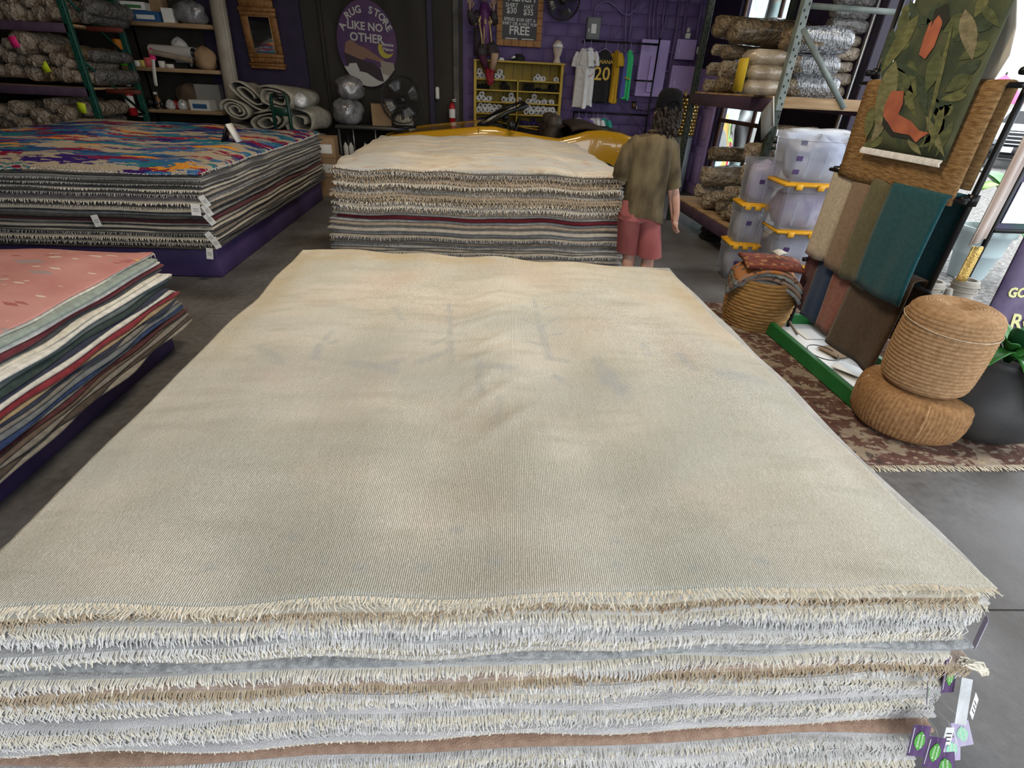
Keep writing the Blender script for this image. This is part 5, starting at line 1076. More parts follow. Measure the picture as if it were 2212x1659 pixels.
# gold basket on a grey drum by the corner
pg = P(1463, 408, z=0.0); gx, gy = 3.86, 10.35; tz = P(1478, 292, y=gy)[2]; tg = P(1484, 212, y=gy)[2]
t = thing('grey_drum', 'tall grey drum standing in the back right corner', 'drum', (gx, gy, 0)); obj('wall', MB().lathe([(.17, 0), (.175, .02), (.175, tz - .02), (.17, tz)], 28), mat('grey_drum_paint', (.14, .16, .18), .4, (.17, .19, .21), 3), t); obj('rim', MB().lathe([(.178, tz - .03), (.183, tz - .02), (.178, tz)], 28), M_stl, t)
t = thing('woven_basket', 'gold woven metal basket on the grey drum', 'basket', (gx, gy, tz)); hb = (tg - tz); M_gb = mat('gold_leaf_metal', (.62, .43, .14), .3, metal=.85)
for k in range(11):
    z = hb * (k + .5) / 11; G = MB()
    for j in range(12):
        a0 = (j + .5 * (k % 2)) / 12 * 2 * math.pi; G.sheet(np.array([[((.17 + .012 * math.sin(math.pi * u)) * math.cos(a0 + u * .47), (.17 + .012 * math.sin(math.pi * u)) * math.sin(a0 + u * .47), z + v * hb / 13) for u in np.linspace(0, 1, 4)] for v in (-.5, .5)]), .006)
    obj('woven_row', G, M_gb, t)
obj('core', MB().lathe([(.155, 0), (.158, hb)], 24), M_black, t)
for k in range(6): a = k / 6 * 6.28; obj('leaf', MB().tube([(.1 * math.cos(a), .1 * math.sin(a), hb - .02), (.13 * math.cos(a), .13 * math.sin(a), hb + .06), (.12 * math.cos(a), .12 * math.sin(a), hb + .14)], [.03, .045, .004], 8, flat=.3), M_gb, t)

# ------------------------------------------------------------------ yellow convertible behind the far stack
M_carp = mat('car_yellow_paint', (0.50, 0.27, 0.010), 0.22, coat=1.0, spec=.6); M_carb = mat('car_black_trim', (.010, .010, .011), .4); M_cari = mat('car_interior_brown', (.028, .018, .014), .7, (.04, .028, .02), 20)
cy0, cyw = 9.72, .88        # centre line and half width
t = thing('convertible_car', 'yellow open-top sports car parked behind the far rug stack', 'car', (.6, cy0, 0)); t.scale = (1, 1, 1.07)
xs = [-1.75, -1.62, -1.35, -.9, -.4, .05, .28, .5, .9, 1.3, 1.55, 1.75, 2.0, 2.3, 2.6, 2.82, 2.9]
hw = [.55, .68, .78, .83, .86, .87, .86, .84, .83, .84, .87, .88, .88, .86, .8, .72, .6]
zb_ = [.70, .80, .88, .945, 1.0, 1.05, 1.055, 1.02, .965, .93, .99, 1.05, 1.07, 1.04, .97, .90, .80]     # belt / fender line
zc_ = [.66, .76, .83, .90, .96, 1.01, 1.01, .62, .50, .50, .56, 1.06, 1.07, 1.03, .96, .88, .78]      # centre line (dips into the cockpit)
zl_ = [.45, .32, .26, .24, .24, .24, .24, .24, .24, .24, .24, .24, .24, .26, .30, .36, .48]
rows = []; mi = []
for x, h, zb1, zc1, zl1 in zip(xs, hw, zb_, zc_, zl_):
    cock = zc1 < zb1 - .2; half = [(.80 * h, zl1), (.97 * h, zl1 + .12), (1.0 * h, (zl1 + zb1) / 2), (.99 * h, zb1 - .10), (.955 * h, zb1 - .02), (.90 * h, zb1)]
    half += [(.83 * h, zb1 - .01 if not cock else zb1 - .015), (.80 * h, zb1 - .02 if not cock else zc1 + .1), (.5 * h, (zb1 * .6 + zc1 * .4) - .02 if not cock else zc1), (0, zc1)]
    rows.append([(x, cy0 - a, z) for a, z in half] + [(x, cy0 + a, z) for a, z in half[-2::-1]])
G = np.array(rows); mb = MB(); nb = G.shape[1]
mb.grid(G); mb.M = []
for i in range(len(xs) - 1):
    for j in range(nb - 1):
        cockpit = (zc_[i] < zb_[i] - .2 or zc_[i + 1] < zb_[i + 1] - .2) and 6 <= j <= nb - 8
        mb.M.append(1 if cockpit else 0)
mb.F += [tuple(range(nb)), tuple((len(xs) - 1) * nb + j for j in range(nb))[::-1], ]; mb.M += [0, 0]
obj('body', mb, [M_carp, M_carb], t, world=True)
def yc(s): return cy0 + s * cyw
A0 = [(.10, -.80), (.10, .80)]; top = P(1127, 229, y=yc(-.78)); tz_ = 1.335; tx_ = .78
fr = MB().tube([(.12, yc(-.84), 1.05), (.45, yc(-.78), 1.23), (tx_, yc(-.70), tz_)], .028, 8).tube([(.12, yc(.84), 1.05), (.45, yc(.78), 1.23), (tx_, yc(.70), tz_)], .028, 8).tube([(tx_, yc(-.70), tz_), (tx_ - .04, cy0, tz_ + .03), (tx_, yc(.70), tz_)], .026, 8).tube([(.12, yc(-.84), 1.05), (.02, cy0, 1.03), (.12, yc(.84), 1.05)], .022, 8)
obj('windshield_frame', fr, M_carb, t, world=True)
Gw = np.array([[(.12 + (tx_ - .12) * v - .06 * (1 - (2 * u - 1) ** 2), yc((2 * u - 1) * (.84 - .14 * v)), 1.05 + (tz_ - 1.05) * v) for u in np.linspace(0, 1, 9)] for v in np.linspace(0, 1, 4)])
obj('windshield', MB().sheet(Gw, .005), mat('car_glass', (.35, .45, .42), .03, trans=1.0, ior=1.1), t, world=True)
for s in (-1, 1):
    obj('seat', MB().box((1.18, cy0 + s * .36, .78), (.22, .46, .62), .08, (0, .18, 0)).box((.92, cy0 + s * .36, .56), (.5, .46, .16), .06), M_cari, t, world=True)
    obj('headrest', MB().lathe([(.03, -.12), (.10, -.10), (.135, 0), (.11, .10), (.03, .13)], 14, (1.27, cy0 + s * .36, 1.10)), mat('headrest_taupe', (.055, .042, .034), .5), t, world=True)
    obj('door_mirror', MB().lathe([(.01, -.06), (.055, -.045), (.065, 0), (.045, .05), (.01, .06)], 12, (.52, yc(s * 1.08), 1.09)).bar((.5, yc(s * .97), 1.02), (.52, yc(s * 1.06), 1.07), .04, .02), M_carb, t, world=True)
obj('dashboard', MB().box((.36, cy0, .93), (.26, 1.35, .16), .05), M_carb, t, world=True)
a = np.linspace(0, 2 * math.pi, 19); obj('steering_wheel', MB().tube([(.62 + .06 * math.sin(k), cy0 - .36 + .18 * math.cos(k), .98 + .17 * math.sin(k)) for k in a], .014, 6), M_carb, t, world=True)
Gt = np.array([[(1.52 + .88 * u, yc((2 * v - 1) * .82), 0.985 + .12 * math.sin(math.pi * min(1, u * 1.15 + .18)) * (1 - .35 * (2 * v - 1) ** 4)) for u in np.linspace(0, 1, 10)] for v in np.linspace(0, 1, 9)])
obj('folded_soft_top', MB().sheet(Gt, -.05), mat('soft_top_brown', (.035, .024, .018), .75, (.05, .035, .026), 12, .3, 60), t, world=True)
for x in (-.95, 2.05):
    for s in (-1, 1):
        o = obj('wheel', MB().lathe([(.06, -.11), (.22, -.11), (.30, -.10), (.33, -.06), (.33, .06), (.30, .10), (.22, .11), (.06, .11)], 26), M_carb, t); o.matrix_local = Matrix.Translation((x - .6, s * .78, .33)) @ Matrix.Rotation(R90, 4, 'X')
        h_ = obj('rim', MB().lathe([(.02, -.115), (.20, -.112), (.21, 0), (.20, .112), (.02, .115)], 20), M_rail, o)
obj('door_seam', MB().tube([(1.36, yc(-.965), .93), (1.38, yc(-1.0), .60), (1.34, yc(-.985), .36)], .005, 5).tube([(.02, yc(-.965), 1.03), (0, yc(-.99), .60), (.05, yc(-.98), .36)], .005, 5), M_carb, t, world=True)
obj('hood_seam', MB().tube([(.05, yc(-.86), 1.045), (-.4, yc(-.84), .99), (-.95, yc(-.82), .93), (-1.4, yc(-.74), .87)], .006, 5), M_carb, t, world=True)
obj('headlamp', MB().box((-1.35, cy0 - .5, .855), (.26, .3, .02), .006, (0, -.2, 0)).box((-1.35, cy0 + .5, .855), (.26, .3, .02), .006, (0, -.2, 0)), M_carb, t, world=True)
# ------------------------------------------------------------------ right rack of wrapped rolls
M_post = mat('grey_green_post', (0.17, 0.20, 0.185), 0.45, (0.11, .135, .125), 8); M_postd = mat('dark_green_post', (.018, .026, .020), .5, (.03, .04, .03), 9)
X0, X1, Y0, Y1 = 2.99, 4.08, 5.60, 7.95
LZ, MZ = 0.30, 1.66
rk = thing('storage_rack', 'tall perforated steel rack of wrapped rug rolls along the right wall', 'rack', ((X0 + X1) / 2, (Y0 + Y1) / 2, 0))
upright('upright', rk, X0, Y0, 0, MZ - .05, M_postd, (0, -1), .075, .075); upright('upright', rk, X0, Y0, MZ - .05, 3.3, M_post, (0, -1), .075, .075)
upright('upright', rk, X0, Y1, 0, 3.3, M_postd, (0, -1), .075, .075); upright('upright', rk, X1, Y0, 0, 3.3, M_postd, (0, -1), .075, .075); upright('upright', rk, X1, Y1, 0, 3.3, M_postd, (-1, 0), .075, .075)
for z in (LZ, MZ):
    obj('beam', MB().box((X0 - .01, (Y0 + Y1) / 2, z - .01), (.05, Y1 - Y0 - .08, .13), .006), M_beam, rk, world=True); obj('beam', MB().box((X1, (Y0 + Y1) / 2, z - .01), (.05, Y1 - Y0 - .08, .13), .006), M_beam, rk, world=True)
    for k in range(6):
        y = Y0 + .06 + (Y1 - Y0 - .12) * (k + .5) / 6; obj('deck_plank', MB().box(((X0 + X1) / 2, y, z + .065), (X1 - X0 + .02, (Y1 - Y0 - .12) / 6 - .008, .022), .003), M_ply, rk, world=True)
obj('end_rail', MB().box(((X0 + X1) / 2, Y0 + .0, MZ + .02), (X1 - X0 - .07, .05, .09), .004), M_ply, rk, world=True)
a, b_ = P(1742, 12, y=Y0), P(1905, 22, y=Y0)
obj('brace', MB().bar((X0 + .03, Y0, a[2]), (X1 - .03, Y0, a[2] - .01), .03, .045), M_post, rk, world=True); obj('brace', MB().bar((X0 + .02, Y0 - .03, a[2] - .18), (P(1815, 246, y=Y0)[0], Y0 - .03, MZ + .0), .03, .045), M_post, rk, world=True)
obj('brace', MB().bar((X0 + .02, Y0, LZ), (X1 - .05, Y0, 1.0), .02, .03), M_postd, rk, world=True); obj('brace', MB().bar((X0 + .03, Y0, 1.27), (X1 - .05, Y0, 1.27), .02, .03), M_postd, rk, world=True)
for x in (X1,): obj('back_brace', MB().bar((x, Y0 + .1, 1.35), (x, Y1, 1.35), .02, .03).bar((x, Y0 + .1, .5), (x, Y1, 1.3), .02, .03), M_postd, rk, world=True)
upper = [(1548, 56, 27, 1.05, 'b'), (1581, 66, 28, 1.0, 'b'), (1541, 106, 13, .95, 'l'), (1562, 112, 15, .95, 'b'), (1531, 147, 16, .95, 'l'), (1557, 150, 19, .95, 'l'), (1523, 186, 15, .95, 'l'), (1548, 188, 18, .95, 'b'), (1590, 193, 14, .95, 'l'), (1608, 165, 11, .9, 'l')]
for k, (px, py, rp, ln, c) in enumerate(upper):
    p = P(px, py, x=X0 + .02); s = scale_at(px, py, x=X0); rank = sorted(range(len(upper)), key=lambda j: upper[j][1]).index(k)
    p[2] = max(p[2], MZ + .08 + rp * s * .85)
    roll('rug_roll', 'wrapped brown roll, %s from the top on the right rack upper deck' % nth(rank), 'rolls on the right rack, upper deck', p, rp * s * .95, ln, 2, M_wrap_b if c == 'b' else M_wrap_l, k)
lower = [(1536, 330, 19, .95, 'b'), (1520, 378, 24, .95, 'l'), (1616, 326, 27, .8, 'l'), (1608, 376, 25, .8, 'l'), (1505, 410, 17, .95, 'l'), (1521, 434, 18, .95, 'l'), (1541, 424, 15, .95, 'l'), (1549, 446, 12, .9, 'l'), (1561, 462, 12, .9, 'l'), (1567, 418, 16, .9, 'l'), (1599, 424, 25, .8, 'l'), (1574, 456, 17, .9, 'l'), (1598, 478, 26, .8, 'l'), (1641, 374, 20, .7, 'l'), (1638, 426, 20, .7, 'l'), (1622, 486, 20, .7, 'l'), (1667, 326, 17, .6, 'l'), (1672, 290, 20, .6, 'b')]
for k, (px, py, rp, ln, c) in enumerate(lower):
    p = P(px, py, x=X0 + .04); s = scale_at(px, py, x=X0); rank = sorted(range(len(lower)), key=lambda j: lower[j][0]).index(k)
    p[1] = min(max(p[1], 5.75), Y1 - .15); p[2] = max(p[2], LZ + .09 + rp * s * .85)
    roll('rug_roll', 'clear-wrapped tan roll, %s from the left on the right rack lower deck' % nth(rank), 'rolls on the right rack, lower deck', p, rp * s * .97, ln, 2, M_wrap_b if c == 'b' else M_wrap_l, k + 2)
p = P(1655, 160, y=5.95); t = thing('bagged_rug', 'folded rug in a cloudy upright bag with yellow edge on the upper deck', 'bagged rug', (p[0] - .02, 5.98, MZ + .08))
hz = P(1660, 108, y=5.95)[2] - MZ - .08
M_bagr = mat('bagged_rug_plastic', (.26, .20, .13), .28, (.44, .37, .28), 5, .9, 9, spec=.6, coat=.4, bdist=.03)
for k_ in range(3): obj('folded_layer', MB().box((.01 * (k_ % 2), 0, hz * (k_ + .5) / 3), (.42, .34, hz / 3 * 1.03), .05), M_bagr, t)
obj('yellow_edge', MB().sheet(np.array([[(-.235 + .0 * v, -.12 + .2 * u, .02 + hz * .75 * v) for u in (0, .5, 1)] for v in (0, .5, 1)]), .015), mat('yellow_binding', (.5, .36, .02), .6), t)
for k, (px, py, rp) in enumerate([(1716, 208, 22), (1722, 164, 21), (1722, 112, 27)]):
    p = P(px, py, y=5.82); s = scale_at(px, py, y=5.82); lab = ['lowest', 'middle', 'top'][k]
    t = thing('wrapped_roll', '%s of the three rolls in crinkled silver wrap at the rack end' % lab, 'rug roll', (p[0] - .14, 5.86, [MZ + .076 + rp * s * .9, MZ + .076 + 44 * s + rp * s * .8, MZ + .076 + 86 * s + rp * s * .85][k]), 0, 'silver rolls at the rack end')
    me = roll_mesh(k + 3, 3.0, 18); o = obj('rug', me, M_wrap_b, t); o.scale = (rp * s,) * 3
    o = obj('silver_wrap', roll_mesh(k + 8, 4.2, 20, k=12), M_wrap_s, t); o.scale = (rp * s * 1.04,) * 3; o.location = (.10, 0, 0)
for k in range(8):
    z = MZ + .076 + .06 + k * .118; lab = nth(7 - k)
    roll('rug_roll', 'grey plastic-wrapped roll, %s from the top of the column by the door jamb' % ('topmost' if k == 7 else lab), 'roll column by the jamb', (3.66, 6.28, z + .01), .064 + .004 * (k % 2), .42, 2, M_wrap_gr if k > 4 else M_wrap, k)
roll('rug_roll', 'long rug roll in white plastic lying across the bins', 'rolls over the bins', P(1700, 288, y=5.3) + np.array([0, 0, -.02]), .085, .62, 8, M_clear, 3)
t = thing('leaning_board', 'grey leaning board against the near rack upright', 'board', P(1650, 285, y=5.5)); c0 = P(1672, 205, y=5.52); obj('panel', MB().sheet(np.array([[P(1643 + 28 * u, 245 - 35 * u + 60 * v, y=5.54 - .02 * u) for u in (0, .5, 1)] for v in (0, .5, 1)]), .015), mat('grey_board', (.14, .135, .12), .7), t, world=True)
obj('edge_tape', MB().tube([P(1671, 208, y=5.5), P(1671, 272, y=5.5)], .006, 6), M_tape, t, world=True)
# coiled hose under the rack
t = thing('coiled_hose', 'coil of black hose on the floor under the right rack', 'hose', (3.35, 6.85, 0)); a = np.linspace(0, 2 * math.pi * 5, 140)
obj('coil', MB().tube(np.stack([(.26 + .02 * np.sin(a * .7)) * np.cos(a), (.24 + .02 * np.cos(a * .6)) * np.sin(a), .015 + a / a[-1] * .13], -1), .014, 6), M_black, t)
# ------------------------------------------------------------------ clear bins with yellow lids
M_bin = mat('milky_clear_bin', (.70, .73, .82), .28, (.78, .81, .90), 2, trans=.85, spec=.5, ior=1.12); M_lid = mat('yellow_lid', (.62, .31, .012), .45, (.68, .36, .02), 6)
M_cont = [mat('bin_cloth_grey', (.22, .21, .22), .9, (.42, .41, .42), 14), mat('bin_cloth_blue', (.30, .33, .42), .9, (.52, .55, .62), 12), mat('bin_cloth_lilac', (.26, .20, .33), .9, (.5, .47, .52), 12)]
M_vt = mat('violet_tape', (.05, .02, .10), .5)
def bin_(label, pos, w_, d_, h_, rz, cont, tapes, lid=True):
    t = thing('storage_bin', label, 'bin', pos, rz, 'clear storage bins'); sl = []
    for v, sc_ in ((0, .88), (.05, .90), (.85, 1.0), (.86, 1.05), (1.0, 1.06)):
        sl.append([(x * w_ / 2 * sc_, y * d_ / 2 * sc_, v * h_) for x, y in ((-.93, -1), (0, -1), (.93, -1), (1, -.93), (1, 0), (1, .93), (.93, 1), (0, 1), (-.93, 1), (-1, .93), (-1, 0), (-1, -.93))])
    mb = MB().grid(np.array(sl), closed_u=True); mb.F.append(tuple(range(12))[::-1]); mb.M.append(0); obj('tub', mb, M_bin, t, smooth=False)
    for k in range(3): obj('rib', MB().box((-w_ * .25 + k * w_ * .25, -d_ * .475, h_ * .45), (.02, .012, h_ * .7), .004), M_bin, t)
    o = bag('contents', 'x', (0, 0, 0), (w_ * .84, d_ * .84, h_ * .92), cont, int(pos[2] * 100) + 3); o.parent = t; o.location = (0, 0, .01); del o['category']; del o['label']
    for px_, pz in tapes: obj('tape_mark', MB().box((px_ * w_ / 2, -d_ * .485, pz * h_), (.055, .006, .04), .001), M_vt, t, smooth=False)
    if lid:
        l = obj('lid', MB().box((0, 0, h_ + .012), (w_ * 1.10, d_ * 1.10, .03), .010), M_lid, t)
        for s in (-1, 0, 1): obj('lid_clip', MB().box((s * w_ * .33, -d_ * .56, h_ - .002), (.06, .02, .05), .005), M_lid, l)
        for s in (-1, 1): obj('lid_rib', MB().box((0, s * d_ * .4, h_ + .03), (w_ * .9, .03, .012), .003), M_lid, l)
    return t
zt1, zt2, zt3 = 0.30, .655, 1.085
bx, by = 3.12, 4.98
bin_('clear bin at the bottom of the front bin stack', (bx + .16, by, 0), .58, .46, .26, -.1, M_cont[0], [])
bin_('clear bin with yellow lid, second up in the front stack', (bx + .12, by, .295), .60, .46, .305, -.12, M_cont[1], [(-.6, .5)])
bin_('clear bin with violet streaks, third up in the front stack', (bx + .05, by, .635), .60, .46, .395, -.1, M_cont[2], [])
bin_('tall open clear bin topping the front stack', (bx + .03, by, 1.065), .60, .46, .40, -.1, M_cont[1], [(-.8, .82), (-.8, .5), (-.8, .22)], lid=False)
# the aisle-side stack peeps out left of the front stack
bx2, by2 = 2.86, 5.30
bin_('clear bin at the bottom of the aisle-side bin stack', (bx2 - .02, by2 + .02, 0), .30, .30, .36, -.12, M_cont[0], [(-.3, .5)])
bin_('clear bin with one tape mark in the middle of the aisle-side stack', (bx2, by2 + .02, .40), .30, .30, .36, -.12, M_cont[0], [(-.3, .55)])
bin_('narrow open bin topping the aisle-side stack', (bx2 + .02, by2 + .02, .80), .30, .30, .40, -.12, M_cont[2], [(-.3, .5)], lid=False)
# ------------------------------------------------------------------ seagrass basket with folded rugs
M_sea = mat('seagrass', (.20, .10, .028), .8, (.34, .19, .06), 30, .6, 90, stretch=(.5, .5, 3))
bc = np.array([2.45, 4.02, 0]); t = thing('wicker_basket', 'round seagrass basket holding folded patterned rugs by the tray', 'basket', bc)
n = 28
for k in range(15):
    z = .02 + k * .028; r_ = .235 + .03 * math.sin(math.pi * k / 14) ; a = np.linspace(0, 2 * math.pi, 41)
    obj('woven_coil', MB().tube(np.stack([r_ * np.cos(a) * (1 + .01 * np.sin(14 * a + k * math.pi)), r_ * np.sin(a) * (1 + .01 * np.sin(14 * a + k * math.pi)), np.full(41, z)], -1), .0175, 6, caps=False), M_sea, t)
obj('base_disc', MB().lathe([(.22, 0), (.23, .02), (.2, .03)], 24), M_sea, t)
def rugpatch(name, c1, c2, c3):
    m = mat(name, c1, .95, c2, 9, .4, 90, stretch=(1, 2.5, 1), lo=.45, hi=.55); nt, b, N, L = nodes_of(m); src = b.inputs['Base Color'].links[0].from_socket; tc_ = N('ShaderNodeTexCoord')
    nz = N('ShaderNodeTexVoronoi'); nz.inputs['Scale'].default_value = 16; L(tc_.outputs['Object'], nz.inputs['Vector']); cr = N('ShaderNodeValToRGB'); cr.color_ramp.elements[0].position = .28; cr.color_ramp.elements[1].position = .34
    L(nz.outputs['Distance'], cr.inputs[0]); mx = N('ShaderNodeMixRGB'); L(cr.outputs[0], mx.inputs[0]); mx.inputs[1].default_value = (*c3, 1); L(src, mx.inputs[2]); L(mx.outputs[0], b.inputs['Base Color']); return m
rp_ = [rugpatch('fold_grey', (.12, .13, .13), (.20, .21, .20), (.05, .05, .055)), rugpatch('fold_brown', (.16, .10, .07), (.24, .17, .13), (.06, .04, .03)), rugpatch('fold_teal', (.13, .15, .145), (.22, .24, .23), (.09, .04, .03)), rugpatch('fold_orange', (.45, .16, .035), (.28, .17, .12), (.10, .06, .04)), rugpatch('fold_red', (.12, .03, .02), (.20, .05, .03), (.32, .16, .06))]
for k in range(5):
    w_ = .27 - .012 * k; z = .43 + .035 * k
    G = np.array([[(w_ * math.sin(u * 1.0) * 1.15 if k < 4 else w_ * u * .8, -.20 + .40 * v, z + (.13 if k < 4 else .02) * (math.cos(u * 1.25) - 1) * (1 if k < 4 else .4) + .008 * math.sin(7 * v + k)) for u in np.linspace(-1.25, 1.25, 15)] for v in np.linspace(0, 1, 8)])
    o = obj('folded_rug', MB().sheet(G, .026), rp_[k]); o.location = tuple(bc); o.rotation_euler = (0, 0, -.45 + .05 * k)
    tag(o, ['grey folded rug lowest over the seagrass basket', 'brown patterned rug second over the seagrass basket', 'teal-grey folded rug third over the seagrass basket', 'orange patterned rug folded over the seagrass basket', 'small dark red rug crumpled on top of the basket'][k], 'folded rug', 'rugs folded over the basket')
t = thing('paper_note', 'pale folded paper note on the basket rugs', 'paper', bc + np.array([.06, -.02, .615])); obj('sheet', MB().sheet(np.array([[(-.05 + .1 * u, -.06 + .12 * v, .02 * math.sin(3 * u) + .012) for u in np.linspace(0, 1, 5)] for v in np.linspace(0, 1, 3)]), .002), M_tape, t)
# ------------------------------------------------------------------ carpet runner under the display
M_run = mat('oriental_runner', (.085, .042, .034), .95, (.125, .07, .055), 16, .4, 140, spec=.1); nt, b, N, L = nodes_of(M_run); src = b.inputs['Base Color'].links[0].from_socket; tc = N('ShaderNodeTexCoord')
for scl, c, lo_, hi_, st in [(7, (.28, .23, .17), .52, .57, (1, 1, 1)), (13, (.30, .25, .19), .56, .60, (1, 1.6, 1)), (9, (.035, .03, .028), .60, .66, (1.4, 1, 1)), (20, (.32, .25, .16), .62, .66, (1, 1, 1))]: src = blend(src, None, c, .8, scl, st, lo_, hi_)
L(src, b.inputs['Base Color'])
rx0, rx1, ry0, ry1 = 2.02, 3.95, 2.05, 4.45
G = np.array([[(rx0 + .25 * (v) * 0 + (rx1 - rx0) * u, ry0 + (ry1 - ry0) * v + .012 * math.sin(u * 9), .006 + .002 * math.sin(u * 20 + v * 7)) for u in np.linspace(0, 1, 24)] for v in np.linspace(0, 1, 24)])
o = obj('floor_rug', MB().sheet(G[:, ::-1], -.007), M_run); tag(o, 'dark red oriental rug on the floor under the textile display', 'rug')
fr = MB(); rr = np.random.default_rng(4)
for x in np.arange(rx0, rx1, .012): fr.tube([(x, ry0 + .01, .004), (x + rr.normal(0, .004), ry0 - .015, .005), (x + rr.normal(0, .01), ry0 - .035 - rr.uniform(0, .012), .003)], .003, 4, caps=False)
q = obj('fringe', fr, M_fringe_cream, o); q['kind'] = 'stuff'
# ------------------------------------------------------------------ textile display on a green tray
M_grn = mat('green_tray_paint', (.010, .125, .028), .4, (.016, .15, .035), 8); M_iron = mat('black_iron_pipe', (.010, .010, .011), .35, metal=.4)
TX0, TX1, TY0, TY1 = 2.47, 2.98, 2.60, 3.95
dsp = thing('textile_display', 'black pipe textile display standing on a green tray', 'display rack', (2.72, 3.28, 0))
for a_, d_ in (((TX0, (TY0 + TY1) / 2), (.045, TY1 - TY0)), ((TX1, (TY0 + TY1) / 2), (.045, TY1 - TY0)), (((TX0 + TX1) / 2, TY0), (TX1 - TX0 + .045, .045)), (((TX0 + TX1) / 2, TY1), (TX1 - TX0 + .045, .045))):
    obj('tray_board', MB().box((a_[0], a_[1], .065), (d_[0], d_[1], .105), .004), M_grn, dsp, world=True, smooth=False)
obj('tray_floor', MB().box(((TX0 + TX1) / 2, (TY0 + TY1) / 2, .022), (TX1 - TX0, TY1 - TY0, .018)), mat('tray_white_sheet', (.42, .41, .39), .35, (.52, .51, .49), 3), dsp, world=True, smooth=False)
PXp = 2.70
for y in (2.74, 3.88):
    obj('post', MB().tube([(PXp, y, .03), (PXp, y, 2.75)], .017, 10), M_iron, dsp, world=True)
    for z in (.62, 1.30, 1.90): obj('clamp', MB().lathe([(.02, -.03), (.030, -.03), (.030, .03), (.02, .03)], 12, (PXp, y, z)).tube([(PXp, y, z), (PXp - .07, y, z)], .018, 8), M_iron, dsp, world=True)
for z, x in ((1.29, 2.63), (.78, 2.68), (1.84, 2.635), (2.52, 2.60)): obj('cross_bar', MB().tube([(x, 2.70, z), (x, 3.92, z)], .013, 8), M_iron, dsp, world=True)
def drape(name, label, cat, grp, y0, y1, x, ztop, zf, zb, th, m, wav=.006, back=.09, seed=0, nu=16, slack=0.0):
    """cloth folded over a bar: front fall to zf, back fall to zb"""
    r = np.random.default_rng(seed); ph = r.uniform(0, 6.28, 4); path = []
    for v in np.linspace(0, 1, 12): path.append((x, zf + (ztop - .03 - zf) * v, v))
    for a in np.linspace(0, math.pi, 7)[1:-1]: path.append((x + back / 2 - back / 2 * math.cos(a), ztop - .03 + .03 * math.sin(a), 1))
    for v in np.linspace(1, 0, 12): path.append((x + back + slack * math.sin(math.pi * (1 - v) * .8), zb + (ztop - .03 - zb) * v, v))
    G = np.array([[(px_ - wav * math.sin(6 * u + ph[0] + 3 * v) * (1.2 - v) - wav * .6 * math.sin(15 * u + ph[1]) * (1 - v), y0 + (y1 - y0) * u + .012 * (1 - v) * math.sin(ph[2] + 2 * v), pz + .006 * math.sin(8 * u + ph[3]) * (1 - v)) for px_, pz, v in path] for u in np.linspace(0, 1, nu)])
    o = obj(name, MB().sheet(G, th), m); return tag(o, label, cat, grp)
def knit(n_, c): return mat('blanket_' + n_, c, .95, tuple(k * 1.3 + .004 for k in c), 40, .5, 160, spec=.1, sheen=.2)
g1 = 'blankets on the middle bar'
drape('blanket', 'cream blanket farthest along the middle bar of the display', 'blanket', g1, 3.52, 3.86, 2.622, 1.31, .67, .75, .012, knit('cream', (.40, .34, .25)), seed=1, back=.075)
drape('blanket', 'tan blanket second along the middle bar of the display', 'blanket', g1, 3.32, 3.60, 2.607, 1.315, .655, .75, .012, knit('tan', (.20, .135, .085)), seed=2, back=.105)
drape('blanket', 'olive blanket third along the middle bar of the display', 'blanket', g1, 3.10, 3.40, 2.592, 1.32, .65, .75, .012, knit('olive', (.095, .085, .04)), seed=3, back=.135)
drape('blanket', 'teal blanket nearest on the middle bar of the display', 'blanket', g1, 2.77, 3.20, 2.575, 1.325, .66, .75, .014, knit('teal', (.006, .055, .065)), seed=4, back=.165)
g2 = 'blankets on the low bar'
drape('blanket', 'maroon blanket farthest on the low bar of the display', 'blanket', g2, 3.66, 3.88, 2.662, .82, .24, .4, .012, knit('maroon', (.07, .016, .016)), seed=5, back=.05)
drape('blanket', 'navy blanket second on the low bar of the display', 'blanket', g2, 3.46, 3.72, 2.650, .825, .215, .4, .012, knit('navy', (.008, .025, .07)), seed=6, back=.07)
drape('blanket', 'rust pink blanket third on the low bar of the display', 'blanket', g2, 3.24, 3.50, 2.638, .83, .215, .4, .012, knit('rust', (.20, .075, .055)), seed=7, back=.09)
drape('blanket', 'brown blanket nearest on the low bar of the display', 'blanket', g2, 2.79, 3.28, 2.626, .835, .17, .4, .014, knit('brown', (.068, .04, .022)), seed=8, back=.11)
M_jute = mat('jute_rug', (.17, .095, .038), .95, (.30, .185, .085), 30, .9, 46, stretch=(1, .5, 2.6), spec=.1)
drape('jute_rug', 'brown chunky jute rug hung over the upper display bar', 'rug', None, 2.775, 3.80, 2.602, 1.865, 1.265, 1.35, .02, M_jute, seed=9, back=.09)
M_leaf = mat('leaf_cloth', (.085, .095, .048), .8, (.03, .045, .028), 5.0, .2, 120); M_leafg = [mat('leaf_green%d' % k, c, .8, tuple(q * .55 for q in c), 14, stretch=(1, 1, 2.5), detail=6) for k, c in enumerate([(.15, .16, .065), (.20, .20, .095), (.05, .075, .045), (.105, .125, .055), (.24, .215, .13)])]; M_salm = mat('salmon_print', (.40, .125, .065), .8, (.30, .085, .05), 12); M_dkp = mat('dark_print', (.02, .022, .018), .8)
tp = drape('leaf_tapestry', 'green leaf-printed throw with salmon shapes on the display top', 'throw', None, 2.90, 3.58, 2.572, 2.55, 1.47, 2.35, .010, M_leaf, seed=10, back=.06, wav=.0004)
def onc(px, py, k): return P(px, py, x=2.5706 - .0006 * k)
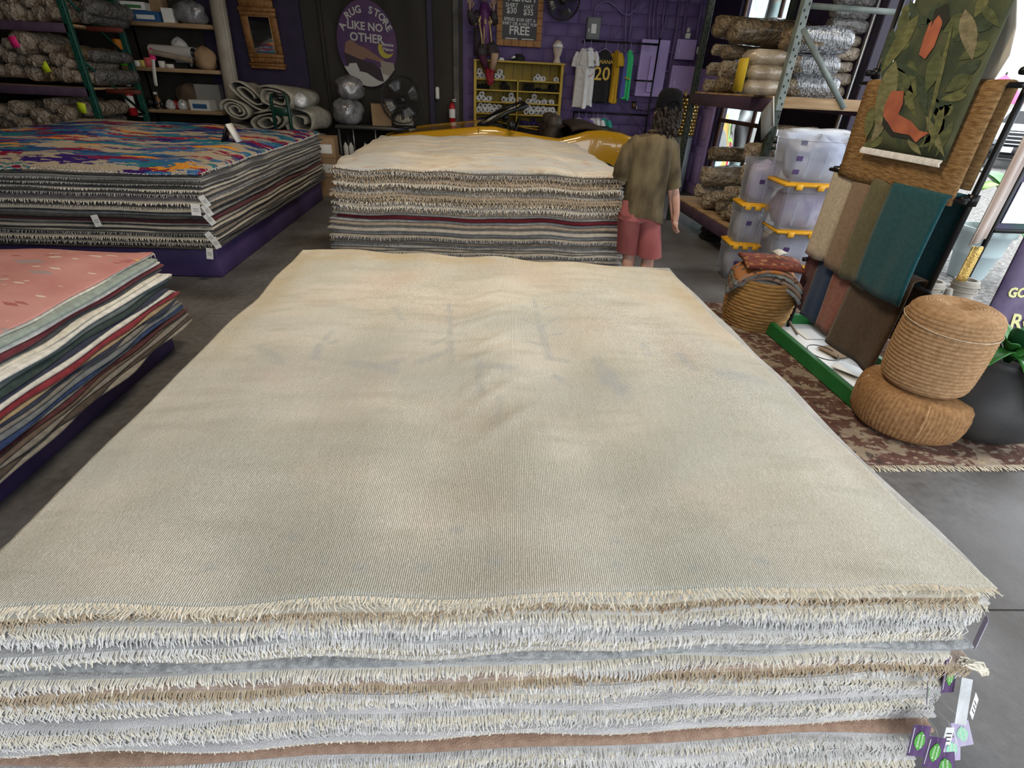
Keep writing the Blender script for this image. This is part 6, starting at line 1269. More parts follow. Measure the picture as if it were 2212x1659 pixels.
def print_shape(name, pts, m, k):
    a = np.array([onc(px, py, k) for px, py in pts]); n_ = len(a); V = np.concatenate([a, a + np.array([.0005, 0, 0])])
    obj(name, MB().add(V, [tuple(range(n_)), tuple(range(n_, 2 * n_))[::-1]] + [(i, (i + 1) % n_, (i + 1) % n_ + n_, i + n_) for i in range(n_)]), m, tp, smooth=False)
def leafs(p0, p1, w_, m, k):
    p0, p1 = np.array(p0, float), np.array(p1, float); d = p1 - p0; nn = np.array([-d[1], d[0]]) / np.linalg.norm(d) * w_; tt = np.linspace(0, 1, 7)
    print_shape('printed_leaf', [tuple(p0 + d * t_ + nn * math.sin(math.pi * t_ ** .8)) for t_ in tt] + [tuple(p0 + d * t_ - nn * math.sin(math.pi * t_ ** .8)) for t_ in tt[::-1][1:-1]], m, k)
for i, (a_, b_, w_, c) in enumerate([((1930, 60), (1905, 190), 14, 2), ((1985, 30), (1900, 160), 14, 0), ((1935, 130), (1890, 290), 20, 1), ((2085, 20), (2100, 130), 20, 4), ((2150, 40), (2090, 70), 14, 2), ((2140, 90), (2070, 130), 15, 3), ((2120, 130), (2050, 175), 14, 2), ((2095, 160), (2040, 200), 14, 3), ((2090, 205), (2030, 215), 10, 0), ((2060, 40), (1990, 330), 5, 0), ((2000, 250), (2040, 340), 9, 1), ((2040, 230), (2005, 330), 8, 0), ((2060, 260), (2020, 340), 8, 3), ((1985, 160), (2000, 250), 12, 2), ((2030, 110), (2000, 200), 16, 3), ((1885, 230), (1870, 300), 10, 0), ((1960, 20), (1940, 80), 12, 3), ((2120, 10), (2160, 60), 12, 3), ((1960, 300), (1990, 335), 8, 1), ((1915, 250), (1880, 310), 9, 4)]):
    leafs(a_, b_, w_, M_leafg[c], 3 + i % 4)
rl_ = np.random.default_rng(23)
for i in range(46):
    a_ = np.array([rl_.uniform(1890, 2150), rl_.uniform(-20, 320)]); a_[0] = np.clip(a_[0], 1965 - a_[1] * .30, 2165 - a_[1] * .47); an = rl_.choice([2.2, 2.6, .5, 1.2]) + rl_.uniform(-.25, .25); b2 = a_ + rl_.uniform(40, 75) * np.array([math.cos(an), math.sin(an)]); b2[0] = np.clip(b2[0], 1962 - b2[1] * .31, 2170 - b2[1] * .47); b2[1] = min(b2[1], 318)
    leafs(a_, b2, rl_.uniform(7, 13), M_leafg[int(rl_.choice([2, 2, 3, 0]))], i % 3)
print_shape('printed_shape', [(1925, 197), (1952, 196), (1950, 225), (1940, 247), (1968, 262), (1985, 282), (2008, 287), (1990, 297), (1978, 308), (1965, 292), (1930, 285), (1908, 250), (1910, 230)], M_salm, 8)
print_shape('printed_shape', [(2008, 50), (2030, 28), (2036, 50), (2018, 100), (1998, 128), (1985, 118), (1996, 80)], M_salm, 8)
print_shape('printed_shape', [(2010, 60), (2020, 20), (2046, 8), (2052, 40), (2034, 66), (2035, 45), (2028, 32), (2018, 44)], M_dkp, 9)
print_shape('printed_shape', [(1908, 252), (1930, 286), (1965, 293), (1980, 312), (1960, 300), (1925, 294), (1905, 270)], M_dkp, 7)
hemg = MB()
for y in np.arange(2.90, 3.58, .012): hemg.tube([(2.570, y, 1.475), (2.562, y + .004, 1.455), (2.566, y, 1.44)], .006, 5, caps=False)
obj('white_hem_fringe', hemg, M_fringe, tp)['kind'] = 'stuff'
rb_ = [(2190, -70), (2198, 0), (2196, 60), (2182, 120), (2150, 170), (2110, 212), (2075, 238)]
Gb = np.array([[P(px - 110 * (1 - u) * (1 + .25 * k / 6), py, x=2.665 + .02 * math.sin(2 * u + k)) for u in np.linspace(0, 1, 8)] for k, (px, py) in enumerate(rb_)])
tag(obj('hanging_cloth', MB().sheet(Gb, .008), mat('beige_cloth', (.42, .38, .31), .9)), 'beige cloth hanging curved behind the leaf throw', 'cloth')
Gc = np.array([[(2.775 + .05 * u + .008 * math.sin(14 * u), 2.70 + .02 * math.sin(11 * u), 1.62 - .56 * v + .05 * u) for u in np.linspace(0, 1, 9)] for v in np.linspace(0, 1, 8)])
t = tag(obj('hanging_cloth', MB().sheet(Gc, .006), mat('pinkish_silk', (.50, .40, .36), .5, (.62, .56, .52), 5, stretch=(8, 8, .6))), 'pale silky cloth hanging behind the near display post', 'cloth')
Gc = np.array([[(2.80 + .07 * u, 2.70 + .02 * math.sin(9 * u), 1.06 - .20 * v) for u in np.linspace(0, 1, 6)] for v in np.linspace(0, 1, 6)]); obj('gold_sequin_end', MB().sheet(Gc, .008), mat('gold_sequin', (.55, .36, .10), .35, (.75, .55, .2), 60, .8, 120, metal=.7), t)
# price cards on the tray
for k, (px, py, m) in enumerate([(1735, 720, M_tape), (1790, 760, M_card), (1820, 800, M_white)]):
    p = P(px, py, z=.04); o = obj('loose_card', MB().box((0, 0, .004), (.16, .2, .004), .001), m); o.location = (p[0] + .05, p[1], .031 + .009 * k); o.rotation_euler = (0, 0, .3 * k); tag(o, ['white paper lying at the far end of the green tray', 'tan card in the middle of the green tray', 'white card at the near end of the green tray'][k], 'card', 'cards on the tray')
a = np.linspace(.2, 5.9, 24); t = obj('wire_loop', MB().tube(np.stack([2.66 + .10 * np.cos(a), 3.32 + .13 * np.sin(a), np.full(24, .064)], -1), .004, 6), M_black); tag(t, 'thin black wire ring lying on the green tray', 'wire')
t = obj('wood_peg', MB().tube([P(1705, 695, z=.10), P(1722, 722, z=.06)], .011, 8), mat('grey_wood', (.15, .12, .10), .7)); tag(t, 'short wooden peg leaning at the far end of the tray', 'peg')
# ------------------------------------------------------------------ jute poufs
M_jp = mat('jute_cord', (.30, .175, .085), .9, (.42, .26, .14), 40, .5, 200, spec=.15, var=.05); M_jp2 = mat('jute_cord_dark', (.24, .125, .055), .9, (.34, .195, .09), 40, .5, 200, spec=.15)
pc = np.array([2.67, 2.47, 0.013])
t = thing('jute_pouf', 'squat jute pouf with upright cords under the taller pouf', 'pouf', pc, .3); n = 312
base = [(.20, 0), (.255, .008), (.285, .04), (.295, .10), (.295, .17), (.285, .23), (.26, .262), (.20, .275), (.1, .28), (.02, .28)]
obj('cord_shell', MB().lathe(base, n, fn=lambda th, r_, z: r_ * (1 + .06 * abs(math.cos(2 * th)) ** 3 * (z / .28) + (.020 * abs(math.sin(39 * th)) if r_ > .15 else 0))), M_jp2, t)
for k in range(4):
    a = math.pi / 4 + k * R90; obj('seam', MB().tube([(.27 * math.cos(a), .27 * math.sin(a), .02), (.30 * math.cos(a), .30 * math.sin(a), .10), (.30 * math.cos(a), .30 * math.sin(a), .20), (.26 * math.cos(a), .26 * math.sin(a), .27)], .009, 6), M_jp, t)
t = thing('jute_pouf', 'tall coiled jute pouf with dimpled top stacked on the squat pouf', 'pouf', pc + np.array([.0, .0, .28])); H = .50; prof = []
for v in np.linspace(0, 1, 260):
    z = H * v; r_ = .218 * (1 - .22 * abs(2 * v - 1) ** 12) * (1 + .05 * math.sin(math.pi * v)); prof.append((r_ * (1 + .020 * abs(math.sin(v * 70))), z))
for q_ in np.linspace(1, 0, 60): prof.append((max(.003, .168 * q_), H + .012 * math.sin(math.pi * q_) - .045 * (1 - q_) ** 2 + .003 * abs(math.sin(q_ * 34))))
obj('coil_shell', MB().lathe(prof, 40), M_jp, t); obj('top_cord', MB().tube([(.226 * math.cos(a) * 1.03, .226 * math.sin(a) * 1.03, H * .80 + .02 * math.sin(a)) for a in np.linspace(0, 2 * math.pi, 33)], .0035, 5), M_fringe_tan, t)
# ------------------------------------------------------------------ big dark pot with plant
pp3 = P(2180, 772, z=.50); t = thing('plant_pot', 'large matte black round pot beside the jute poufs', 'pot', (pp3[0], pp3[1], 0.013)); M_pot = mat('matte_black_clay', (.030, .030, .032), .55, (.045, .044, .044), 6, .1, 40)
obj('shell', MB().lathe([(.14, 0), (.22, .015), (.31, .10), (.345, .20), (.33, .30), (.27, .40), (.19, .46), (.165, .485), (.17, .50), (.175, .505), (.155, .505), (.145, .48), (.14, .42)], 40), M_pot, t)
obj('soil', MB().lathe([(.145, .44), (.05, .45), (.002, .45)], 20), mat('soil', (.03, .022, .016), .95), t)
M_lf = mat('glossy_leaf', (.035, .17, .030), .35, (.07, .27, .06), 6, spec=.6); M_lfd = mat('dark_leaf', (.015, .075, .035), .4, (.03, .12, .05), 6); M_lfy = mat('bright_leaf', (.16, .36, .04), .4, (.26, .48, .08), 5)
def blade(mb_name, parent, base, az, ln, wd, lift, bend, m):
    az = math.radians(az); d = np.array([math.cos(az), math.sin(az), 0]); s_ = np.array([-d[1], d[0], 0]); K = 9; G = []
    for v in np.linspace(0, 1, K):
        c = np.array(base) + d * ln * v * math.cos(lift * (1 - v * .4)) + np.array([0, 0, ln * (math.sin(lift) * v - bend * v * v)]); w_ = wd * (math.sin(math.pi * min(1, v * .92 + .06)) ** .75)
        G.append([c + s_ * w_ * u + np.array([0, 0, abs(u) * w_ * .25]) for u in (-1, -.5, 0, .5, 1)])
    obj('leaf', MB().sheet(np.array(G), .0025), m, parent)
t2 = thing('potted_plant', 'green leafy plant growing out of the black pot', 'plant', (pp3[0], pp3[1], .46)); r6 = np.random.default_rng(6)
for k in range(16): blade('leaf', t2, (0, 0, .0), 360 * k / 16 + r6.uniform(-12, 12), r6.uniform(.32, .48), r6.uniform(.030, .048), r6.uniform(.95, 1.35), r6.uniform(.25, .55), [M_lf, M_lfd, M_lf][k % 3])
blade('leaf', t2, (0, 0, .02), 205, .40, .04, 1.0, .8, M_lf); blade('leaf', t2, (0, 0, .02), 165, .44, .032, .75, .3, M_lfy); blade('leaf', t2, (0, 0, .02), 255, .44, .05, .8, 1.15, M_lf)
# ------------------------------------------------------------------ stoneware vases
M_vase = mat('stoneware', (.28, .255, .215), .6, (.36, .33, .285), 7); 
def vase(label, x, y, h, r_, spout):
    t = thing('stone_vase', label, 'vase', (x, y, 0.0)); obj('shell', MB().lathe([(r_ * .8, 0), (r_ * .95, .03), (r_ * 1.05, h * .4), (r_ * .95, h * .8), (r_ * .86, h * .88), (r_ * .96, h * .93), (r_ * .96, h * .985), (r_ * .9, h), (r_ * .66, h), (r_ * .6, h * .9), (r_ * .6, h * .7)], 28), M_vase, t)
    for z in (.88, .94): obj('neck_ring', MB().tube([(r_ * 1.0 * math.cos(a), r_ * 1.0 * math.sin(a), h * z) for a in np.linspace(0, 2 * math.pi, 25)], .007, 6), M_vase, t)
    if spout: obj('spout', MB().tube([(-r_ * .85, -.02, h * .70), (-r_ * 1.45, -.03, h * .80), (-r_ * 1.6, -.03, h * .90)], [.035, .028, .022], 10), M_vase, t)
v1 = P(2008, 612, y=3.45); v2 = P(2078, 612, y=3.40)
vase('tall stoneware vase between the display post and the spouted vase', v1[0] + .02, 3.45, v1[2] + .02, .085, False); vase('stoneware vase with a short hooked spout behind the tall pouf', v2[0] + .03, 3.40, v2[2] + .03, .085, True)
# ------------------------------------------------------------------ signs by the door
YS2 = 4.55
a, b_ = P(2142, 498, y=YS2), P(2212, 372, y=YS2); M_sg = mat('sign_green_violet', (.012, .075, .045), .5, (.06, .03, .11), 2.2)
t = thing('frame_sign', 'black-framed standing sign with green panel and white cards by the door', 'sign', (a[0] + .35, YS2, 0)); zb1 = a[2]; xl = a[0] + .0; wS = .72
for xq in (xl, xl + wS): obj('post', MB().box((xq, YS2, .75), (.035, .035, 1.5), .003), M_iron, t, world=True); obj('foot', MB().box((xq, YS2, .015), (.04, .4, .03), .004), M_iron, t, world=True)
for zq in (zb1, 1.5): obj('rail', MB().box((xl + wS / 2, YS2, zq), (wS, .035, .035), .003), M_iron, t, world=True)
obj('panel', MB().box((xl + wS / 2, YS2 + .01, (zb1 + 1.5) / 2), (wS - .03, .01, 1.5 - zb1 - .03)), M_sg, t, world=True, smooth=False)
for k in range(2): obj('white_card', MB().box((xl + .17 + .33 * k, YS2 - .004, zb1 + .25), (.24, .006, .36), .002), M_white, t, world=True, smooth=False)
obj('violet_tab', MB().box((xl + .16, YS2 - .004, zb1 + .52), (.22, .006, .07), .02), mat('violet_pink', (.20, .03, .24), .5), t, world=True, smooth=False)
YB = 3.35; c = P(2130, 690, y=YB); t = thing('banner_sign', 'purple printed banner sign with cream lettering leaning by the door', 'sign', (c[0] + .2, YB, 0)); M_bn = mat('banner_purple', (.035, .018, .07), .5, (.085, .06, .12), 5)
u0 = P(2212, 575, y=YB + .2); l0 = P(2118, 705, y=YB)
def bpt(u, v): return np.array([l0[0] + (u0[0] - l0[0]) * v * .55 + .75 * u, YB + .2 * v, .05 + (u0[2] + .25 - .05) * v])
obj('panel', MB().sheet(np.array([[bpt(u, v) for u in np.linspace(0, 1, 6)] for v in np.linspace(0, 1, 6)]), -.015), M_bn, t, world=True)
for s, px, py, sz in (('GOO', 2200, 632, .10), ('RO', 2192, 690, .17)):
    q = P(px, py, y=YB + .10); v_ = (q[2] - .05) / (u0[2] + .2); text(s, sz, t, (q[0] - c[0] - .2 + .02, .2 * v_ - .02, q[2]), (R90 - .25, 0, 0), mat('cream_letters', (.50, .48, .22), .6), .004, .003)
for k, cc_ in enumerate([(.45, .10, .16), (.20, .22, .30), (.08, .05, .22)]): q = P(2150 + 8 * k, 690 + 6 * k, y=YB + .06); obj('printed_flower', MB().tube([q + np.array([-.03, -.01, -.02]), q + np.array([.01, -.015, .02]), q + np.array([.05, -.01, .01])], [.006, .018, .006], 6, flat=.3), mat('flower%d' % k, cc_, .6), t, world=True)
# ------------------------------------------------------------------ yard: banana plant, truck, fence, rail, umbrella, house
bpn = P(2082, 598, z=-.06); t = thing('plant_pot', 'pale blue ribbed pot in the gravel yard', 'pot', (bpn[0], bpn[1], -.06)); M_bp = mat('pale_blue_glaze', (.42, .52, .55), .4)
obj('shell', MB().lathe([(.17, 0), (.18, .02), (.22, .28), (.235, .29), (.235, .32), (.25, .50), (.285, .52), (.285, .60), (.255, .60), (.24, .52)], 30), M_bp, t); obj('soil', MB().lathe([(.24, .54), (.002, .55)], 20), MATS['soil'], t)
t2 = thing('banana_plant', 'young banana plant with broad leaves in the pale blue pot', 'plant', (bpn[0], bpn[1], .48)); obj('stem', MB().tube([(0, 0, 0), (.05, .02, .5), (.18, .05, 1.1), (.32, .08, 1.6)], [.05, .045, .03, .015], 10), mat('pale_stem', (.30, .36, .16), .6), t2)
for k, (az, ln, wd, li, be, z) in enumerate([(200, .7, .10, .9, .6, .35), (330, .9, .12, .6, .7, .4), (20, .8, .12, .8, .6, .3), (260, .6, .11, .3, .6, .2), (300, .6, .12, .2, .7, .15), (160, .6, .09, 1.1, .3, .3), (350, .6, .12, .1, .5, .1), (90, .7, .11, .8, .5, .4)]): blade('leaf', t2, (.05, .02, z), az, ln, wd, li, be, [M_lfy, M_lf][k % 2])
tr = thing('pickup_truck', 'white pickup truck facing the shop across the gravel yard', 'truck', tuple(P(2178, 368, z=-.06)), math.radians(-48)); M_tw = mat('truck_silver_white', (.55, .60, .64), .25, coat=.8); M_tk = mat('truck_black', (.02, .02, .022), .5)
hood = np.array([[(-1.0 * w_, y, z) for w_ in (1, .94, .5, 0, -.5, -.94, -1)] for y, z in ((0, .72), (0, 1.06), (.15, 1.18), (1.3, 1.27), (1.32, 1.27))]); zc = hood.copy(); hood[:, (0, 6), 2] -= .12
obj('hood', MB().sheet(hood, .04), M_tw, tr); obj('body', MB().box((0, 3.2, .95), (1.96, 5.0, .72), .08), M_tw, tr)
obj('cab', MB().add([(-.95, 1.3, 1.25), (.95, 1.3, 1.25), (.95, 3.6, 1.25), (-.95, 3.6, 1.25), (-.75, 1.95, 1.88), (.75, 1.95, 1.88), (.75, 3.3, 1.88), (-.75, 3.3, 1.88)], [(0, 1, 5, 4), (1, 2, 6, 5), (2, 3, 7, 6), (3, 0, 4, 7), (4, 5, 6, 7)]), M_tw, tr, smooth=False)
obj('windshield', MB().add([(-.85, 1.34, 1.32), (.85, 1.34, 1.32), (.70, 1.90, 1.82), (-.70, 1.90, 1.82)], [(0, 1, 2, 3)]).box((0, 1.5, 1.3), (.01, .01, .01)), M_tk, tr, smooth=False)
obj('grille', MB().box((0, -.02, .92), (1.15, .06, .46), .03), M_tk, tr)
for k in range(4): obj('grille_bar', MB().box((0, -.06, .76 + k * .11), (1.12, .03, .035), .01), M_tw, tr)
for s in (-1, 1):
    obj('headlamp', MB().box((s * .78, .0, .95), (.34, .08, .24), .03), mat('lamp_clear', (.6, .63, .65), .15, coat=.6), tr); obj('mirror', MB().box((s * 1.14, 1.45, 1.34), (.22, .12, .22), .04), M_tw, tr)
    for y in (.75, 4.6): o = obj('tyre', MB().lathe([(.1, -.13), (.34, -.13), (.40, -.09), (.40, .09), (.34, .13), (.1, .13)], 24), M_tk, tr); o.matrix_local = Matrix.Translation((s * .86, y, .40)) @ Matrix.Rotation(R90, 4, 'Y')
obj('bumper', MB().box((0, -.10, .58), (1.95, .22, .20), .05), M_tk, tr); obj('skid_plate', MB().box((0, .1, .42), (1.5, .3, .16), .04), M_tk, tr); obj('licence_plate', MB().box((-.3, -.22, .60), (.32, .01, .16), .004), M_white, tr); obj('red_hook', MB().box((.45, -.2, .50), (.12, .06, .06), .01), M_red, tr)
M_fen = mat('weathered_fence', (.26, .25, .235), .9, (.33, .32, .30), 3, stretch=(4, 4, .5))
fa, fb = P(2120, 372, z=-.06) * 0 + np.array([19.0, 24.5, 0]), np.array([30.0, 19.0, 0]); ft = thing('yard_fence', 'grey vertical board fence behind the pickup truck', 'fence', (24, 22, -.06)); dv = (fb - fa); Lf = np.linalg.norm(dv); dv /= Lf
bm = MB().box((0, 0, 1.35), (.17, .025, 2.7), .006).mesh('board')
for k in range(int(Lf / .18)):
    p = fa + dv * (k + .5) * .18; o = place('board', bm, M_fen, ft, (p[0] - 24, p[1] - 22, 0), (0, 0, math.atan2(dv[1], dv[0])))
rl = thing('white_railing', 'white picket railing in front of the truck at the right edge', 'railing', (14.3, 13.2, -.06)); M_rw = mat('white_railing_paint', (.72, .74, .74), .5); ra_, rb_ = P(2172, 368, z=-.06), P(2172, 368, z=-.06)
base = P(2180, 395, z=-.06); dvr = np.array([.80, -.60, 0])
rl.location = tuple(base)
for k in range(22): obj('picket', MB().box((dvr[0] * k * .11, dvr[1] * k * .11, .5), (.045, .045, 1.0), .006), M_rw, rl)
obj('rail', MB().bar((0, 0, .95), tuple(dvr * 2.4 + np.array([0, 0, .95])), .05, .06).bar((0, 0, .12), tuple(dvr * 2.4 + np.array([0, 0, .12])), .05, .06), M_rw, rl)
um = P(2158, 195, y=13.0); t = thing('market_umbrella', 'hot pink canopy beyond the open door', 'umbrella', (um[0], 13.0, -.06)); hz_ = um[2] + .06
obj('canopy', MB().lathe([(.003, hz_ + .32), (.25, hz_ + .12), (.55, hz_ - .22), (.56, hz_ - .26)], 16, caps=False), mat('hot_pink_canvas', (.85, .10, .22), .7), t); obj('pole', MB().tube([(0, 0, 0), (0, 0, hz_ + .36)], .022, 8), M_iron, t); obj('base', MB().lathe([(.25, 0), (.25, .06), (.04, .1)], 20), M_tk, t)
hs = thing('neighbour_house', 'pale aqua clapboard house seen through the right window', 'house', (9, 19.5, -.06)); M_cb = mat('aqua_clapboard', (.50, .64, .64), .7); bmh = MB().box((0, 0, 0), (9.0, .05, .21), .01).mesh('clapboard')
for k in range(34): o = place('clapboard', bmh, M_cb, hs, (0, -.02, .1 + k * .2), (.12, 0, 0))
obj('wall', MB().box((0, 2.6, 3.4), (8.9, 5.0, 6.8)), M_cb, hs, smooth=False)
for k, (px, m, lab, w_) in enumerate([(1580, mat('red_shed_paint', (.60, .05, .06), .6), 'red painted board panel outside the right window', .60), (1626, mat('yellow_shed_paint', (.75, .52, .16), .6), 'yellow painted board panel outside the right window', .56)]):
    p = P(px, 262, y=16.0); t = thing('board_panel', lab, 'panel', (p[0], 16.0, -.06), 0, 'painted panels in the yard'); 
    for j in range(5): obj('plank', MB().box((-w_ / 2 + w_ * (j + .5) / 5, 0, .95), (w_ / 5 - .01, .04, 1.9), .005), m, t)
    obj('rail', MB().box((0, .04, .5), (w_, .05, .1)).box((0, .04, 1.5), (w_, .05, .1)), M_fen, t)
for k, px in enumerate((1568, 1600)):
    p = P(px, 310, y=14.5); t = thing('yard_shrub', ['small green shrub left below the red panel', 'small green shrub below the yellow panel'][k], 'shrub', (p[0], 14.5, -.06), 0, 'shrubs outside the window')
    for j in range(14): blade('leaf', t, (0, 0, .1), j * 27, .35, .05, .7, .4, M_lfy)
    obj('stem', MB().tube([(0, 0, 0), (0, 0, .4)], .03, 6), M_fen, t)
# ------------------------------------------------------------------ the person walking away between stack and rack
YPN = 4.52
def J(px, py, dy=0.0): return P(px, py, y=YPN + dy)
def skin_body(name, joints, edges, root, m, parent, sub=2):
    names = list(joints); me = bpy.data.meshes.new(name); me.from_pydata([tuple(joints[k][0]) for k in names], [(names.index(a), names.index(b_)) for a, b_ in edges], []); me.update()
    o = bpy.data.objects.new(name, me); COL.objects.link(o); md = o.modifiers.new('skin', 'SKIN'); md.use_smooth_shade = True
    if not me.skin_vertices: 
        me.attributes  # layer is made by the modifier below
    bpy.context.view_layer.objects.active = o
    if not me.skin_vertices: bpy.ops.mesh.customdata_skin_add()
    for i, k in enumerate(names):
        r_ = joints[k][1]; me.skin_vertices[0].data[i].radius = r_ if isinstance(r_, tuple) else (r_, r_); me.skin_vertices[0].data[i].use_root = (k == root)
    s_ = o.modifiers.new('sub', 'SUBSURF'); s_.levels = sub; s_.render_levels = sub
    dg = bpy.context.evaluated_depsgraph_get(); nm = bpy.data.meshes.new_from_object(o.evaluated_get(dg)); nm.name = name
    bpy.data.objects.remove(o); nm.polygons.foreach_set('use_smooth', [True] * len(nm.polygons))
    q = place(name, nm, m, parent); nm.materials.clear(); nm.materials.append(m)
    q.location = tuple(-c for c in parent.location); return q
M_skin = mat('human_skin', (.42, .23, .165), .55, (.47, .27, .20), 18, spec=.3); M_tee = mat('olive_tee', (.045, .032, .016), .9, (.140, .108, .058), 9, .25, 60, stretch=(1, 1, .45), detail=8); M_short = mat('faded_red_shorts', (.27, .075, .075), .9, (.34, .11, .105), 9, .25, 60, stretch=(1, 1, .5)); M_hair = mat('dark_brown_hair', (.010, .006, .004), .6, (.028, .017, .011), 40, .9, 60, stretch=(1, 1, .3)); M_hat = mat('black_knit_cap', (.004, .004, .005), .95, (.007, .007, .008), 40, .4, 120, spec=.1)
ft = J(1390, 640)[0]; per = thing('person', 'person seen from behind in black cap, olive T-shirt and red shorts', 'person', (J(1385, 440)[0], YPN, 0))
pel = J(1384, 447); che = J(1402, 335); nek = J(1424, 290); hc = J(1441, 243)
zk, za = .50, .085
kr, kl = J(1401, 535), J(1368, 530); kr = np.array([kr[0] + .0, YPN - .02, zk]); kl = np.array([kl[0], YPN + .10, zk])
ar = np.array([kr[0] - .01, YPN - .06, za]); al = np.array([kl[0] - .02, YPN + .0, za])
sr, er, wr = J(1447, 308), J(1456, 398, .02), J(1462, 462, -.03); sl, el_, wl = J(1366, 312), J(1347, 375, .06), J(1350, 388, .30)
jt = dict(pel=(pel, (.15, .12)), wst=((pel * .6 + che * .4), (.145, .11)), che=(che, (.165, .115)), shc=((che * .4 + nek * .6), (.085, .065)), nek=(nek, .055), hb=(nek * .45 + hc * .55 + np.array([0, .01, -.01]), .062),
          sr=(sr + np.array([-.02, 0, -.02]), .048), ur=((sr + er) / 2, .052), er=(er, .042), fr=((er + wr) / 2, .040), wr=(wr, .027), sl=(sl + np.array([.02, 0, -.02]), .048), ul=((sl + el_) / 2, .052), el=(el_, .042), fl=((el_ + wl) / 2, .038), wl=(wl, .027),
          hr=(pel + np.array([.085, 0, -.07]), .105), thr=((pel + np.array([.085, 0, -.07])) * .5 + kr * .5, .085), kr=(kr, .058), cr=(kr * .62 + ar * .38 + np.array([0, -.02, 0]), .062), ar=(ar, .036), hl=(pel + np.array([-.085, 0, -.07]), .105), thl=((pel + np.array([-.085, 0, -.07])) * .5 + kl * .5, .085), kl=(kl, .058), cl=(kl * .62 + al * .38 + np.array([0, -.02, 0]), .062), al=(al, .036),
          fr1=(ar + np.array([0, .06, -.045]), (.038, .03)), fr2=(ar + np.array([.01, .17, -.06]), (.036, .018)), fl1=(al + np.array([0, .06, -.045]), (.038, .03)), fl2=(al + np.array([-.01, .17, -.06]), (.036, .018)))
ed = [('pel', 'wst'), ('wst', 'che'), ('che', 'shc'), ('shc', 'nek'), ('nek', 'hb'), ('shc', 'sr'), ('sr', 'ur'), ('ur', 'er'), ('er', 'fr'), ('fr', 'wr'), ('shc', 'sl'), ('sl', 'ul'), ('ul', 'el'), ('el', 'fl'), ('fl', 'wl'), ('pel', 'hr'), ('hr', 'thr'), ('thr', 'kr'), ('kr', 'cr'), ('cr', 'ar'), ('ar', 'fr1'), ('fr1', 'fr2'), ('pel', 'hl'), ('hl', 'thl'), ('thl', 'kl'), ('kl', 'cl'), ('cl', 'al'), ('al', 'fl1'), ('fl1', 'fl2')]
# hands: palm plus five fingers each, slightly curled
def hand(tagc, w0, d, side, lat):
    d = d / np.linalg.norm(d); lat = lat - d * (lat @ d); lat /= np.linalg.norm(lat); cu = np.cross(d, lat) * side
    p = w0 + d * .045; q = w0 + d * .085; jt['p' + tagc] = (p, (.030, .018)); jt['q' + tagc] = (q, (.034, .016)); ed.extend([('w' + tagc, 'p' + tagc), ('p' + tagc, 'q' + tagc)])
    for f_, (o_, ln) in enumerate([(-.030, .060), (-.010, .075), (.010, .080), (.030, .070)]):
        a_ = q + lat * o_ + d * .018; b1 = a_ + d * ln * .5 + cu * .012; c1 = a_ + d * ln * .85 + cu * .038
        for nm_, v_, r_ in (('a', a_, .0095), ('b', b1, .009), ('c', c1, .0075)): jt['%s%d%s' % (nm_, f_, tagc)] = (v_, r_)
        ed.extend([('q' + tagc, 'a%d%s' % (f_, tagc)), ('a%d%s' % (f_, tagc), 'b%d%s' % (f_, tagc)), ('b%d%s' % (f_, tagc), 'c%d%s' % (f_, tagc))])
    a_ = p + lat * .035 + d * .01; b1 = a_ + lat * .014 + d * .032 + cu * .008; c1 = b1 + d * .028 + cu * .010
    for nm_, v_, r_ in (('t', a_, .011), ('u', b1, .010), ('v', c1, .008)): jt[nm_ + tagc] = (v_, r_)
    ed.extend([('p' + tagc, 't' + tagc), ('t' + tagc, 'u' + tagc), ('u' + tagc, 'v' + tagc)])
hand('r', wr, np.array([.02, -.03, -1.0]), 1, np.array([-.25, 1.0, 0])); hand('l', wl, np.array([.1, 1.0, -.12]), -1, np.array([1.0, 0, 0]))
skin_body('body', jt, ed, 'pel', M_skin, per)
# head with face turned away
HB = MB(); n = 24
prof = [(.002, -.135), (.045, -.13), (.062, -.105), (.070, -.06), (.078, -.01), (.080, .04), (.074, .085), (.052, .118), (.002, .132)]
HB.lathe(prof, n, tuple(hc), fn=lambda th, r_, z: r_ * (1.06 + .12 * max(0, math.sin(th)) * (1 if z < .05 else .5) + .10 * max(0, -math.sin(th)) * (1 if z > -.05 else 0)))
obj('head', HB, M_skin, per, world=True)
obj('nose', MB().lathe([(.003, .03), (.010, .01), (.016, -.015), (.004, -.03)], 8, (hc[0], hc[1] + .098, hc[2] - .02)), M_skin, per, world=True)
for s in (-1, 1):
    obj('ear', MB().tube([hc + np.array([s * .083, .0, -.045]), hc + np.array([s * .092, -.01, -.015]), hc + np.array([s * .088, -.005, .015])], [.010, .017, .010], 8), M_skin, per, world=True)
    obj('eye', MB().lathe([(.002, -.012), (.012, 0), (.002, .012)], 10, (hc[0] + s * .032, hc[1] + .082, hc[2] + .012)), M_white, per, world=True)
obj('mouth', MB().tube([hc + np.array([-.022, .088, -.065]), hc + np.array([0, .095, -.066]), hc + np.array([.022, .088, -.065])], .005, 6), mat('lips', (.30, .10, .09), .5), per, world=True)
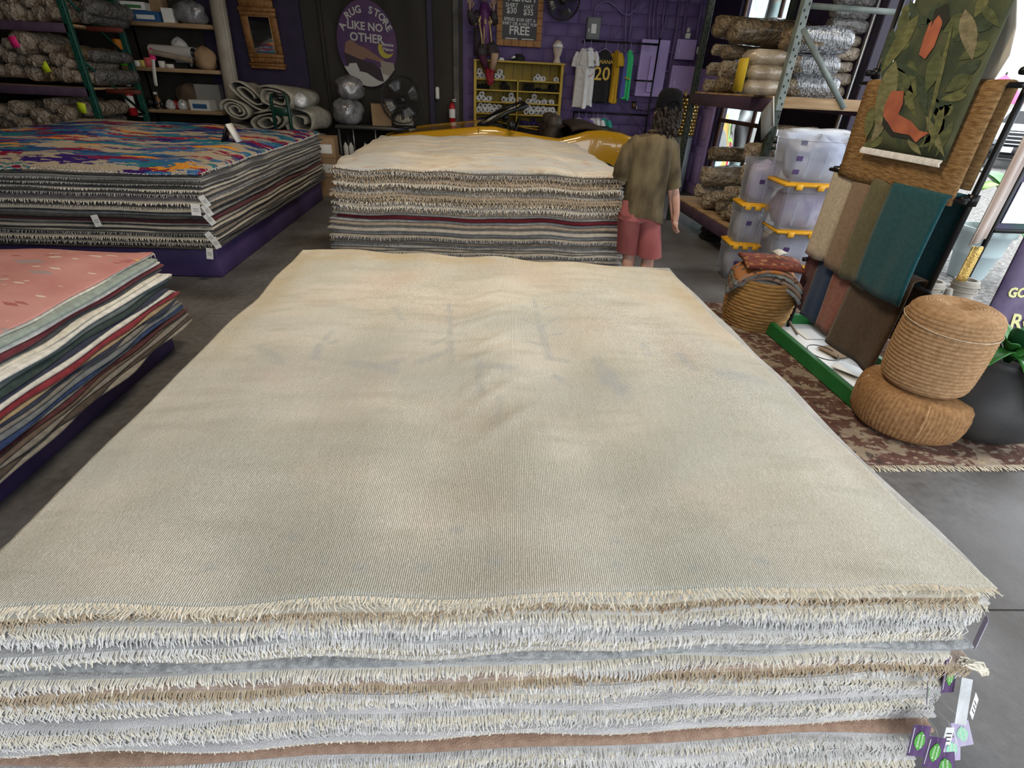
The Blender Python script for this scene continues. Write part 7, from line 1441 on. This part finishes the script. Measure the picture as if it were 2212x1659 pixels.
# hair: wavy strands over a fuller shape down to the collar
hh = MB(); r8 = np.random.default_rng(8)
hh.lathe([(.055, -.155), (.080, -.14), (.092, -.09), (.098, -.03), (.095, .03), (.085, .08)], 24, (hc[0] + .004, hc[1] - .014, hc[2]), fn=lambda th, r_, z: r_ * (1 + .05 * math.sin(9 * th + z * 40) + (-.25 if math.sin(th) > .75 and z < .03 else 0)))
for k in range(150):
    th = r8.uniform(math.pi * .95, math.pi * 2.05); z0 = r8.uniform(-.08, .05); rr = .098; ln = r8.uniform(.07, .13); ph = r8.uniform(0, 6.28)
    pts = []
    for v in np.linspace(0, 1, 6): a_ = th + .10 * math.sin(5 * v + ph); q_ = rr + .016 * math.sin(8 * v + ph) - .010 * v; pts.append((hc[0] + .004 + q_ * math.cos(a_), hc[1] - .014 + q_ * math.sin(a_), hc[2] + z0 - ln * v))
    hh.tube(pts, [.007, .008, .008, .007, .005, .002], 5, caps=False)
obj('hair', hh, M_hair, per, world=True)
cp = MB(); cc = hc + np.array([.004, -.006, .035]); 
cp.lathe([(.097, -.02), (.102, 0), (.101, .04), (.094, .085), (.080, .115), (.045, .132), (.003, .137)], 26, tuple(cc)); cp.sheet(np.array([[cc + np.array([math.cos(a_) * (.10 + .065 * v) * .9, math.sin(a_) * (.10 + .075 * v), -.008 - .018 * v]) for a_ in np.linspace(math.pi * .2, math.pi * .8, 9)] for v in np.linspace(0, 1, 4)]), .004)
obj('cap', cp, M_hat, per, world=True); obj('cap_band', MB().lathe([(.1035, -.022), (.105, -.01), (.1035, .002)], 26, tuple(cc), caps=False), M_hat, per, world=True)
obj('cap_strap', MB().tube([cc + np.array([.05 * math.cos(a_), -.101, .022 + .03 * math.sin(a_)]) for a_ in np.linspace(0, math.pi, 9)], .005, 6), M_hat, per, world=True)
# loose T-shirt
rows = []; n = 44; r9 = np.random.default_rng(12)
spec = [(1424, 287, 17, .070), (1420, 289, 30, .090), (1414, 293, 44, .108), (1408, 305, 51, .130), (1406, 320, 51, .140), (1404, 340, 49, .14), (1400, 370, 46, .145), (1396, 400, 44, .145), (1392, 430, 43, .150), (1390, 452, 43, .155), (1389, 468, 44, .155)]
for i, (px, py, hwp, dp_) in enumerate(spec):
    c = J(px, py); s_ = scale_at(px, py, y=YPN); th = np.arange(n) / n * 2 * math.pi; v = i / (len(spec) - 1)
    f_ = 1 + v * (.030 * np.sin(7 * th + 2 * v) + .022 * np.sin(11 * th - 3 * v)) + .012 * np.sin(4 * th + 6 * v)
    tilt = .035 * v ** 4 * np.cos(th) * -1.0
    rows.append(np.stack([c[0] + hwp * s_ * np.sign(np.cos(th)) * np.abs(np.cos(th)) ** .85 * f_, c[1] + dp_ * np.sin(th) * f_, c[2] + tilt * 1.2 - (.02 * np.abs(np.cos(th)) ** 2 if i in (1, 2, 3) else 0) + .012 * v * np.sin(3 * th)], -1))
TS = MB().grid(np.array(rows), closed_u=True)
def sleeve(pts, rad): 
    K = len(pts); P_ = np.array(pts); tt = np.linspace(0, 1, 9); path = np.stack([np.interp(tt, np.linspace(0, 1, K), P_[:, j]) for j in range(3)], -1); TS.tube(path, np.interp(tt, np.linspace(0, 1, K), rad) * (1 + .04 * np.sin(tt * 19)), 18, caps=False, flat=.92)
sleeve([J(1428, 297), J(1446, 318), J(1450, 365, .01), J(1452, 404, .02)], [.06, .088, .084, .080]); sleeve([J(1385, 300), J(1364, 324, .01), J(1350, 358, .04), J(1346, 379, .07)], [.06, .092, .095, .100])
obj('tee_shirt', TS, M_tee, per, world=True)
obj('collar', MB().tube([J(1424, 286) + np.array([.082 * math.cos(a_), .075 * math.sin(a_) + .0, .006 - .012 * math.sin(a_)]) for a_ in np.linspace(0, 2 * math.pi, 21)], .009, 6), M_tee, per, world=True)
# shorts
SH = MB(); rows = []
for i, v in enumerate(np.linspace(0, 1, 4)):
    c = pel + np.array([0, 0, .06 - .16 * v]); th = np.arange(32) / 32 * 2 * math.pi; rows.append(np.stack([c[0] + (.165 + .015 * v) * np.cos(th) * (1 + .02 * np.sin(6 * th)), c[1] + (.125 + .01 * v) * np.sin(th), np.full(32, c[2])], -1))
SH.grid(np.array(rows), closed_u=True)
for s, k_ in ((1, kr), (-1, kl)):
    h0 = pel + np.array([s * .088, 0, -.06]); h1 = k_ + np.array([s * .008, 0, -.065]); rows = []
    for v in np.linspace(0, 1, 7): c = h0 * (1 - v) + h1 * v; th = np.arange(24) / 24 * 2 * math.pi; q_ = (.098 + .012 * v) * (1 + .03 * np.sin(5 * th + 3 * v)); rows.append(np.stack([c[0] + q_ * np.cos(th), c[1] + q_ * 1.15 * np.sin(th), np.full(24, c[2])], -1))
    SH.grid(np.array(rows), closed_u=True)
obj('shorts', SH, M_short, per, world=True)
for a_, s in ((ar, 1), (al, -1)): obj('shoe', MB().box((a_[0] + s * .005, a_[1] + .07, .045), (.10, .29, .09), .035), M_black, per, world=True)

# ------------------------------------------------------------------ hang tags on the stacks
M_tagp = mat('tag_violet', (.045, .018, .075), .4, (.11, .06, .15), 9, stretch=(8, 1, 1)); M_tagl = mat('tag_lilac', (.36, .30, .46), .4, (.46, .42, .55), 9, stretch=(8, 1, 1)); M_tleaf = mat('tag_leaf_green', (.05, .24, .03), .45, (.09, .34, .05), 6); M_tleafp = mat('tag_leaf_mint', (.30, .60, .42), .45); M_twt = mat('tag_text', (.70, .78, .66), .5); M_str = mat('tag_string', (.5, .46, .4), .8)
def hang_tag(label, px, py, y, roll_, w_=.052, h_=.085, kind='dark', tilt=0.0, yaw=0.0, grp='hang tags on the near stack'):
    p = P(px, py, y=y); t = thing('hang_tag', label, 'tag', p, 0, grp); t.rotation_euler = (tilt, roll_, yaw)
    m = {'dark': M_tagp, 'lilac': M_tagl, 'white': M_white, 'blank': M_clear}[kind]
    obj('card', MB().box((0, 0, 0), (w_, .0016, h_), .0006), m, t, smooth=False)
    obj('string', MB().tube([(0, -.001, h_ * .42), (.006, .012, h_ * .62), (-.004, .03, h_ * .8), (-.01, .05, h_ * .85)], .0009, 5), M_str, t)
    if kind in ('dark', 'lilac'):
        lf = [(.62 * w_ * .5 * math.sin(math.pi * v) ** .8, -.30 * h_ + .62 * h_ * v) for v in np.linspace(0, 1, 9)]; pts = lf + [(-x, z) for x, z in lf[::-1][1:-1]]
        mb = MB(); poly(mb, pts, -.0022, -.0010); obj('leaf_emblem', mb, M_tleaf if kind == 'dark' else M_tleafp, t, smooth=False)
        for s, x in (('BANANA', .006), ('MANOR', -.006)): text(s, .0095, t, (x, -.0026, 0), (R90, R90, 0), M_twt, 0, .0002)
        obj('print_line', MB().box((-w_ * .42, -.0011, 0), (.0015, .0008, h_ * .8)), M_twt, t, smooth=False)
    elif kind == 'white':
        for k in range(3): obj('print_line', MB().box((0, -.0011, -.015 + .012 * k), (w_ * .6, .0008, .003)), M_black, t, smooth=False)
    return t
hang_tag('violet leaf tag high on the right corner of the near stack', 2052, 1458, .70, .35, .062, .095, 'dark', -.5, .2)
hang_tag('lilac edge-on tag just under the top rug corner', 2118, 1365, .74, .18, .03, .10, 'lilac', -.1, .9)
hang_tag('large blank white tag in the middle of the tag cluster', 2082, 1515, .66, .45, .055, .12, 'blank', -.6, .1)
hang_tag('pale barcode tag behind the large white tag', 2104, 1525, .67, .9, .06, .06, 'white', -.6, .1)
hang_tag('mint leaf tag on lilac card right of the cluster', 2078, 1585, .66, -.3, .05, .075, 'lilac', -.5, 0)
hang_tag('small white price slip left of the mint leaf tags', 2048, 1590, .65, .12, .028, .055, 'white', -.4, 0)
hang_tag('lower mint leaf tag on lilac card', 2055, 1618, .64, -.05, .055, .07, 'lilac', -.5, 0)
hang_tag('dark violet leaf tag at the lower left of the cluster', 1985, 1600, .60, .25, .058, .085, 'dark', -.5, 0)
hang_tag('dark violet leaf tag beside the lower left tag', 2018, 1625, .59, .30, .06, .085, 'dark', -.5, 0)
hang_tag('violet leaf tag cut off by the bottom of the picture', 2040, 1656, .58, -.1, .06, .08, 'dark', -.5, 0)
hang_tag('half-hidden violet tag tucked between two near rugs', 2003, 1496, .655, 1.1, .03, .05, 'dark', -.9, 0)
for k, (px, py, ro) in enumerate([(442, 435, -.5), (423, 453, .1), (448, 455, -.5), (453, 474, -.6), (455, 513, -.55), (453, 548, .15), (208, 477, -.15), (466, 525, -.4)]):
    hang_tag(['white tag under the mauve rug at the left stack corner', 'wide white tag left of the left stack corner', 'folded white tag at the middle of the left stack corner', 'white tag just above the oxblood rug corner', 'thin white tag below the oxblood rug corner', 'white tag lowest at the left stack corner', 'small cream tag on the front of the left stack', 'slim tag low on the side of the left stack corner'][k], px, py, 4.72 if k != 6 else 4.76, ro, .055 if k != 1 else .075, .10, 'white', -.1, .2, 'tags on the left stack')
# loose yarn tuft at the near corner
tf = MB(); rt = np.random.default_rng(2)
for k in range(40):
    a_ = P(2078, 1428, y=.71); e_ = P(2130 + rt.uniform(-12, 6), 1455 + rt.uniform(-10, 6), y=.69); tf.tube([a_ + rt.normal(0, .006, 3), (a_ + e_) / 2 + rt.normal(0, .006, 3) + np.array([0, 0, .008]), e_], [.002, .003, .002], 4, caps=False)
tag(obj('yarn_tassel', tf, M_fringe_cream), 'loose cream yarn tassel at the right corner of the near stack', 'tassel')
# lettering becomes mesh
bpy.context.view_layer.update(); dg = bpy.context.evaluated_depsgraph_get()
for o in [o for o in COL.objects if o.type == 'FONT']:
    me = bpy.data.meshes.new_from_object(o.evaluated_get(dg)); me.name = 'lettering'
    q = bpy.data.objects.new('lettering', me); COL.objects.link(q); q.parent = o.parent; q.location = o.location; q.rotation_euler = o.rotation_euler; q.scale = o.scale
    if len(me.materials) == 0: me.materials.append(o.data.materials[0])
    bpy.data.objects.remove(o)
